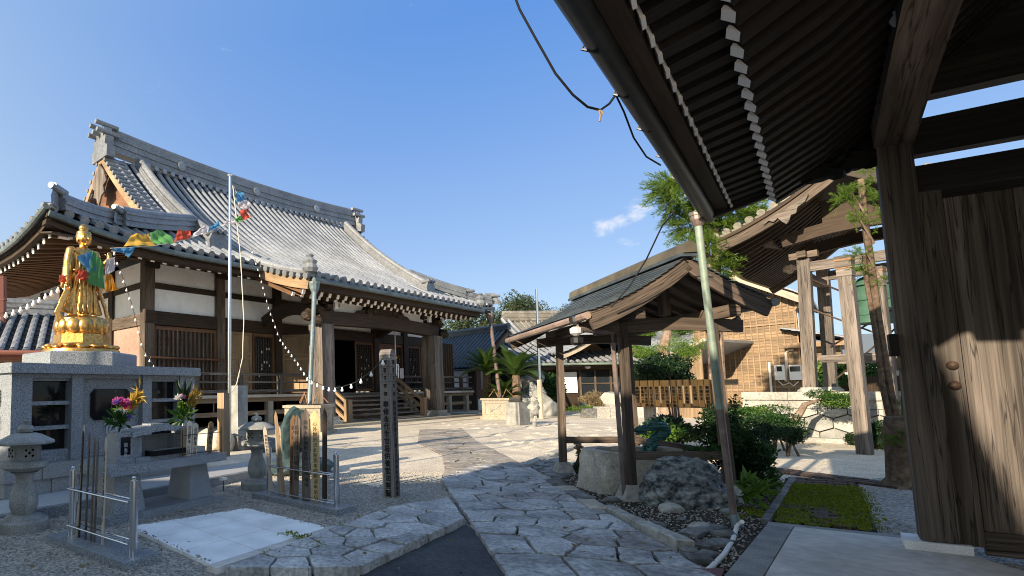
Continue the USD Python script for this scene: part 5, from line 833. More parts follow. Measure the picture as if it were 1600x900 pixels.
for k in range(5): write('carved_writing', '南無大師遍照金剛'[k % 3:k % 3 + 6], .055, fr.axes((1, 0, 0), (0, 1, 0), (0, 0, 1), (.14 - k * .07, .60, .158)), sl, 'ink', bold=1, depth=.04)
# rain planters under the porch corners, with their downpipes
def planter(c, az, label, pipe_label, top, m):
    f = Fr((*c, 0), az, az + 90); t = thing('stone_planter', label, 'planter', (*c, 0))
    one(f, (-.78, -.68, 0), (.78, .68, .12), 'plinth', 'stone_cream', t); one(f, (-.70, -.60, .12), (.70, .60, .86), 'box', 'stone_cream', t); one(f, (-.75, -.65, .86), (.75, .65, .95), 'rim', 'stone_cream', t); one(f, (-.6, -.5, .951), (.6, .5, .956), 'soil', 'soil', t)
    for X, Z, o, w in (((1, 0, 0), (0, 1, 0), (0, .601, .49), .6), ((0, 1, 0), (1, 0, 0), (.701, 0, .49), .5), ((0, 1, 0), (-1, 0, 0), (-.701, 0, .49), .5)):
        g = f.axes(X, (0, 0, 1), Z, o); fr_ = sg.box(-w, -.28, w, .28).difference(sg.box(-w + .05, -.23, w - .05, .23)); x = shapely.LineString([(-.24, -.16), (.24, .16)]).buffer(.022).union(shapely.LineString([(-.24, .16), (.24, -.16)]).buffer(.022)); MB().poly(g, fr_, .025).build('panel_frame', 'stone_cream', t); MB().poly(g, x, .02).build('carved_cross', 'granite_old', t)
    p = thing('downpipe', pipe_label, 'downpipe', (*c, .95)); MB().tube([(c[0], c[1], .9), tuple(top - np.array([0, 0, .2])), tuple(top)], .085, 10).build('pipe', m, p, smooth=40); MB().lathe(top - np.array([0, 0, .35]), [(.09, 0), (.16, .15), (.2, .35), (.2, .42)], 10).build('hopper', m, p)
    for k in range(3):
        a = k * 2.1; MB().tube([(c[0] + .1 * math.cos(a), c[1] + .1 * math.sin(a), .95), (c[0] + .3 * math.cos(a), c[1] + .3 * math.sin(a), 1.35), (c[0] + .62 * math.cos(a), c[1] + .62 * math.sin(a), 1.0)], .02, 6).build('hoop', 'rust', p)
planter(Dp(484, 660, 18.2)[:2], 22, 'cream stone planter with carved crosses before the left porch corner', 'blue-grey rain pipe from the left porch corner into the planter', hz(14.05, -13.3, -.3), 'pipe_blue')
planter(Dp(783, 655, 25.6)[:2], 40, 'cream stone planter with carved crosses before the right porch corner by the sago palms', 'thin brown rain pipe from the right porch corner into the planter', hz(26.6, -13.3, -.3) + HF.X * .7, 'pipe_brown')
# odd stones and a small lamp by the memorial
gs = thing('stone_pillar', 'small square granite pillar behind the wooden stake', 'stone pillar', (*Dp(372, 660, 13.6)[:2], 0)); f = Fr(gs.GetAttribute('xformOp:translate').Get(), 40); one(f, (-.28, -.28, 0), (.28, .28, .35), 'base', 'rock_dark', gs); one(f, (-.17, -.17, .35), (.17, .17, 1.55), 'shaft', 'granite_old', gs)
for k, (u, y, r, lb) in enumerate(((345, 13.2, .42, 'brownish boulder left of the wooden stake'), (395, 13.8, .4, 'boulder right of the wooden stake before the hall'), (415, 13.0, .3, 'small boulder behind the second stone lantern'), (322, 13.6, .38, 'boulder beside the right end of the memorial'))):
    p = Dp(u, 680, y); solo(MB().tri(rock((p[0], p[1], r * .5), (r, r * .8, r * .75), 70 + k, .35, 3)), 'boulder', 'basin_stone' if k in (0, 3) else 'rock_dark', lb, 'rock', smooth=30)
sp_ = thing('spotlight', 'small white spotlight on a stick in the gravel by the incense table', 'lamp', (*G(349, 768), 0)); p = G(349, 768); MB().tube([(*p, 0), (*p, .16)], .008, 6).build('stick', 'black_metal', sp_); one(Fr((*p, .16), 40), (-.05, -.03, 0), (.05, .03, .035), 'head', 'white_plastic', sp_)

# ---------------------------------------------------------------- water pavilion
B_ = np.array(G(988, 783)); VF = Fr((*B_, 0), 5.9, 96.5)        # x: back along the ridge, y: to the right
pv = thing('water_pavilion', 'open wooden wash pavilion with curved copper-tiled gable roof over a stone basin', 'pavilion', VF.o)
vb = lambda a, b, n, m, p=pv, **k: one(VF, a, b, n, m, p, **k)
PL, PW = 2.14, 1.12
def taper_post(x, y, h, w, base=True, m='wood_pavilion', top=None):
    w2 = w * .92; dx, dy = (.035 if x < 1 else -.035), (.04 if y < .5 else -.04)
    v = np.array([[x - w, y - w, .16], [x + w, y - w, .16], [x + w, y + w, .16], [x - w, y + w, .16], [x - w2 + dx, y - w2 + dy, h], [x + w2 + dx, y - w2 + dy, h], [x + w2 + dx, y + w2 + dy, h], [x - w2 + dx, y + w2 + dy, h]]); MB().hexa(VF(v), 2).build('post', m, pv)
    MB().lathe(VF(np.array([[x, y, 0.]]))[0], [(.21, 0), (.12, .19), (.115, .2)], 4, VF).build('post_base', 'limestone', pv)
for x in (0, PL):
    for y in (0, PW): taper_post(x, y, 2.25, .048)
for y in (0, PW): vb((.06, y - .03, .50), (PL - .06, y + .03, .60), 'rail', 'wood_old') if False else None
for x in (0, PL): vb((x - .03, .055, .50), (x + .03, PW - .055, .60), 'rail', 'wood_pavilion')
vb((.055, PW - .03, .50), (PL - .055, PW + .03, .60), 'rail', 'wood_old')
for y in (0.04, PW - .04): vb((-.42, y - .05, 2.20), (PL + .42, y + .05, 2.34), 'wall_plate', 'wood_pavilion')
for x in (0.04, PL - .04): MB().strip([VF(np.array([x, t, 2.12 + .05 * math.sin((t + .3) / 1.72 * math.pi)])) for t in np.linspace(-.30, PW + .30, 9)], .09, .15).build('tie_beam', 'wood_pavilion', pv)
vb((.0, PW / 2 - .05, 2.28), (.1, PW / 2 + .05, 2.72), 'king_post', 'wood_pavilion'); vb((PL - .1, PW / 2 - .05, 2.28), (PL, PW / 2 + .05, 2.72), 'king_post', 'wood_pavilion')
vb((-.40, PW / 2 - .05, 2.70), (PL + .42, PW / 2 + .05, 2.80), 'ridge_beam', 'wood_pavilion')
E0, E1, X0, X1, RZ, EZ = -.56, PW + .28, -.50, PL + .56, 2.88, 2.26
def pz(y):
    t = np.clip(np.abs(y - PW / 2) / (PW / 2 + .58), 0, 1); return RZ - (RZ - EZ) * (1.45 * t - .45 * t * t)
def pvf(x, y, dz=0.): return VF(np.array([x, y, float(pz(y)) + dz]))
for sg_i, (ya, yb) in enumerate(((PW / 2, E0), (PW / 2, E1))):
    n = 15; ys = np.linspace(ya, yb, n + 1)
    for k in range(n):                     # copper courses, each lapping over the one below
        mb = MB()
        for j in range(11):
            x0 = X0 + (X1 - X0) * (j + (.5 if k % 2 else 0) - .5) / 10.5; x1 = x0 + (X1 - X0) / 10.5 - .006; x0, x1 = max(x0, X0), min(x1, X1)
            if x1 - x0 < .02: continue
            a, b = ys[k], ys[k + 1] + (ys[1] - ys[0]) * .15; c = [pvf(x0, a, .03), pvf(x1, a, .03), pvf(x1, b, .045), pvf(x0, b, .045), pvf(x0, a, .036), pvf(x1, a, .036), pvf(x1, b, .058), pvf(x0, b, .058)]; mb.hexa(np.array(c))
        mb.build('copper_course', 'copper_roof', pv)
    sh = [pvf((X0 + X1) / 2, y, .012) for y in ys]; MB().strip(sh, X1 - X0 - .06, .03).build('roof_board', 'wood_old', pv)
    for x in np.arange(X0 + .35, X1 - .2, .34): MB().strip([pvf(x, y, -.035) for y in ys[1:]], .045, .06).build('rafter', 'wood_pavilion', pv)
    for x, m in ((X0 + .02, 'wood_pavilion'), (X1 - .02, 'wood_pavilion')): MB().strip([pvf(x, y, -.075 - .03 * i / n) for i, y in enumerate(ys)], .045, np.linspace(.13, .19, n + 1)).build('bargeboard', m, pv)
    yb2 = yb; MB().tube([pvf(X0 - .02, yb2 * 1.0 + (.04 if yb2 > 0 else -.04), -.02), pvf(X1 + .02, yb2 + (.04 if yb2 > 0 else -.04), -.03)], .045, 8).build('gutter', 'gutter_tan' if sg_i == 0 else 'gutter', pv)
vb((X0 - .04, PW / 2 - .10, RZ + .02), (X1 + .04, PW / 2 + .10, RZ + .06), 'ridge_base', 'copper_roof'); MB().poly(VF.axes((0, 1, 0), (0, 0, 1), (1, 0, 0), (X0 - .06, PW / 2, RZ + .06)), [(-.075, 0), (.075, 0), (.06, .11), (0, .145), (-.06, .11)], X1 - X0 + .12).build('ridge_box', 'copper_brown', pv)
for (x0, y0, x1, y1, dz, d2) in ((X0 + .28, E0 - .04, -.0, -.10, -.07, -.25), (.10, E1 + .04, .05, PW + .05, -.05, -.12)):
    p, q = pvf(x0, y0, dz), VF(np.array([x1, y1, 2.08])); MB().tube([p, p - [0, 0, .08], q, q - [0, 0, .15]], .035, 8).build('down_elbow', 'pipe_brown', pv)
MB().tube([VF(np.array([-.0, -.10, 1.95])), VF(np.array([-.03, -.10, .05]))], .028, 8).build('downpipe', 'pipe_brown', pv)
p = pvf(X0 + .30, E0 - .05, -.05)          # a pair of small speakers under the eave
for k, dz in enumerate((.02, -.12, -.24)): MB().lathe(p + [0, 0, dz - .06], [(.03, 0), (.07, .03), (.075, .09), (.04, .11)], 10).build('floodlight', 'black_metal' if k != 1 else 'frame_silver', pv)
MB().tube([p, p + VF.X * .5 + [0, 0, -.03], p + VF.X * 1.0 + [0, 0, .02]], .008, 5).build('cable', 'cable', pv)
# stone basin, dragon spout, boulder
bc = VF(np.array([.75, .52, 0.]))
bs = thing('stone_basin', 'rough pale stone water basin with a worn spillway, under the wash pavilion', 'water basin', bc); BF = Fr(bc, 97, 7)
out = sg.Polygon([(-.70, -.42), (.62, -.5), (.78, .1), (.66, .52), (-.5, .55), (-.78, .15)]).buffer(-.08).buffer(.12).segmentize(.06); hole = sg.Polygon([(-.46, -.24), (.44, -.3), (.52, .05), (.42, .3), (-.34, .32), (-.5, .1)]).buffer(.04).segmentize(.06)
def slab_man(poly, z0, z1, sc=1.): return m3.CrossSection([np.array(sg.polygon.orient(poly, 1.).exterior.coords)[:-1]]).extrude(z1 - z0, scale_top=(sc, sc)).translate([0, 0, z0])
mm = (slab_man(out, 0, .54, .86) - slab_man(hole, .38, .7)).refine_to_length(.045); me = mm.to_mesh(); v = np.array(me.vert_properties[:, :3], float); nz = meshkit.fbm(v * 4.5, 4, 3) - .5
v = v + np.c_[v[:, :2] * nz[:, None] * .16, nz * .03]; slot = np.exp(-((v[:, 0] + .36) / .05) ** 2) * (v[:, 1] < -.3) * np.clip((.56 - v[:, 2]) / .1, 0, 1); v[:, 1] += slot * .10
MB().add(BF(v), np.array(me.tri_verts)).build('basin', 'basin_stone', bs, smooth=35); MB().poly(BF, hole.buffer(.02), .004, .45).build('water', 'glass_dark', bs)
MB().poly(BF, sg.box(-.385, -.02, -.335, .01), .004, .5).build('spill_lip', 'rust', bs)
for dx in (-.35, -.18): MB().tube([BF(np.array([dx, .1, .525])), BF(np.array([dx + .1, -.42, .545]))], .010, 6).build('bamboo_rest', 'wood_tan', bs)
ld = thing('water_ladle', 'steel water ladle lying on the basin rim', 'ladle', BF(np.array([-.42, -.2, .54]))); MB().lathe(BF(np.array([-.30, -.36, .535])), [(.035, 0), (.042, .02), (.042, .05)], 12).build('cup', 'steel', ld); MB().tube([BF(np.array([-.30, -.36, .58])), BF(np.array([-.2, .1, .56]))], .006, 6).build('handle', 'wood_tan', ld)
dg = thing('dragon_spout', 'green bronze dragon water spout rising over the stone basin', 'dragon fountain', BF(np.array([.10, .30, .45]))); DO = BF(np.array([.16, .12, .47])); DF = Fr(DO, 97, 7)
cur = [(.02, .05, 0), (.05, .04, .08), (.03, .02, .16), (.10, .03, .22), (.19, .03, .24), (.24, .02, .30), (.20, .0, .37), (.10, -.02, .39), (0, -.03, .36), (-.10, -.04, .33)]; rr = [.06, .062, .06, .058, .06, .06, .058, .06, .055, .045]
mm = m3.Manifold.batch_boolean([m3.Manifold.batch_hull([m3.Manifold.sphere(r0, 12).translate(list(a)), m3.Manifold.sphere(r1, 12).translate(list(b))]) for a, b, r0, r1 in zip(cur[:-1], cur[1:], rr[:-1], rr[1:])] + [m3.Manifold.batch_hull([m3.Manifold.sphere(.055, 12).translate([-.08, -.04, .35]), m3.Manifold.sphere(.03, 12).translate([-.2, -.06, .325])]), m3.Manifold.batch_hull([m3.Manifold.sphere(.035, 12).translate([-.08, -.04, .30]), m3.Manifold.sphere(.02, 12).translate([-.18, -.06, .275])])], m3.OpType.Add).refine_to_length(.02); me = mm.to_mesh(); tm = trimesh.Trimesh(np.array(me.vert_properties[:, :3]), np.array(me.tri_verts)); trimesh.smoothing.filter_taubin(tm, iterations=4); v = tm.vertices + tm.vertex_normals * (.008 * np.sin(tm.vertices[:, 2:3] * 140)); MB().add(DF(v), tm.faces).build('body', 'bronze_green', dg, smooth=40)
for k in range(9): a = np.array(cur[min(k, 8)]) + np.array([.0, 0, .06]); b = a + np.array([.05, 0.01 * (-1) ** k, .06]); MB().tube([DF(a), DF(b)], [.02, .003], 5).build('spine_fin', 'bronze_green', dg)
for sx in (-1, 1): MB().tube([DF(np.array([-.05, -.03 + sx * .03, .38])), DF(np.array([.02, -.03 + sx * .06, .46])), DF(np.array([.08, -.03 + sx * .08, .46]))], [.014, .010, .004], 6).build('horn', 'bronze_green', dg); MB().tube([DF(np.array([-.19, -.06 + sx * .02, .33])), DF(np.array([-.26, -.06 + sx * .07, .36])), DF(np.array([-.24, -.06 + sx * .1, .42]))], [.008, .006, .002], 5).build('whisker', 'bronze_green', dg); MB().tube([DF(np.array([.06, sx * .06, .14])), DF(np.array([-.02, sx * .1, .1])), DF(np.array([-.06, sx * .09, .0]))], [.035, .025, .03], 7).build('foreleg', 'bronze_green', dg)
bo = G(1078, 800); bm = rock((bo[0] + .13, bo[1] + .22, .14), (.47, .32, .42), 37, .34, 5, Fr((0, 0, 0), 95), freq=1.7, faces=16, crag=.22); solo(MB().tri(bm), 'boulder', 'boulder', 'large rugged grey-blue boulder in front of the stone basin beside the rain pipe', 'rock', smooth=20)
# kerb stones and wet bed round the pavilion
kb = thing('pavilion_kerb', 'row of rough kerb stones between the flagstone path and the pavilion bed', 'kerb', (*G(950, 800), 0))
def kerb_run(a, b, n, w, h, m, seed, par=kb):
    a, b = np.array(a), np.array(b); g = np.random.default_rng(seed); x = np.r_[0, np.sort(np.linspace(0, 1, n + 1)[1:-1] + g.normal(size=n - 1) * .25 / n), 1]
    for i in range(n):
        p, q = a + (b - a) * (x[i] + .006), a + (b - a) * (x[i + 1] - .006); j = g.normal(size=2) * .012; q_ = rock_box(p + j, q + j, w * (.85 + .3 * g.random()), h * (.85 + .3 * g.random()), int(g.integers(1e5))); q_.build('kerb_stone', m if isinstance(m, str) else m[i % len(m)], par)
def rock_box(p, q, w, h, seed):
    d = unit(q - p); nn = np.array([-d[1], d[0]]); L = np.linalg.norm(q - p); mm = m3.Manifold.cube([L, w, h + .05]).translate([0, -w / 2, -.05]).refine_to_length(.07); me = mm.to_mesh(); v = np.array(me.vert_properties[:, :3], float); e = np.minimum(np.minimum(v[:, 0], L - v[:, 0]), np.minimum(v[:, 1] + w / 2, w / 2 - v[:, 1])) < .004; v[:, 2] -= .018 * e * (v[:, 2] > h - .01); v += (meshkit.noise(v * 7 + seed)[:, None] - .5) * .03
    return MB().add(np.c_[p[0] + d[0] * v[:, 0] + nn[0] * v[:, 1], p[1] + d[1] * v[:, 0] + nn[1] * v[:, 1], v[:, 2]], np.array(me.tri_verts))
kerb_run(G(812, 737), G(862, 755), 2, .14, .08, 'limestone', 1); kerb_run(G(868, 757), G(940, 806), 4, .22, .10, ['rock_dark', 'basin_stone'], 2); kerb_run(G(944, 800), G(1075, 862), 3, .15, .10, 'limestone', 3); kerb_run(G(1078, 868), G(1100, 885), 2, .14, .07, 'rock_dark', 4); kerb_run(G(818, 730), G(905, 697), 4, .16, .07, 'limestone', 5)
bed = sg.Polygon([*gxy((870, 752), (960, 803), (1090, 880), (1130, 905), (1200, 820), (1215, 790), (1215, 745)), tuple(VF(np.array([2.3, 2.4, 0]))[:2]), tuple(VF(np.array([2.4, -.2, 0]))[:2])])
tag(MB().poly(WF, bed, .02, -.002).build('wet_soil_bed', 'soil'), kind='structure')
g_ = np.random.default_rng(21); mb_moss = MB()
for k in range(26):
    u, v = g_.uniform(905, 1150), g_.uniform(770, 870); p = G(u, v)
    if not bed.contains(sg.Point(p)): continue
    s = .05 + .10 * g_.random(); solo(MB().tri(rock((p[0], p[1], s * .3), (s, s * .8, s * .5), 200 + k, .3, 2)), 'bed_stone', 'rock_dark' if k % 3 else 'limestone', f'small stone set in the wet bed by the boulder and kerb', 'rock', 'small stones in the pavilion bed', smooth=30)
for (u0, v0, u1, v1, w) in ((1075, 842, 1122, 828, .16), (1095, 862, 1135, 850, .13), (1088, 880, 1112, 872, .12)):
    solo(rock_box(np.array(G(u0, v0)), np.array(G(u1, v1)), w, .07, u0), 'sunken_slab', 'rock_dark', {1075: 'dark flat slab highest of three beside the foot of the rain pipe', 1095: 'dark flat slab in the middle of three beside the rain pipe foot', 1088: 'dark flat slab lowest of three near the end of the flagstone path'}[u0], 'rock')
def grow(mb, c, r, n, size, seed, **k): g = np.random.default_rng(seed); return leaves(mb, blob_points(c, r, n, g, .3), size, rng=g, **k)
mb = MB()
for (u, v, r) in ((1170, 800, .14), (1185, 808, .12), (1120, 830, .07), (1150, 812, .08), (930, 790, .05)): p = G(u, v); grow(mb, (p[0], p[1], .02), (r, r, .02), 240, .03, u, up=.8)
solo(mb, 'moss_cushions', 'moss', 'dark moss cushions on the wet bed by the rain pipe foot', 'moss', kind='stuff')

# cobbles beside the left post, moss in the border joints, a few fallen leaves
cb = thing('cobble_strip', 'strip of small dark cobbles between kerb stones at the left pavilion post', 'cobbles', (*G(850, 735), 0))
_cp = sg.Polygon(gxy((828, 732), (872, 755), (905, 740), (868, 712)))
for c in voronoi_cells(_cp, 34, 17, .03):
    if isinstance(c, sg.Polygon) and c.area > .003: MB().poly(WF, c, .035 + .015 * g_.random()).build('cobble', 'rock_dark' if g_.random() < .7 else 'granite_old', cb)
mb = MB()
for (u, v, n) in ((452, 846, 60), (470, 851, 90), (482, 862, 70), (540, 833, 40), (497, 868, 60), (600, 812, 30), (640, 806, 30), (425, 878, 60), (688, 797, 25), (655, 822, 25)):
    p = np.array([*G(u, v), .07]); leaves(mb, p + g_.normal(size=(n, 3)) * [.05, .035, .004], .022, .6, rng=g_, up=1.)
solo(mb, 'joint_moss', 'moss', 'green moss in the joints of the stone border beside the pale paving', 'moss', kind='stuff')
mb = MB()
for k in range(130):
    u, v = g_.uniform(20, 1400), g_.uniform(745, 895); p = np.array([*G(u, v), .012 + .085 * (PATH1.union(PATH2).contains(sg.Point(G(u, v))))]); leaves(mb, p[None], .045, .5, rng=g_, up=.25, flat=.9)
solo(mb, 'fallen_leaves', 'leaf_dry', 'scattered dry fallen leaves on the gravel and the flagstones', 'leaves', kind='stuff')
# ---------------------------------------------------------------- the near gate
DX = np.array(G(1148, 825)); GF = Fr((*DX, 0), 43.66, 127.0)      # x: along the eave away from the camera, y: in towards the ridge
gate = thing('temple_gate', 'dark weathered timber gate whose deep eave fills the upper right corner', 'gate', GF.o)
gb = lambda a, b, n, m, p=gate, **k: one(GF, a, b, n, m, p, **k)
GB = -5.1                                # near end of the roof
def gz(y): y = np.asarray(y, float); return 3.20 + .27 * y + .55 * np.clip(y - .6, 0, None) ** 1.2
def gp_(x, y, dz=0.): return GF(np.array([x, y, float(gz(y)) + dz]))
GR = 2.55
yy = np.linspace(.12, .62, 4)
for k, (y0, y1, dz) in enumerate(((.19, .50, .05), (.52, GR - .3, -.07))):
    for j, x in enumerate(np.arange(GB + .1, -.05, .205 if k == 0 else .205)):
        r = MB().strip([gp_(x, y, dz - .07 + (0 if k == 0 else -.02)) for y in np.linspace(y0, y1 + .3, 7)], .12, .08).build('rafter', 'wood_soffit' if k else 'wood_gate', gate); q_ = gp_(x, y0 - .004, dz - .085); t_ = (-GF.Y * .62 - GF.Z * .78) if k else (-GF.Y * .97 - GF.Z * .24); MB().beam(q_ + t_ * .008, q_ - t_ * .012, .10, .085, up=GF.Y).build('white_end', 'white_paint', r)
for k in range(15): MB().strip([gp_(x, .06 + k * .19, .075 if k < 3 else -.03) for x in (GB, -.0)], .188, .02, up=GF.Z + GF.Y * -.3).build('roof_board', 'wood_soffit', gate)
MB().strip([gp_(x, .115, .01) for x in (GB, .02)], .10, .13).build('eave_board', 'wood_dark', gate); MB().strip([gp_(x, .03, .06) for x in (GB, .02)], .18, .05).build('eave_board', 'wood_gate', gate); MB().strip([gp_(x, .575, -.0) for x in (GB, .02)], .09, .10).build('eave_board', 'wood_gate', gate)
MB().tube([gp_(GB, .0, -.02), gp_(.08, .0, -.05)], .062, 12).build('gutter', 'gutter_dark', gate, smooth=50)
for x in np.arange(GB + .5, .1, .62): MB().tube([gp_(x, .0, -.10), gp_(x, -.075, -.03), gp_(x, -.03, .05), gp_(x, .1, .07)], .008, 5).build('gutter_bracket', 'black_metal', gate)
gtile = lambda u, v: GF(np.stack([u, v, gz(v) + .20], -1))
tile_roof(gate, gtile, np.arange(GB + .1, .1, .27), GR, -.02, r=.075, step=.3, rise=.015, n=5)
gtile2 = lambda u, v: GF(np.stack([u, 2 * GR - v, gz(v) + .20], -1)); tile_roof(gate, gtile2, np.arange(GB + .1, .1, .27), GR, .2, r=.075, step=.5, rise=.015, n=4, cap=False, name='rear_tile_row')
ridge(gate, [GF(np.array([x, GR, float(gz(GR)) + .18])) for x in (GB - .1, -2.5, .15)], .36, .42, 4)
bkb = MB()
for k in range(11): bkb.strip([GF(np.array([x, 2 * GR - .2 - k * .2, float(gz(.2 + k * .2)) + .12])) for x in (GB, 0.)], .2, .02, up=GF.Z + GF.Y * .3)
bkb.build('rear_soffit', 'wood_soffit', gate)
for x, sx in ((-.02, 1), (GB + .02, -1)): MB().strip([gp_(x, y, .0) for y in np.linspace(-.05, GR, 12)], .07, .2).build('bargeboard', 'wood_gate', gate)
MB().strip([GF(np.array([-.02, 2 * GR - y, float(gz(y))])) for y in np.linspace(.2, GR, 10)], .07, .2).build('bargeboard', 'wood_gate', gate)
PX, PY = -.27, 1.31
def gpost(x, y, w, h, z0=.14):
    p_ = gb((x - w, y - w, z0), (x + w, y + w, h), 'post', 'wood_door'); MB().poly(GF.axes((1, 0, 0), (0, 1, 0), (0, 0, 1), (x, y, 0)), sg.box(-w - .03, -w - .09, w + .09, w + .06), z0 - .012).build('post_stone', 'granite_white', gate); return p_
gpost(PX, PY, .105, 3.42); gb((-5.0, PY - .2, 3.52), (-4.8, PY + 1.45, 3.74), 'cross_beam', 'wood_gate'); gb((-5.0, PY + 1.3, .1), (-4.8, PY + 1.5, 3.52), 'post', 'wood_gate'); gb((-5.0, PY + 1.42, .1), (PX - .1, PY + 1.5, 3.9), 'board_wall', 'wood_gate')  # unseen near beam and board wall, added to shape light on the door
gb((PX - .05, PY + .106, 3.30), (PX + .08, PY + 2.6, 3.60), 'cross_beam', 'wood_gate'); gb((PX - .06, PY + .106, 2.98), (PX + .06, PY + 2.6, 3.2), 'door_lintel', 'wood_gate')
gb((PX - .09, PY - .6, 3.60), (PX + .09, PY + .10, 3.76), 'bracket_arm', 'wood_gate'); gb((PX - .10, PY - .12, 3.42), (PX + .10, PY + .12, 3.60), 'bearing_block', 'wood_gate')
gb((PX - .08, PY - .04, 3.78), (PX + .08, PY + 2.6, 4.05), 'upper_beam', 'wood_gate'); gb((PX - .02, PY + .1, 4.052), (PX + .06, 2 * GR - PY, 5.3), 'gable_board', 'wood_gate'); gb((-5.5, PY - .1, 3.77), (.05, PY + .1, 3.98), 'purlin', 'wood_gate')
for y, z in ((PY - .62, 3.58), (PY + .02, 3.86)): gb((PX - .42, y - .05, z), (PX + .0 - .1, y + .05, z + .14), 'purlin_end', 'wood_bleached')
fr = GF.axes((0, 1, 0), (0, 0, 1), (-1, 0, 0), (PX + .10, PY + .1, 0)); MB().poly(fr, [(.7, 4.1), (.75, 3.86), (1.0, 3.80), (1.2, 3.9), (1.35, 4.0), (2.0, 4.2), (2., 4.4), (.7, 4.3)], .12).build('scalloped_board', 'wood_gate', gate)
def curved(x0, x1, y, z0, z1, w, h, n=12, arch=.12): return [GF(np.array([x0 + (x1 - x0) * t, y, z0 + (z1 - z0) * t + arch * math.sin(t * math.pi)])) for t in np.linspace(0, 1, n)]
MB().strip(curved(PX - .02, -4.9, PY + .0, 3.56, 3.56, .3, .3, arch=.10), .24, .32).build('rainbow_beam', 'wood_beam', gate)
for j in range(11):                      # carved beast-head nosing on the post top
    a = j / 10; c = GF(np.array([PX + .02 * math.sin(j * 2.), PY - .14 - .40 * a, 3.44 + .10 * math.sin(j * 1.9) - .05 * a])); MB().tri(rock(c, (.11, .13, .12 - .03 * a), 300 + j, .5, 3, GF, freq=2.4)).build('carved_nosing', 'wood_gate', gate, smooth=25)
for j in range(4): c = GF(np.array([PX, PY - .5 + .02 * j, 3.50])); MB().tube([c, c - GF.Y * .06 + [0, 0, -.03 + .03 * j], c - GF.Y * .10 + [0, 0, .0 + .03 * j]], [.03, .02, .01], 6).build('carved_curl', 'wood_gate', gate)
gb((PX - .17, PY - .16, 1.62), (PX + .0, PY - .106, 1.80), 'through_tenon', 'wood_gate'); gb((PX - .14, PY - .13, 1.50), (PX + .0, PY - .106, 1.60), 'tenon_wedge', 'wood_grey')
gb((PX - .115, PY - .03, 1.66), (PX - .105, PY + .2, 1.76), 'tie_face', 'wood_gate') if False else None
# the open door leaf: upright boards in a frame
dr_ = thing('gate_door', 'tall open door leaf of broad dark boards with two round iron studs', 'door', GF(np.array([PX, PY + .13, 0.])))
db = lambda a, b, n, m, p=dr_, **k: one(GF, a, b, n, m, p, **k)
db((PX - .06, PY + .1075, .12), (PX + .03, PY + .235, 2.96), 'hinge_stile', 'wood_door'); xs = [PY + .24, PY + .60, PY + .95, PY + 1.32]
for i in range(3): db((PX - .035 - .006 * (i % 2), xs[i] + .003, .24), (PX + .015, xs[i + 1] - .003, 2.90), 'door_board', 'wood_door')
db((PX - .05, PY + .238, .06), (PX + .03, PY + 1.33, .236), 'bottom_rail', 'wood_door'); db((PX - .05, PY + .238, 2.9), (PX + .03, PY + 1.33, 2.97), 'top_rail', 'wood_gate')
for z in (1.37, 1.53): MB().lathe(GF(np.array([PX - .06, PY + .18, z])), [(.036, 0), (.034, .015), (.022, .032), (.008, .04), (0, .041)], 16, GF.axes((0, 1, 0), (0, 0, 1), (-1, 0, 0))).build('iron_stud', 'iron', dr_, smooth=50)
# security floodlight under the beam, cable, downpipe, hose, doorstep
fl = thing('floodlight', 'black twin-headed floodlight with cables fixed under the gate beam', 'lamp', Dp(1440, 22, 3.1)); p = Dp(1440, 16, 3.1)
for k, (du, dv) in enumerate(((-28, 8), (0, 0), (16, 10))):
    q = Dp(1440 + du, 16 + dv, 3.1); f = Fr(q, 200 + 20 * k).axes((1, 0, 0), (0, .3, .95), (0, .95, -.3)); MB().lathe(q - f.Z * -.0, [(.02, -.05), (.045, -.02), (.05, .04), (.045, .045), (0, .046)], 12, f).build('lamp_head', 'black_metal' if k else 'frame_silver', fl)
MB().tube([Dp(1400, 14, 3.1), Dp(1440, 4, 3.1), Dp(1470, 14, 3.1)], .018, 6).build('bracket', 'black_metal', fl); MB().tube([Dp(1455, 10, 3.1), Dp(1462, 38, 3.1), Dp(1478, 34, 3.1), Dp(1478, 0, 3.1)], .006, 5).build('cable', 'cable', fl)
dp = thing('rain_pipe', 'slender copper rain pipe with green patina dropping from the end of the gate gutter', 'downpipe', (*DX, 0)); T_ = gp_(.02, .0, -.06); T0 = Dp(1090, 345, T_[1]); Bt = np.array([*DX, .0])
mid = T0 + (Bt - T0) * .62; MB().tube([T0, mid], [.034, .033], 12).build('upper_pipe', 'pipe_green', dp, smooth=50); MB().tube([mid, Bt + [0, 0, .12]], [.031, .031], 12).build('lower_pipe', 'pipe_brown', dp, smooth=50); MB().tube([Bt + [.0, 0, .13], Bt + [.01, -.03, .01]], [.034, .052], 12).build('boot', 'pipe_blue', dp, smooth=50)
MB().lathe(T0 - [0, 0, .04], [(.035, -.02), (.045, .0), (.060, .05), (.060, .09), (.068, .095), (.068, .13)], 12).build('hopper', 'pipe_brown', dp); MB().lathe(mid, [(.037, -.02), (.037, .02)], 12).build('joint', 'pipe_green', dp)
tag(MB().tube([Dp(1160, 820, 5.3) * [1, 1, 0] + [0, 0, .12], *[np.array([*G(u, v), .03]) for u, v in ((1152, 826), (1146, 848), (1132, 872), (1112, 893), (1090, 910))]], .019, 8).build('hose', 'white_plastic', smooth=50), 'pale hose pipe snaking along the left edge of the concrete doorstep', 'hose')
ds = thing('doorstep', None, None, kind='structure'); dq = [np.array(G(u, v)) for u, v in ((1200, 820), (1444, 846), (1500, 905), (1490, 960), (1090, 960))]
dq = [np.array(G(u, v, .06)) for u, v in ((1200, 818), (1240, 822), (1190, 905), (1128, 905))]; MB().poly(WF, dq, .085, -.02).build('edge_stone', 'granite_old', ds)
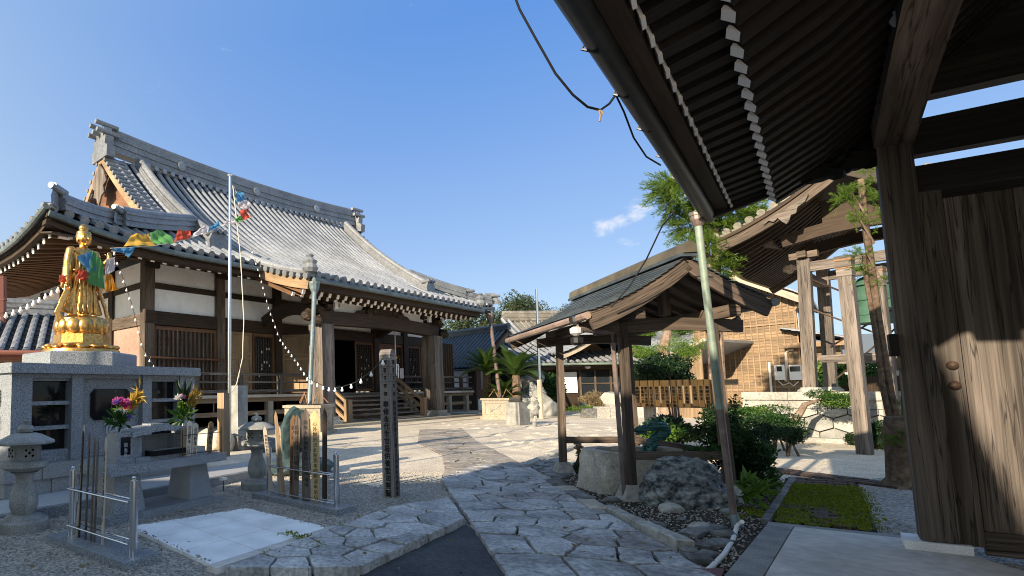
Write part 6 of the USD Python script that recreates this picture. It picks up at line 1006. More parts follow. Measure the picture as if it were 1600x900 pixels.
MB().poly(WF, [np.array(G(u, v, .06)) for u, v in ((1241.5, 822.5), (1448, 845), (1640, 905), (1560, 980), (1100, 980), (1192, 905))], .08, -.02).build('concrete_slab', 'concrete', ds)
MB().poly(WF, [np.array(G(u, v, .06)) for u, v in ((1200, 814), (1200, 817), (1450, 844), (1450, 840))], .075, -.02).build('front_kerb', 'granite_old', ds)
solo(MB().hexa(np.array([[*G(u, v, z), z] for z in (.004, .06) for u, v in ((1052, 905), (1064, 888), (1132, 888), (1126, 905))])), 'brown_box', 'red_brown', 'small reddish brown box at the bottom edge between path and doorstep', 'box')
# cables along the eave
def cable(label, pts, base, r=.010, extra=None):
    t = thing('overhead_cable', label, 'cable', base); MB().tube([Dp(*p) for p in pts], r, 6).build('cable', 'cable', t, smooth=True)
    for e in extra or []: MB().tube([Dp(*p) for p in e], .006, 5).build('tie', 'wood_tan', t)
    return t
cable('black cable with a tan tie sagging across the sky to the gate gutter', [(795, -30, 3.0), (812, 15, 3.05), (838, 62, 3.1), (868, 115, 3.15), (895, 148, 3.2), (918, 167, 3.25), (938, 172, 3.3), (952, 162, 3.35), (962, 148, 3.4)], (1.3, 3.1, 3.0), .0075, [[(936, 172, 3.29), (938, 180, 3.29), (937, 190, 3.29)], [(938, 172, 3.29), (943, 178, 3.29)]])
cable('thin black cable looping below the gate gutter', [(962, 148, 3.4), (975, 175, 3.5), (990, 215, 3.65), (1010, 245, 3.8), (1032, 258, 3.95)], (2.3, 3.5, 3.0), .006)
cable('thin black cable from the gate end down to the pavilion eave', [(1055, 330, 5.4), (1035, 352, 5.6), (1010, 405, 5.9), (985, 445, 6.1), (955, 480, 6.3)], (3.5, 5.5, 3.0), .008)

# ---------------------------------------------------------------- bell tower on its stone platform
TW = Fr((12.98, 13.51, 0), 152, 54)      # x: to the right and nearer, y: back
bt = thing('bell_tower', 'weathered grey timber bell tower with upswept tiled roof on a stone platform', 'bell tower', TW.o)
tbx = lambda a, b, n, m, p=bt, **k: one(TW, a, b, n, m, p, **k)
pf_ = thing('stone_platform', 'pale stone platform with hexagonal facing stones under the bell tower', 'platform', TW.o)
tbx((-1.55, .03, .0), (5.2, 3.6, 1.14), 'core', 'limestone', pf_)
for i in range(7): tbx((-1.6 + i * .98, -.08, 1.0), (-1.6 + (i + 1) * .98 - .008, .3, 1.2), 'coping_stone', 'limestone', pf_)
for i in range(7): tbx((-1.6 + i * .98, -.02, .80), (-1.6 + (i + 1) * .98 - .008, .04, .995), 'facing_slab', 'limestone', pf_)
fr = TW.axes((1, 0, 0), (0, 0, 1), (0, -1, 0)); clip_ = sg.box(-1.6, .02, 5.2, .795)
for i in range(13):
    for j in range(3):
        cx, cz = -1.4 + i * .53 + (.265 if j % 2 else 0), .12 + j * .33; h = sg.Polygon([(cx + .30 * math.cos(a), cz + .21 * math.sin(a)) for a in np.arange(6) * math.pi / 3 + math.pi / 6]).intersection(clip_)
        if h.area > .005: MB().poly(fr, h.buffer(-.006), .05 + .02 * ((i * 7 + j * 3) % 3)).build('hexagonal_stone', 'limestone' if (i + j) % 3 else 'granite_old', pf_)
tbx((-1.9, -.35, 0), (5.2, -.08, .10), 'platform_kerb', 'limestone', pf_)
Tp = {}
for k, (x, y) in enumerate(((-.22, .22), (2.0, .22), (-.22, 2.4), (2.0, 2.4))):
    dx, dy = (.10 if x < 1 else -.10), (.10 if y < 1 else -.10); w = .125; v = np.array([[x - w, y - w, 1.30], [x + w, y - w, 1.30], [x + w, y + w, 1.30], [x - w, y + w, 1.30], [x - w + dx, y - w + dy, 4.55], [x + w + dx, y - w + dy, 4.55], [x + w + dx, y + w + dy, 4.55], [x - w + dx, y + w + dy, 4.55]]); MB().hexa(TW(v), 2).build('post', 'wood_grey', bt); MB().lathe(TW(np.array([[x, y, 0]]))[0], [(.26, 1.2), (.26, 1.24), (.2, 1.28), (.19, 1.31)], 12).build('post_base', 'limestone', bt)
    for j, w in enumerate((.28,)): tbx((x + dx - w, y + dy - .09, 4.58 + j * .24), (x + dx + w, y + dy + .09, 4.74 + j * .24), 'bracket_arm', 'wood_old'); tbx((x + dx - .09, y + dy - w, 4.583 + j * .24), (x + dx + .09, y + dy + w, 4.737 + j * .24), 'bracket_arm', 'wood_old')
    MB().tri(rock(TW(np.array([[x + dx + (-.32 if x < 1 else .32), y + dy, 4.36]]))[0], (.15, .08, .11), 400 + k, .6, 3, TW, freq=2.2, crag=.4)).build('carved_nosing', 'wood_old', bt)
for y in (.32, 2.3): tbx((-.05, y - .08, 4.22), (1.85, y + .08, 4.46), 'tie_beam', 'wood_grey'); tbx((.0, y - .06, 1.92), (1.8, y + .06, 2.1), 'low_rail', 'wood_grey')
for x in (-.12, 1.9): tbx((x - .08, .42, 4.0), (x + .08, 2.2, 4.2), 'tie_beam', 'wood_old')
for y in (.3, 2.3): MB().strip([TW(np.array([x, y, 5.1 + .14 * math.sin((x + .5) / 2.8 * math.pi)])) for x in np.linspace(-.5, 2.3, 9)], .2, .3).build('rainbow_beam', 'wood_dark', bt)
tbx((-.9, .2, 5.05), (-.7, 2.6, 5.2), 'purlin', 'wood_old'); tbx((.3, .32, 5.3), (1.5, .42, 5.95), 'gable_board', 'wood_dark')
TA = .89
def tz(x, y):
    t = np.clip(np.abs(x - TA) / 2.65, 0, 1.05); return 6.62 - 2.02 * (1.35 * t - .35 * t * t) + .75 * np.clip((1.6 - y) / 2.3, 0, 1) ** 1.7 * t
TY0, TY1 = -.68, 4.1
for sx in (-1, 1):
    f = lambda u, v, sx=sx: TW(np.stack([TA + sx * v, u, tz(TA + sx * v, u)], -1)); tile_roof(bt, f, np.arange(TY0 + .12, TY1, .3), .1, 2.66, r=.085, step=.34, rise=.018, n=5, mt='tile_moss')
    for u, m in ((TY0 + .05, 'wood_old'), (TY1 - .05, 'wood_old')):
        MB().strip([TW(np.array([TA + sx * v, u, float(tz(TA + sx * v, u)) - .24])) for v in np.linspace(.0, 2.6, 12)], .09, .26).build('bargeboard', m, bt); MB().strip([TW(np.array([TA + sx * v, u - .02, float(tz(TA + sx * v, u)) - .06])) for v in np.linspace(.0, 2.66, 12)], .16, .08).build('verge_board', 'wood_dark', bt)
    for v in np.linspace(.25, 2.6, 10):
        p = TW(np.array([TA + sx * v, TY0 + .12, float(tz(TA + sx * v, TY0)) + .06])); MB().tube([p + TW.Y * .35, p - TW.Y * .17], .09, 12).build('verge_tile', 'tile_moss', bt); MB().strip([p + [0, 0, -.07] - TW.X * sx * .12 - TW.Y * .1, p + [0, 0, -.1] + TW.X * sx * .12 - TW.Y * .1], .14, .05).build('verge_flat_tile', 'tile_moss', bt)
    for u in np.arange(TY0 + .25, TY1 - .1, .2): MB().strip([TW(np.array([TA + sx * v, u, float(tz(TA + sx * v, u)) - .17])) for v in np.linspace(.6, 2.55, 6)], .09, .11).build('rafter', 'wood_dark', bt)  # dark wood on rafters and roof boards stands in for underside shade
    so = MB(); us = np.linspace(TY0 + .1, TY1 - .1, 8); vs = np.linspace(0, 2.62, 8); U, V_ = np.meshgrid(us, vs); P = f(U, V_); P[..., 2] -= .085; so.add(P.reshape(-1, 3), [[i * 8 + j, i * 8 + j + 1, i * 8 + j + 9, i * 8 + j + 8] for i in range(7) for j in range(7)]).build('roof_boards', 'wood_dark', bt)
    MB().strip([TW(np.array([TA + sx * 2.6, u, float(tz(TA + sx * 2.6, u)) - .1])) for u in np.linspace(TY0, TY1, 8)], .12, .13).build('eave_board', 'wood_tan' if sx < 0 else 'wood_old', bt)
ridge(bt, [TW(np.array([TA, y, 6.64 + .08 * ((y - 1.3) / 2) ** 2])) for y in np.linspace(TY0 - .1, TY1 + .1, 6)], .4, .5, 4, mt='tile_moss')
fr = TW.axes((1, 0, 0), (0, 0, 1), (0, -1, 0), (-.12, -TY0 * -1 - .0, 0)); fr.o = TW(np.array([-.22, TY0 - .02, 5.42])); MB().poly(fr, [(-.42, .0), (-.3, .08), (-.2, .02), (-.12, .1), (-.04, -.02), (.04, -.1), (.1, -.02), (.14, .1), (.24, .12), (.28, .26), (.42, .34), (.5, .5), (.1, .3), (-.3, .12)], .05).build('carved_pendant', 'wood_grey', bt)
for a, b in (((-.12, .3, 4.1), (1.9, 2.3, 2.6)), ((-.12, .35, 3.3), (1.95, .35, 1.95)), ((-.1, 2.2, 2.4), (1.95, .35, 3.5)), ((-.1, 2.3, 1.5), (1.95, 2.3, 3.6)), ((.4, 2.3, 4.5), (1.9, 2.3, 3.6))): MB().tube([TW(np.array(a)), TW(np.array(b))], .022, 6).build('brace_rod', 'iron', bt)
be = thing('temple_bell', 'green bronze temple bell hanging in the bell tower, behind the cedar stems', 'bell', TW(np.array([.95, 1.3, 3.]))); q = TW(np.array([.95, 1.3, 0.])); MB().lathe(q, [(.40, 2.85), (.43, 2.87), (.43, 2.95), (.39, 3.0), (.38, 3.3), (.36, 3.6), (.33, 3.85), (.27, 3.98), (.14, 4.05), (0, 4.07)], 28).build('bell_body', 'bell_green', be, smooth=45)
for z in (3.05, 3.42, 3.8): MB().lathe(q, [(.40, z), (.405, z + .015), (.40, z + .03), (.36, z + .03)], 28).build('raised_band', 'bell_green', be)
MB().tube([q + [0, 0, 4.06], q + [0, 0, 4.35]], .04, 8).build('hanger', 'bell_green', be)
# grey pillars with capped heads in front of the tower
for k, (c, top, lb) in enumerate(((G(1352, 710), 400, 'tall square weathered pillar with rusty capped head in the gravel before the bell tower'), (Dp(1400, 700, 11.8)[:2], 418, 'capped weathered pillar half hidden behind the cedar stems and the gate post'))):
    t = thing('capped_pillar', lb, 'pillar', (*c, 0)); f = Fr((*c, 0), 150, 60); d = ray(1345, top); h = EYE + d[2] / d[1] * c[1]; w = .105
    one(f, (-w, -w, 0), (w, w, h - .42), 'shaft', 'wood_grey', t)
    for j, (z0, z1, e, m) in enumerate(((h - .415, h - .26, .01, 'wood_bleached'), (h - .255, h - .10, .014, 'wood_bleached'), (h - .095, h, .02, 'wood_bleached'))): one(f, (-w - e, -w - e, z0), (w + e, w + e, z1), 'cap_band', 'wood_grey', t)
    one(f, (-w - .024, -w - .024, h - .10), (w + .024, w + .024, h - .07), 'rusty_edge', 'rust', t); one(f, (-w - .022, -w - .022, h - .26), (w + .022, w + .022, h - .24), 'rusty_edge', 'rust', t)

# ---------------------------------------------------------------- timber house on the right
HB = Dp(1175, 634, 25.); HO = Fr((HB[0], HB[1], 0), 153, 46); HN = np.array([math.sin(math.radians(63)), math.cos(math.radians(63)), 0.])
ho = thing('timber_house', 'two storey house clad in warm brown boards and battens behind the pavilion', 'house', HO.o)
def hh(u, v): p = ray(u, v); n = HN; t = ((HO.o - [0, 0, EYE]) @ n) / (p @ n); q = np.array([0, 0, EYE]) + t * p; return (q - HO.o) @ HO.X, q[2]
xr, ztop = hh(1241, 468); xa, za = hh(1152, 438); xl_, zl = 2 * xa - xr, ztop; zb = hh(1175, 634)[1]
sid = MB(); nz_ = 44
for i in range(nz_):
    z0, z1 = zb + (za - zb) * i / nz_, zb + (za - zb) * (i + 1) / nz_
    if z0 > ztop: k = (za - z0) / (za - ztop); a, b = xa + (xl_ - xa) * k, xa + (xr - xa) * k
    else: a, b = xl_, xr
    if b - a < .1: continue
    v = np.array([[a, 0., z0], [b, 0., z0], [b, .1, z0], [a, .1, z0], [a, .025, z1], [b, .025, z1], [b, .1, z1], [a, .1, z1]]); sid.hexa(HO(v))
sid.build('board_cladding', 'wood_siding', ho, kind='stuff')
for x in np.arange(xl_, xr + .05, (xr - xl_) / 17):
    k = abs(x - xa) / (xr - xa); one(HO, (x - .022, -.035, zb), (x + .022, .0, za + (ztop - za) * k - .05), 'batten', 'wood_tan', ho)
one(HO, (xl_ - .05, -.06, hh(1200, 507)[1] - .04), (xr, -.0, hh(1200, 507)[1] + .05), 'belt_board', 'wood_siding', ho); one(HO, (xl_, -.03, 0), (xr, .2, zb), 'foundation', 'concrete', ho)
one(HO, (xl_ + .1, .1, zb), (xr - .02, 6, ztop), 'house_body', 'wood_brown', ho)
for sx, xe in ((-1, xl_), (1, xr)):
    f = lambda u, v, sx=sx: HO(np.stack([xa + sx * v, u, za + .25 + (ztop - za) * v / (xr - xa)], -1)); tile_roof(ho, f, np.arange(-.7, 6.3, .34), .1, xr - xa + .55, r=.08, step=.5, rise=.02, n=4)
    MB().strip([HO(np.array([xa + sx * v, -.62, za + .06 + (ztop - za) * v / (xr - xa)])) for v in (0, xr - xa + .5)], .1, .28).build('bargeboard', 'wood_bleached', ho)
    MB().hexa(HO(np.array([[xa, -.6, za + .02], [xa + sx * (xr - xa + .5), -.6, ztop - .12], [xa + sx * (xr - xa + .5), 6.2, ztop - .12], [xa, 6.2, za + .02], [xa, -.6, za + .16], [xa + sx * (xr - xa + .5), -.6, ztop + .04], [xa + sx * (xr - xa + .5), 6.2, ztop + .04], [xa, 6.2, za + .16]]))).build('roof_board', 'wood_brown', ho)
ridge(ho, [HO(np.array([xa, y, za + .3])) for y in (-.75, 3, 6.3)], .4, .34, 3)
for dx in (-.2, 0., .2): MB().tube([HO(np.array([xa + dx, -.95, za + .68])), HO(np.array([xa + dx, -.4, za + .66]))], .1, 9).build('ornament_roll', 'tile', ho)
MB().poly(HO.axes((1, 0, 0), (0, 0, 1), (0, -1, 0), (xa, .75, za + .2)), [(-.5, 0), (.5, 0), (.55, .3), (.25, .62), (-.25, .62), (-.55, .3)], .12).build('ridge_ornament', 'tile', ho)
zw = hh(1248, 470)[1]; z2 = hh(1248, 522)[1]
one(HO, (xr, .25, z2), (xr + .06, 1.3, zw - .12), 'window_frame', 'frame_silver', ho); one(HO, (xr + .05, .35, z2 + .08), (xr + .065, 1.2, zw - .22), 'window_glass', 'glass_dark', ho)
MB().tube([HO(np.array([xr + .45, -.5, ztop - .12])), HO(np.array([xr + .1, -.08, ztop - .25])), HO(np.array([xr - .05, -.08, ztop - .5])), HO(np.array([xr - .05, -.08, hh(1240, 520)[1]]))], .045, 8).build('drain_pipe', 'wood_tan', ho)
f = lambda u, v: HO(np.stack([xr + v, u, hh(1225, 530)[1] + .25 - .28 * v], -1)); tile_roof(ho, lambda u, v: f(u, v), np.arange(-.35, 4, .34), -.55, 1.7, r=.08, step=.4, rise=.02, n=5); one(HO, (xr - .5, -.4, hh(1225, 545)[1]), (xr + 1.6, 4, hh(1225, 538)[1]), 'lean_to_eave', 'wood_tan', ho)
one(HO, (xr, .3, 0.), (xr + 1.3, 4, hh(1225, 545)[1]), 'lean_to_wall', 'wood_siding', ho)
for k, (u0, v0, u1, v1, lb) in enumerate(((1212, 570, 1226, 594, 'left white meter box on the timber house wall, with one small window'), (1235, 570, 1252, 594, 'right white meter box on the timber house wall, with two small windows'))):
    a, b = hh(u0, v1), hh(u1, v0); t = thing('meter_box', lb, 'meter box', HO(np.array([a[0], -.1, a[1]]))); one(HO, (a[0], -.22, a[1]), (b[0], -.03, b[1]), 'box', 'white_plastic', t)
    for j in range(k + 1): c = a[0] + (b[0] - a[0]) * (.5 if k == 0 else (.3 + .4 * j)); one(HO, (c - .09, -.228, b[1] - .28), (c + .09, -.221, b[1] - .06), 'meter_window', 'glass_dark', t)
ct = thing('conduit', 'pale conduit pipe curving up the timber house wall to the meter boxes', 'conduit', HO(np.array([hh(1230, 560)[0], -.05, 2]))); MB().tube([HO(np.array([*[hh(u, v)[0]], -.06, hh(u, v)[1]])) for u, v in ((1228, 596), (1229, 570), (1228, 552), (1232, 547), (1240, 546))], .05, 8).build('pipe', 'wood_pale', ct); MB().tube([HO(np.array([hh(u, v)[0], -.06, hh(u, v)[1]])) for u, v in ((1202, 566), (1206, 618))], .045, 8).build('pipe', 'white_plastic', ct)
MB().tube([HO(np.array([hh(u, v)[0], -.06, hh(u, v)[1]])) for u, v in ((1216, 595), (1224, 602), (1234, 598), (1240, 603), (1248, 596))], .02, 6).build('loop', 'white_plastic', ct)
a, b = hh(1188, 637), hh(1215, 623); ac = thing('air_conditioner', 'white air conditioner unit under a small plank roof by the timber house', 'air conditioner', HO(np.array([a[0], -1.2, 0]))); one(HO, (a[0], -1.4, a[1] - .2), (b[0], -.9, b[1]), 'casing', 'white_plastic', ac); MB().lathe(HO(np.array([(a[0] + b[0]) / 2 - .15, -1.405, (a[1] + b[1]) / 2 - .08])), [(.26, 0), (.26, .01), (.22, .012), (0, .012)], 20, HO.axes((1, 0, 0), (0, 0, 1), (0, -1, 0))).build('fan_grille', 'frame_silver', ac); one(HO, (a[0] - .1, -1.6, b[1] + .1), (b[0] + .12, -.6, b[1] + .22), 'plank_roof', 'wood_tan', ac)
for x in (a[0] - .05, b[0] + .07): one(HO, (x - .04, -1.5, 0), (x + .04, -1.4, b[1] + .1), 'roof_post', 'wood_tan', ac)
# low wing left of the timber house
wf = Fr((*Dp(1085, 640, 24.)[:2], 0), 153, 63); wg = thing('house_wing', 'low brown boarded wing left of the timber house, seen through the pavilion', 'house', wf.o); MB().poly(wf.axes((1, 0, 0), (0, 0, 1), (0, -1, 0), (0, -.06, 0)), [(-2.2, 0), (.5, 0), (.5, 3.1), (-2.2, 2.0)], .06).build('wall', 'wood_siding', wg); MB().beam(wf(np.array([-2.4, -.3, 1.98])), wf(np.array([.9, -.3, 3.32])), .5, .14, up=(0, 0, 1)).build('verge', 'wood_bleached', wg); MB().hexa(wf(np.array([[-2.4, 0, 1.9], [.9, 0, 3.25], [.9, 4, 3.25], [-2.4, 4, 1.9], [-2.4, 0, 2.0], [.9, 0, 3.35], [.9, 4, 3.35], [-2.4, 4, 2.0]]))).build('roof', 'tile', wg)
for x in np.arange(-2.1, .5, .3): one(wf, (x - .02, -.03, .3), (x + .02, 0, 2.0 + (x + 2.2) * .4), 'batten', 'wood_tan', wg)

# ---------------------------------------------------------------- annex and old houses beyond the court
AF = Fr((*Dp(786, 640, 36.8)[:2], 0), 62, 152); AF.X *= 1.28; AF.Y *= 1.28; AF.Z *= 1.28; an = thing('hall_annex', 'small annex with dark blue tiled gable roof and purplish board gable beside the hall', 'annex', AF.o)
ab_ = lambda a, b, n, m, p=an, **k: one(AF, a, b, n, m, p, **k)
hw, ez_, az_ = 1.75, 2.6, 4.0
MB().poly(AF.axes((1, 0, 0), (0, 0, 1), (0, 1, 0)), [(-hw, 0), (hw, 0), (hw, ez_), (0, az_ - .1), (-hw, ez_)], .08, -.1).build('gable_wall', 'siding_purple', an); ab_((-hw, -4.5, 0), (hw, -.1, ez_ - .05), 'body', 'wood_dark')
for x in np.arange(-hw + .1, hw, .14): ab_((x - .02, -.018, 1.0), (x + .02, 0, az_ - .3 - (az_ - ez_) * abs(x) / hw), 'batten', 'siding_purple')
ab_((-hw, -.015, 0), (hw, .03, .55), 'footing', 'plaster'); ab_((-1.5, -.01, 1.0), (1.4, .06, 2.25), 'window_frame', 'frame_silver'); ab_((-1.42, .06, 1.08), (1.32, .07, 2.17), 'window_glass', 'glass_dark'); ab_((-1.6, 0, 2.3), (1.6, .4, 2.36), 'awning', 'white_paint')
ab_((-hw - .06, -2.6, 1.1), (-hw, -.6, 2.4), 'window_frame', 'frame_silver'); ab_((-hw - .07, -2.5, 1.18), (-hw - .06, -1.6, 2.32), 'window_glass', 'glass_dark'); ab_((-hw - .07, -1.5, 1.18), (-hw - .06, -.7, 2.32), 'curtain', 'plaster')
for sx in (-1, 1):
    tile_roof(an, lambda u, v, sx=sx: AF(np.stack([sx * v, u, az_ + .12 - (az_ - ez_) / hw * v], -1)), np.arange(-5.0, .65, .27), .08, hw + .75, r=.075, step=.35, rise=.025, n=5, mt='tile_blue'); MB().strip([AF(np.array([sx * v, .55, az_ - .12 - (az_ - ez_) / hw * v])) for v in (0, hw + .7)], .08, .22).build('bargeboard', 'wood_old', an)
    MB().hexa(AF(np.array([[0, -5, az_ - .02], [sx * (hw + .7), -5, ez_ - .6], [sx * (hw + .7), .55, ez_ - .6], [0, .55, az_ - .02], [0, -5, az_ + .06], [sx * (hw + .7), -5, ez_ - .52], [sx * (hw + .7), .55, ez_ - .52], [0, .55, az_ + .06]]))).build('roof_board', 'wood_dark', an)
    MB().tube([AF(np.array([sx * (hw + .8), -5, ez_ - .55])), AF(np.array([sx * (hw + .8), .6, ez_ - .58]))], .06, 8).build('gutter', 'gutter', an)
ridge(an, [AF(np.array([0, y, az_ + .1])) for y in (-5, -2, .65)], .32, .25, 3, mt='tile_blue')
MB().tube([AF(np.array([x, .05, 2.62 + .07 * math.sin(x * 3)])) for x in np.linspace(-1.7, 1.6, 12)], .03, 6).build('bent_pipe', 'frame_silver', an)
OF = Fr((*Dp(905, 637, 33.)[:2], 0), 92, 2); oh = thing('old_house', 'long low old house with tiled roofs and small entrance gable behind the pavilion', 'house', OF.o)
ob = lambda a, b, n, m, p=oh, **k: one(OF, a, b, n, m, p, **k)
ob((-2.7, 0, 0), (8, 6, 2.95), 'wall', 'wood_dark'); ob((-1.05, -.05, 1.05), (-.05, -.01, 2.3), 'white_panel', 'plaster'); ob((-1.3, -.3, 0), (-1.1, -.1, 2.9), 'porch_post', 'wood_old'); ob((.1, -.06, .05), (3.6, -.02, 2.35), 'door_opening', 'glass_dark')
for x in (.12, 1.0, 1.9, 2.75, 3.6): ob((x - .05, -.1, .05), (x + .05, -.06, 2.4), 'door_frame', 'wood_old')
for z in (.85, 1.6): ob((.12, -.095, z - .03), (3.6, -.062, z + .03), 'door_rail', 'wood_old')
ob((-2.7, -.12, 2.45), (8, -.02, 2.65), 'lintel', 'wood_old'); ob((.1, -.13, .05), (3.6, -.1, .85), 'door_panel', 'wood_tan'); ob((-2.7, -.04, 2.66), (8, -.01, 2.95), 'plaster_band', 'plaster'); MB().lathe(OF(np.array([.35, -.6, 2.45])), [(0, 0), (.14, .05), (.16, .16), (.05, .22)], 12).build('porch_lamp', 'lamp_white', oh)
tile_roof(oh, lambda u, v: OF(np.stack([u, 3.4 - v, 4.35 - .34 * v], -1)), np.arange(-3.3, 9, .42), 0, 4.6, r=.10, step=.55, rise=.025, n=5); MB().tube([OF(np.array([-3.4, -1.3, 2.72])), OF(np.array([9, -1.3, 2.72]))], .07, 8).build('gutter', 'pipe_green', oh); ob((-3.4, -1.2, 2.6), (9, -.1, 2.72), 'eave_board', 'wood_dark'); ridge(oh, [OF(np.array([x, 3.4, 4.35])) for x in (-3.4, 2, 9)], .4, .35, 3)
for sx in (-1, 1):
    tile_roof(oh, lambda u, v, sx=sx: OF(np.stack([1.0 + sx * v, u, 4.75 - .78 * v + .09 * v * v], -1)), np.arange(-1.35, 2.0, .40), .1, 2.5, r=.10, step=.4, rise=.03, n=5); MB().strip([OF(np.array([1.0 + sx * v, -1.3, 4.52 - .78 * v + .09 * v * v])) for v in np.linspace(0, 2.4, 8)], .1, .24).build('bargeboard', 'wood_bleached', oh)
    for v in np.linspace(.15, 2.4, 9): p = OF(np.array([1.0 + sx * v, -1.42, 4.82 - .78 * v + .09 * v * v])); MB().tube([p, p + OF.Y * .4], .11, 8).build('verge_tile', 'tile', oh)
MB().poly(OF.axes((1, 0, 0), (0, 0, 1), (0, -1, 0), (1.0, 1.15, 3.0)), [(-2.1, 0), (2.1, 0), (1.2, .7), (0, 1.6), (-1.2, .7)], .06).build('entrance_gable', 'wood_tan', oh); ridge(oh, [OF(np.array([1.0, y, 4.75])) for y in (-1.5, 2)], .32, .28, 3)
MB().poly(OF.axes((1, 0, 0), (0, 0, 1), (0, -1, 0), (1.0, 1.22, 3.35)), [(-.8, 0), (.8, 0), (.5, .3), (.2, .3), (0, .6), (-.2, .3), (-.5, .3)], .06).build('gable_carving', 'wood_old', oh)
BF2 = Fr((*Dp(880, 600, 44.)[:2], 0), 88, -2); bh = thing('tall_old_house', 'tall old house with a broad grey-brown tiled roof rising behind the low entrance house', 'house', BF2.o)
one(BF2, (-1.3, 2.6, 0), (14, 9, 4.4), 'wall', 'wood_red', bh); tile_roof(bh, lambda u, v: BF2(np.stack([u, 6.2 - v, 7.55 - .68 * v + .02 * v * v], -1)), np.arange(-1.9, 15, .5), 0, 5.4, r=.09, step=.45, rise=.04, n=4, mt='tile_old'); ridge(bh, [BF2(np.array([x, 6.2, 7.5])) for x in (-1.9, 5, 15)], .6, .6, 4, mt='tile_old')
for v0, m in ((-2.0, 'tile'), (-1.5, 'tile')): MB().tube([BF2(np.array([v0, 6.2 - v, 7.72 - .68 * v + .02 * v * v])) for v in np.linspace(0, 5.4, 8)], .13, 8).build('verge_tile', m, bh)
MB().poly(BF2.axes((1, 0, 0), (0, 0, 1), (0, -1, 0), (-1.95, -5.9, 7.3)), [(-.35, 0), (.35, 0), (.4, .4), (.12, .8), (-.12, .8), (-.4, .4)], .25).build('ridge_ornament', 'tile', bh)
lf = Fr((*Dp(-20, 700, 13.5)[:2], 0), 70, 160); lb_ = thing('low_tiled_building', 'low building with grey tiled roof at the left edge behind the memorial', 'building', lf.o)
one(lf, (-4, -5.5, 0), (1.2, -.3, 2.45), 'wall', 'plaster_pink', lb_); tile_roof(lb_, lambda u, v: lf(np.stack([u, -2.4 + v, 3.72 - .42 * v - .02 * v * v], -1)), np.arange(-4.4, 1.75, .29), 0, 2.75, r=.085, step=.34, rise=.04, n=6); tile_roof(lb_, lambda u, v: lf(np.stack([u, -2.4 - v, 3.72 - .42 * v], -1)), np.arange(-4.4, 1.75, .29), 0, 3.2, r=.085, step=.6, rise=.04, n=4, name='rear_tile_row')
MB().tube([lf(np.array([-4.4, .42, 2.42])), lf(np.array([1.75, .42, 2.42]))], .06, 8).build('gutter', 'red_trim', lb_); one(lf, (-4.4, -.3, 2.3), (1.7, .32, 2.45), 'eave_board', 'red_trim', lb_); ridge(lb_, [lf(np.array([x, -2.4, 3.7])) for x in (-4.4, 1.75)], .34, .3, 3); MB().tube([lf(np.array([1.7, -2.4 + v, 3.95 - .42 * v])) for v in np.linspace(0, 2.8, 5)], .11, 10).build('verge_tile', 'tile', lb_)
solo(MB().tube([Dp(4, 470, 15.), Dp(3, 432, 15.), Dp(3, 700, 15.)], .12, 8), 'wooden_column', 'red_trim', 'reddish brown post at the far left edge under the hall eave', 'post')
# two unseen buildings added behind the camera, shaped to shade the forecourt and door
def street_house(x0, x1, y0, y1, h, fr, label, rise=.9, ridge_x=True):
    t = thing('street_house', label, 'house', fr(np.array([(x0 + x1) / 2, (y0 + y1) / 2, 0.]))); one(fr, (x0 + .5, y0 + .5, 0), (x1 - .5, y1 - .5, h - .15), 'wall', 'wood_dark', t); one(fr, (x0, y0, h - .15), (x1, y1, h), 'eave', 'wood_old', t)
    if rise:
        v = np.array([[x0, y0, h + .003], [x1, y0, h + .003], [x1, y1, h + .003], [x0, y1, h + .003]]); ym = (y0 + y1) / 2; r = np.array([[x0 + .4, ym, h + rise], [x1 - .4, ym, h + rise]]); MB().add(fr(np.vstack([v, r])), [[0, 1, 5], [0, 5, 4], [2, 3, 4], [2, 4, 5], [1, 2, 5], [3, 0, 4]]).build('roof', 'tile', t)
    return t
street_house(-26, -9.1, -9., -1.5, 5.5, WF, 'unseen house added behind the camera at the left to shade the forecourt', .6)
gw = street_house(-19.5, -10.4, -4.85, .28, 5.5, GF, 'unseen tiled block added behind the camera to shade the path and door', 0)
for _x in np.arange(-19.4, -10.4, .3): MB().tube([GF(np.array([_x, .1, 5.5])), GF(np.array([_x, .42, 5.46]))], .085, 10).build('eave_tile', 'tile', gw)
for _y in np.arange(-4.7, .3, .3): MB().tube([GF(np.array([-10.7, _y, 5.5])), GF(np.array([-10.3, _y, 5.46]))], .085, 10).build('eave_tile', 'tile', gw)

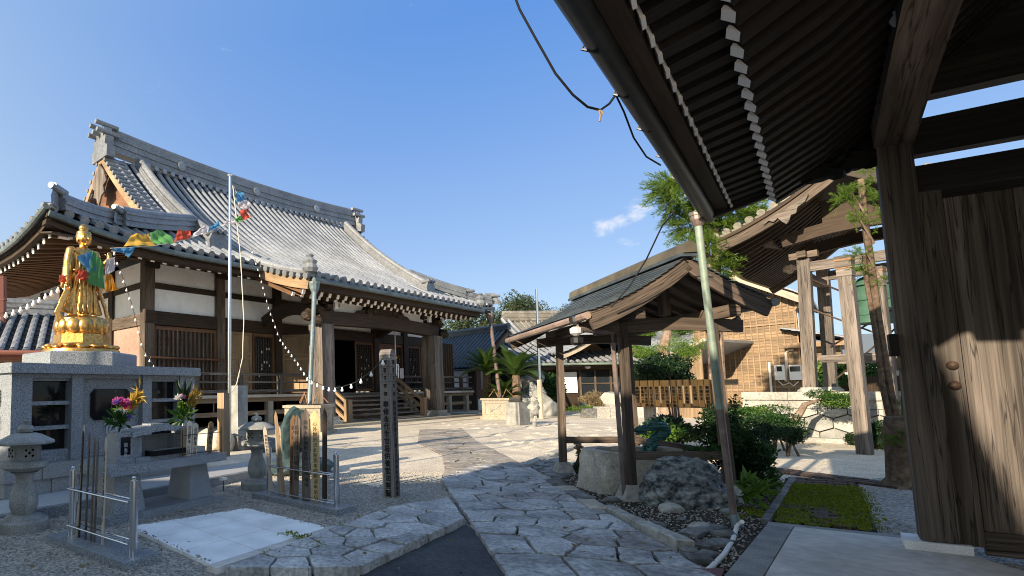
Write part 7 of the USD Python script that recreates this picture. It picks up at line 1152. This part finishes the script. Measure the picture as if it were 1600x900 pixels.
# ---------------------------------------------------------------- brick path with moss beside the gate
bp = thing('brick_path', None, None, kind='structure'); A0, A1, A2, A3 = [np.array(G(u, v)) for u, v in ((1210, 820), (1367, 833), (1337, 755), (1230, 748))]
MB().poly(WF, sg.Polygon([A0, A1, A2, A3]).buffer(.02), .010, -.002).build('bed', 'soil', bp); g_ = np.random.default_rng(31); nb = 30; mossy = MB()
for i in range(nb):
    t0, t1 = i / nb, (i + 1) / nb; off = .17 * (i % 2)
    for j in range(-1, 4):
        s0, s1 = (j + off * 2) / 3.4, (j + 1 + off * 2) / 3.4; s0, s1 = max(s0, 0), min(s1, 1)
        if s1 - s0 < .05: continue
        P = lambda s, t: (A0 * (1 - t) + A3 * t) * (1 - s) + (A1 * (1 - t) + A2 * t) * s
        e, d = .02, .06; q = [P(s0 + e, t0 + d / nb), P(s1 - e, t0 + d / nb), P(s1 - e, t1 - d / nb), P(s0 + e, t1 - d / nb)]; z = .028 + .014 * g_.random(); c = np.mean(q, 0); dens = meshkit.fbm(np.array([[c[0] * 1.6, c[1] * 1.6, 3.]]), 3, 8)[0]; mo = (t0 < .8) and dens + .25 * (1 - t0) > .50
        MB().poly(WF, q, z).build('brick', 'brick_moss' if mo and g_.random() < .6 else 'brick', bp)
        if mo:
            n = int(150 * (dens + .2)); xy = c + (g_.random((n, 2)) - .5) * [.28, .24]; leaves(mossy, np.c_[xy, np.full(n, z)], .022, .6, rng=g_, up=1.2)
mossy.build('moss', 'moss', bp, kind='stuff')
C0, C1 = np.array(G(1165, 733)), np.array(G(1425, 768)); d = unit(C1 - C0); nn = np.array([-d[1], d[0]]); L = np.linalg.norm(C1 - C0)
for i in range(int(L / .22)):
    for j in range(4):
        a = C0 + d * (i * .22 + .11 * (j % 2)) + nn * (j * .11); q = [a, a + d * .205, a + d * .205 + nn * .1, a + nn * .1]; MB().poly(WF, q, .024 + .012 * g_.random()).build('brick', 'brick', bp)
solo(MB().beam(np.array([*G(1196, 822), .03]), np.array([*G(1240, 752), .03]), .06, .07), 'path_edging', 'rock_dark', 'thin dark stone edging along the left side of the mossy brick path', 'kerb')

# ---------------------------------------------------------------- planting
def shrub(name, label, c, r, n, size, m, seed, stem=True, group=None, aspect=.5, cat='shrub', clumps=7, m2=None):
    g = np.random.default_rng(seed); t = thing(name, label, cat, (c[0], c[1], 0), group); r = np.array(r, float); c = np.array(c, float); mb, mb2 = MB(), MB()
    cs = blob_points(c, r * .72, clumps, g, .3)
    for k, q in enumerate(cs): leaves(mb if (m2 is None or k % 3) else mb2, blob_points(q, r * (.38 + .18 * g.random()), n // clumps, g, .45), size, aspect, rng=g)
    mb.build('foliage', m, t)
    if m2: mb2.build('foliage', m2, t)
    if stem:
        for k in range(5): q = cs[int(g.integers(len(cs)))]; MB().tube([(c[0] + .05 * g.normal(), c[1] + .05 * g.normal(), 0), (c + (q - c) * .4 - [0, 0, r[2] * .4]), q], [.022, .015, .006], 6).build('stem', 'bark', t)
    return t
def at(u, v, y): return Dp(u, v, y)
shrub('leafy_shrub', 'dense dark fine-leaved shrub between the boulder and the rain pipe', at(1146, 688, 7.2), (.34, .42, .56), 7000, .045, 'leaf_dark', 1, m2='leaf_mid', clumps=14)
shrub('leafy_shrub', 'bushy green shrub right of the rain pipe reaching toward the brick path', at(1176, 728, 7.0), (.24, .3, .34), 3800, .05, 'leaf_dark', 2, m2='leaf_mid', clumps=9); shrub('fern', 'bright ferny fronds in front of the pavilion rail, left of the rain pipe', at(1100, 705, 6.9), (.26, .2, .11), 1300, .06, 'leaf_mid', 3, aspect=.25, stem=False)
shrub('fern', 'broad bright leaves at the foot of the rain pipe', at(1172, 765, 6.3), (.16, .15, .10), 110, .16, 'leaf_bright', 4, aspect=.25, stem=False); shrub('camellia', 'camellia bush with glossy leaves below the hanging wooden tablets', at(1045, 668, 9.9), (.75, .4, .34), 3200, .075, 'leaf_dark', 5, m2='leaf_bright', clumps=9); shrub('camellia', 'dark glossy hedge bush rising above the hanging wooden tablets', at(1050, 578, 11.6), (.80, .5, .36), 5000, .075, 'leaf_dark', 6, clumps=10)
shrub('small_weed', 'little weed clump at the foot of the left pavilion post', at(905, 728, 9.0), (.16, .14, .10), 500, .04, 'leaf_mid', 7, stem=False); shrub('dry_weed', 'thin dry weed standing left of the stone basin', at(905, 700, 9.3), (.09, .1, .2), 160, .05, 'leaf_dry', 8, stem=True)
for k, (u, v, y, r, lb) in enumerate(((1010, 547, 15, (.5, .5, .30), 'bright cloud-pruned pine pad, leftmost of those above the tablet rack'), (1062, 515, 15.5, (.42, .5, .26), 'bright cloud-pruned pine pad at the top above the tablet rack'), (1075, 545, 14.6, (.62, .5, .34), 'widest bright cloud-pruned pine pad above the tablet rack'), (1010, 518, 15.3, (.26, .3, .2), 'small bright pine pad just right of the centre pavilion post'))):
    shrub('cloud_pruned_pine', lb, at(u, v, y), r, 2600, .07, 'leaf_bright', 20 + k, stem=False, aspect=.2)
solo(MB().tube([at(1042, 660, 15.), at(1040, 600, 15.), at(1036, 550, 15), at(1044, 515, 15.2)], [.2, .18, .16, .08], 10), 'pine_trunk', 'bark_pale', 'mossy pale pine trunk standing between the cloud-pruned pads', 'tree trunk')
shrub('clipped_hedge', 'low clipped azalea mound along the gravel left of the stone platform', at(1205, 668, 11.8), (.85, .5, .30), 7000, .045, 'leaf_dark', 30, m2='leaf_mid', clumps=12); shrub('clipped_hedge', 'sunlit clipped mound behind the low azalea, before the timber house', at(1190, 646, 13.2), (.9, .5, .20), 4200, .05, 'leaf_mid', 31, m2='leaf_bright', clumps=9); shrub('clipped_hedge', 'small azalea mound nearest the brick band, on a short trunk', at(1232, 678, 10.9), (.34, .3, .2), 2600, .045, 'leaf_dark', 32, clumps=6)
shrub('spreading_juniper', 'spreading green juniper lying over the top of the stone platform', at(1288, 624, 12.7), (.62, .5, .20), 5200, .055, 'leaf_mid', 33, m2='leaf_bright', aspect=.3, clumps=9, stem=False); solo(MB().tube([at(1240, 660, 12.8), at(1250, 645, 12.8), at(1258, 632, 12.8), at(1280, 625, 12.8)], [.08, .07, .06, .03], 8), 'bent_trunk', 'bark_pale', 'bent pale trunk of the juniper before the stone platform', 'tree trunk')
shrub('clipped_hedge', 'round dark bush between the capped pillar and the cedar trunk', at(1372, 678, 11.9), (.42, .4, .34), 4200, .05, 'leaf_dark', 34, clumps=8); shrub('low_bush', 'dark bush left of the capped pillar foot', at(1340, 690, 12.6), (.2, .3, .25), 1500, .05, 'leaf_dark', 35)
shrub('dry_bush', 'pinkish dry rounded bush on the low stone wall beyond the pavilion', at(928, 622, 27.), (.85, .6, .42), 2600, .09, 'leaf_dry', 36, aspect=.25, stem=False); shrub('grass_tuft', 'sunny grass tuft along the foot of the low stone wall', at(915, 640, 25.5), (.9, .3, .16), 700, .16, 'leaf_bright', 37, aspect=.08, stem=False)
lw = thing('low_stone_wall', 'low wall of pale cut stones beyond the left pavilion post', 'wall', (*Dp(945, 645, 24.5)[:2], 0)); f = Fr((*Dp(945, 650, 25.)[:2], 0), 100, 10)
for i in range(7): one(f, (-.9 + i * .55, -.1 - .03 * (i % 2), 0), (-.9 + (i + 1) * .55 - .02, .4, .42 + .08 * (i % 3)), 'wall_stone', 'limestone' if i % 3 else 'rock_dark', lw)
MB().tri(rock(Dp(965, 627, 26.), (.75, .5, .5), 77, .4, 3)).build('wall_stone', 'limestone', lw, smooth=30)
# sago palms
def sago(c, h, n, L, label, seed):
    g = np.random.default_rng(seed); t = thing('sago_palm', label, 'palm', (c[0], c[1], 0)); c = np.array([c[0], c[1], 0.]); MB().tube([c, c + [0, 0, h * .5], c + [.03, 0, h]], [.24, .22, .18], 10).build('trunk', 'bark', t)
    for k in range(n):
        a = k * 2.4 + g.normal() * .15; e = .35 + 1.1 * (k / n) ** .7; ln = L * (.75 + .35 * g.random()); d = np.array([math.cos(a), math.sin(a), 0]); s = np.linspace(0, 1, 9)[:, None]; ang = e - 1.1 * s * (1.3 - e * .5); P = c + [0, 0, h] + np.cumsum(np.vstack([[[0, 0, 0]], ln / 8 * (np.cos(ang[1:]) * d + np.sin(ang[1:]) * np.array([0, 0, 1.]))]), 0)
        mb = MB().tube(P, np.linspace(.018, .006, 9), 4); q = np.linspace(.12, 1, 34); Q = np.stack([np.interp(q, s[:, 0], P[:, i]) for i in range(3)], 1); sd = unit(np.cross(d, [0, 0, 1])); tn = np.gradient(P, axis=0); tq = np.stack([np.interp(q, s[:, 0], tn[:, i]) for i in range(3)], 1); tq /= np.linalg.norm(tq, axis=1, keepdims=True)
        for sx in (-1, 1):
            ll = (.20 * np.sin(np.clip(q * 3.0, .3, 2.9)) + .05)[:, None] * L; dirs = sx * sd * .85 + tq * .6 + np.array([0, 0, .28]); dirs /= np.linalg.norm(dirs, axis=1, keepdims=True); w = .022 * L; mb.add(np.stack([Q - tq * w, Q + tq * w, Q + dirs * ll], 1).reshape(-1, 3), np.arange(34 * 3).reshape(-1, 3))
        mb.build('frond', 'leaf_palm', t)
sago(Dp(762, 640, 27.3)[:2], 2.2, 24, 1.35, 'sago palm on the left, behind the planter by the annex window', 1); sago(Dp(808, 640, 26.6)[:2], 2.0, 28, 1.6, 'sago palm on the right with yellowish sunlit fronds, by the rockery', 2)
sago(Dp(786, 640, 26.6)[:2], .9, 22, 1.15, 'short dark sago palm between the two taller ones', 3)
rk = thing('rockery', 'pile of pale grey garden rocks beside the sago palms', 'rockery', (*Dp(832, 645, 27)[:2], 0))
for k, (u, v, y, r) in enumerate(((828, 640, 26.5, .5), (845, 630, 27., .6), (835, 612, 27.2, .55), (825, 598, 27.4, .45), (840, 590, 27.6, .35), (855, 640, 26.8, .5), (818, 630, 26.8, .45), (822, 650, 25.6, .4))): MB().tri(rock(Dp(u, v, y), (r, r * .7, r * 1.1), 500 + k, .5, 3)).build('rock', 'granite_old' if k % 2 else 'boulder', rk, smooth=30)
shrub('broad_leaf_shrub', 'dark green shrub behind the thin pole near the rockery', at(862, 605, 29.), (.8, .5, .85), 2000, .14, 'leaf_mid', 41)
so_ = thing('stone_figure', 'small weathered stone marker figure standing in the court by the thin pole', 'stone figure', (*Dp(834, 662, 21.)[:2], 0)); p = Dp(836, 668, 20.); p[2] = 0
for k, (dz, r, w) in enumerate(((.08, .10, .1), (.28, .07, .15), (.5, .16, .12), (.68, .22, .18), (.85, .16, .12), (.98, .12, .1))): MB().tri(rock(p + [.03 * math.sin(k * 2), 0, dz], (r, r * .7, w), 520 + k, .5, 2)).build('weathered_stone', 'limestone' if k % 2 else 'granite_old', so_)
one(Fr(p + [-.1, 1.2, 0], 60), (-.3, -.3, 0), (.3, .3, .85), 'stone_block', 'granite_old', so_)
tpole = thing('antenna_pole', 'thin metal pole on a wooden stump rising past the old house roofs', 'pole', (*Dp(846, 650, 25)[:2], 0)); p = Dp(846, 655, 25); p[2] = 0; MB().tube([p + [0, 0, 1.2], Dp(838, 452, 25.)], [.07, .045], 8).build('pole', 'steel', tpole); MB().tube([p, p + [0, 0, 1.75]], .11, 8).build('stump', 'wood_bleached', tpole)
for k, (u, v, y, m) in enumerate(((948, 640, 32., 'black_metal'), (930, 640, 32., 'pipe_green'), (895, 640, 32.2, 'bell_green'))):
    p = Dp(u - 18, v, y); p[2] = 0; t = thing('umbrella_stand' if k < 2 else 'bin', ('dark umbrella stand by the old house door', 'grey metal umbrella stand right of the dark one by the old house door', 'green bin at the old house corner')[k], 'stand' if k < 2 else 'bin', p); MB().lathe(p, [(.2, 0), (.22, .55), (.24, .56), (.2, .57)], 10).build('drum', m, t)
    if k < 2:
        for j in range(4): MB().tube([p + [.05 * j - .1, 0, .3], p + [.16 * j - .26, .02, .95]], .02, 5).build('umbrella', 'pipe_brown' if j % 2 else 'black_metal', t)
# hanging wooden tablets on a rail
e0, e1 = Dp(985, 597, 11.3), Dp(1120, 590, 10.0); tr_ = thing('tablet_rail', 'wooden rail on posts carrying rows of donor tablets behind the pavilion', 'rail', (e0[0], e0[1], 0)); az_r = math.degrees(math.atan2(*(e1 - e0)[:2])); RF = Fr((e0[0], e0[1], 0), az_r, az_r + 90); RL = np.linalg.norm((e1 - e0)[:2]); zt = 1.50
one(RF, (-.3, -.05, zt - .10), (RL + .3, .0, zt), 'top_rail', 'wood_tan', tr_); one(RF, (-.3, -.05, zt - .52), (RL + .3, -.0, zt - .44), 'lower_rail', 'wood_tan', tr_)
for x in (.28, RL - .1): one(RF, (x - .09, -.16, 0), (x + .09, -.05, zt - .05), 'rail_post', 'wood_bleached', tr_)
txts = ['奉納大般若経', '金壱封世話人', '寄進者一同', '奉納檀徒中', '家内安全祈願', '株式会社', '有限会社寄進', '先祖代々供養', '株式会社', '水子供養塔', '永代供養', '交通安全']; ordn = ['leftmost', 'second', 'third', 'fourth', 'fifth', 'sixth', 'seventh', 'eighth', 'ninth', 'tenth', 'eleventh', 'last']
for i in range(12):
    w = (.155, .135, .085, .085, .15, .085, .08, .085, .10, .085, .085, .10)[i]; x = (.02, .195, .35, .455, .565, .755, .86, .975, 1.10, 1.21, 1.31, 1.44)[i]; hgt = .5 + .02 * math.sin(i * 2.1)
    t = thing('donor_tablet', f'{ordn[i]} {"wide" if w > .12 else "narrow"} donor tablet from the left on the hanging rail behind the pavilion', 'tablet', RF(np.array([x, .02, zt]))); one(RF, (x, .003, zt - hgt), (x + w, .022, zt + .01), 'board', 'wood_tablet', t); g2 = RF.axes((1, 0, 0), (0, 0, 1), (0, 1, 0), (0, .0225, 0))
    for c in ((.25, .75) if w > .12 else (.5,)): write('brush_writing', txts[(i + int(c * 4)) % 12], .062, g2.axes((1, 0, 0), (0, 1, 0), (0, 0, 1), (x + w * c, zt - .10, 0)), t, bold=1)
# cedars
def sprays(mb, c, r, n, g, L=.16, droop=.15, k=13):
    for q in blob_points(c, r, n, g, .25):
        d = unit(q - np.asarray(c) + g.normal(size=3) * .12 + [0, 0, .05]); s = np.linspace(0, 1, k)[:, None]; ln = L * (1.2 + g.random()); P = q + d * ln * s + np.array([0, 0, -droop]) * ln * s ** 2; N = np.repeat(P, 4, 0); dirs = d + g.normal(size=(len(N), 3)) * .55; leaves(mb, N, L * .52, .10, rng=g, dirs=dirs, jitter=.1, up=.05)
    return mb
ct1 = thing('young_cedar', 'young cedar with two bare reddish trunks behind the gate eave end', 'tree', (*Dp(1110, 640, 15.)[:2], 0)); g_ = np.random.default_rng(51)
for a in ([(1128, 640), (1122, 520), (1120, 430), (1118, 370), (1112, 310)], [(1118, 640), (1112, 520), (1108, 440), (1103, 390), (1100, 330)]): MB().tube([Dp(u, v, 15.) for u, v in a], [.12, .11, .10, .09, .05], 8).build('trunk', 'bark_pale', ct1)
mb = MB()
for (u, v, r, n) in ((1070, 305, .52, 75), (1052, 290, .35, 40), (1090, 345, .5, 60), (1140, 330, .55, 75), (1165, 350, .4, 45), (1118, 300, .5, 60), (1110, 420, .25, 22), (1128, 415, .22, 18), (1100, 385, .3, 22)): sprays(mb, Dp(u, v, 15. + g_.normal() * .3), (r, r, r * .7), int(n * 1.9), g_, .24)
mb.build('sprays', 'leaf_cedar', ct1)
for k in range(9):
    z = 300 + 15 * k; a, b = Dp(1112, z + 30, 15.), Dp(1112 + (-1) ** k * (25 + 6 * (k % 4)), z + 12, 15. + .4 * math.sin(k)); MB().tube([a, (a + b) / 2 + [0, 0, .05], b], [.035, .025, .01], 5).build('branch', 'bark_pale', ct1)
ct2 = thing('stooled_cedar', 'stooled cedar with one thick base and three thin stems beside the gate post', 'tree', (*G(1420, 765), 0)); c0 = np.array([*G(1420, 762), 0.]); y0 = c0[1]
MB().tube([c0, c0 + [0, 0, .12], c0 + [-.01, 0, .45], c0 + [-.03, 0, .72], c0 + [-.06, 0, .95]], [.30, .21, .185, .18, .12], 12).build('trunk', 'bark', ct2, smooth=40)
for a in ([(1405, 690), (1388, 600), (1372, 500), (1362, 420), (1352, 350), (1345, 280)], [(1398, 690), (1380, 610), (1368, 520), (1354, 440), (1350, 400)], [(1415, 690), (1412, 600), (1402, 480), (1392, 380), (1385, 290)]): MB().tube([Dp(u, v, y0 + .1) for u, v in a], np.linspace(.05, .036, len(a)) * (1 if len(a) > 5 else .65), 8).build('stem', 'bark', ct2)
mb = MB(); g_ = np.random.default_rng(52)
for (u, v, r, n) in ((1328, 305, .11, 18), (1374, 305, .12, 22), (1336, 345, .07, 9), (1378, 340, .08, 10), (1342, 398, .06, 8), (1350, 425, .05, 6), (1382, 440, .04, 4), (1412, 636, .07, 8), (1392, 690, .08, 8), (1408, 684, .07, 8), (1312, 315, .06, 6), (1365, 275, .14, 16)): sprays(mb, Dp(u, v, y0 + .05 + g_.normal() * .1), (r, r, r * .8), int(n * 1.8), g_, .085, k=11)
mb.build('sprays', 'leaf_cedar', ct2)
for (u0, v0, u1, v1) in ((1362, 350, 1330, 300), (1365, 380, 1345, 345), (1372, 430, 1352, 390), (1390, 350, 1378, 310)): MB().tube([Dp(u0, v0, y0 + .1), Dp(u1, v1, y0)], [.02, .008], 5).build('branch', 'bark_pale', ct2)
# woods and roofs far behind
def far_tree(u, v, y, r, n, label, seed, m='leaf_far', nm='broadleaf_tree'):
    g = np.random.default_rng(seed); c = Dp(u, v, y); t = thing(nm, label, 'tree', (c[0], c[1], 0)); MB().tube([(c[0], c[1], 0), (c[0] + .2, c[1], c[2] * .6), c], [.35, .28, .1], 7).build('trunk', 'bark', t); mb = MB()
    for q in blob_points(c, np.array([r, r, r * .75]) * .75, 12, g, .25): leaves(mb, blob_points(q, (r * .42,) * 3, n // 12, g, .5), r * .085, .6, rng=g)
    mb.build('crown', m, t)
    for k in range(6): q = blob_points(c, (r * .6,) * 3, 1, g)[0]; MB().tube([(c[0] + .2, c[1], c[2] * .55), (c + q) / 2, q], [.15, .1, .03], 5).build('limb', 'bark', t)
for k, (u, v, y, r) in enumerate(((715, 520, 62, 2.6), (745, 505, 60, 2.8), (772, 515, 58, 2.4), (800, 492, 64, 3.0), (820, 480, 66, 2.4), (845, 492, 66, 2.2), (870, 496, 70, 2.2), (790, 510, 60, 2.2), (690, 530, 64, 2.0))): far_tree(u, v, y, r, 2600, ['sunlit tree far behind the right end of the hall roof, lowest of the row', 'yellow-green tree behind the annex roof ridge', 'tree just left of the tall old house ridge', 'dark tree behind the tall old house roof', 'highest dark tree left of the antenna pole', 'tree crown just right of the antenna pole', 'last tree to the right behind the tall old house ridge', 'low tree at the corner of the tall old house ridge', 'far tree glimpsed under the right hall eave'][k], 60 + k)
fe = thing('board_fence', 'dark vertical board fence behind the bell tower', 'fence', (*Dp(1340, 600, 21)[:2], 0)); a, b = Dp(1270, 600, 20.)[:2], Dp(1450, 600, 17.)[:2]; n = 46
for i in range(n): p = a + (b - a) * (i + .5) / n; f = Fr((*p, 0), math.degrees(math.atan2(*(b - a)))); one(f, (-.5 * np.linalg.norm(b - a) / n * .88, -.015, 0), (.5 * np.linalg.norm(b - a) / n * .88, .015, 1.62), 'fence_board', 'wood_dark', fe)
MB().beam(np.array([*a, 1.4]), np.array([*b, 1.4]), .05, .1).build('fence_rail', 'wood_dark', fe)
ff = Fr((*Dp(1290, 600, 48)[:2], 0), 120, 30); fh = thing('far_house', 'far grey roofed house glimpsed through the bell tower', 'house', ff.o); one(ff, (-3.5, 0, 0), (4, 6, 3.6), 'wall', 'plaster', fh); MB().hexa(ff(np.array([[-4, -.6, 3.5], [4.5, -.6, 3.5], [4.5, 3, 5.6], [-4, 3, 5.6], [-4, -.6, 3.65], [4.5, -.6, 3.65], [4.5, 3, 5.75], [-4, 3, 5.75]]))).build('roof', 'roof_far', fh); one(ff, (-2, -.03, 1.2), (0, 0, 2.4), 'window', 'glass_dark', fh)
ff = Fr((*Dp(1400, 600, 30)[:2], 0), 110, 20); fh = thing('far_house', 'pale low house with blue-grey eaves behind the board fence', 'house', ff.o); one(ff, (-3, 0, 0), (5, 5, 2.6), 'wall', 'plaster', fh); one(ff, (-3.5, -.8, 2.6), (5.5, 5, 2.85), 'roof_edge', 'roof_far', fh); one(ff, (-1.5, -.03, .8), (2, 0, 2.2), 'window', 'glass_dark', fh)
shrub('garden_tree', 'leafy garden bush between the bell tower posts before the fence', at(1305, 582, 19.), (.9, .6, .5), 2600, .12, 'leaf_mid', 91, m2='leaf_bright'); shrub('garden_tree', 'round garden bush behind the capped pillar above the fence', at(1365, 580, 22.), (.8, .6, .5), 1600, .12, 'leaf_mid', 92)

pebbles()
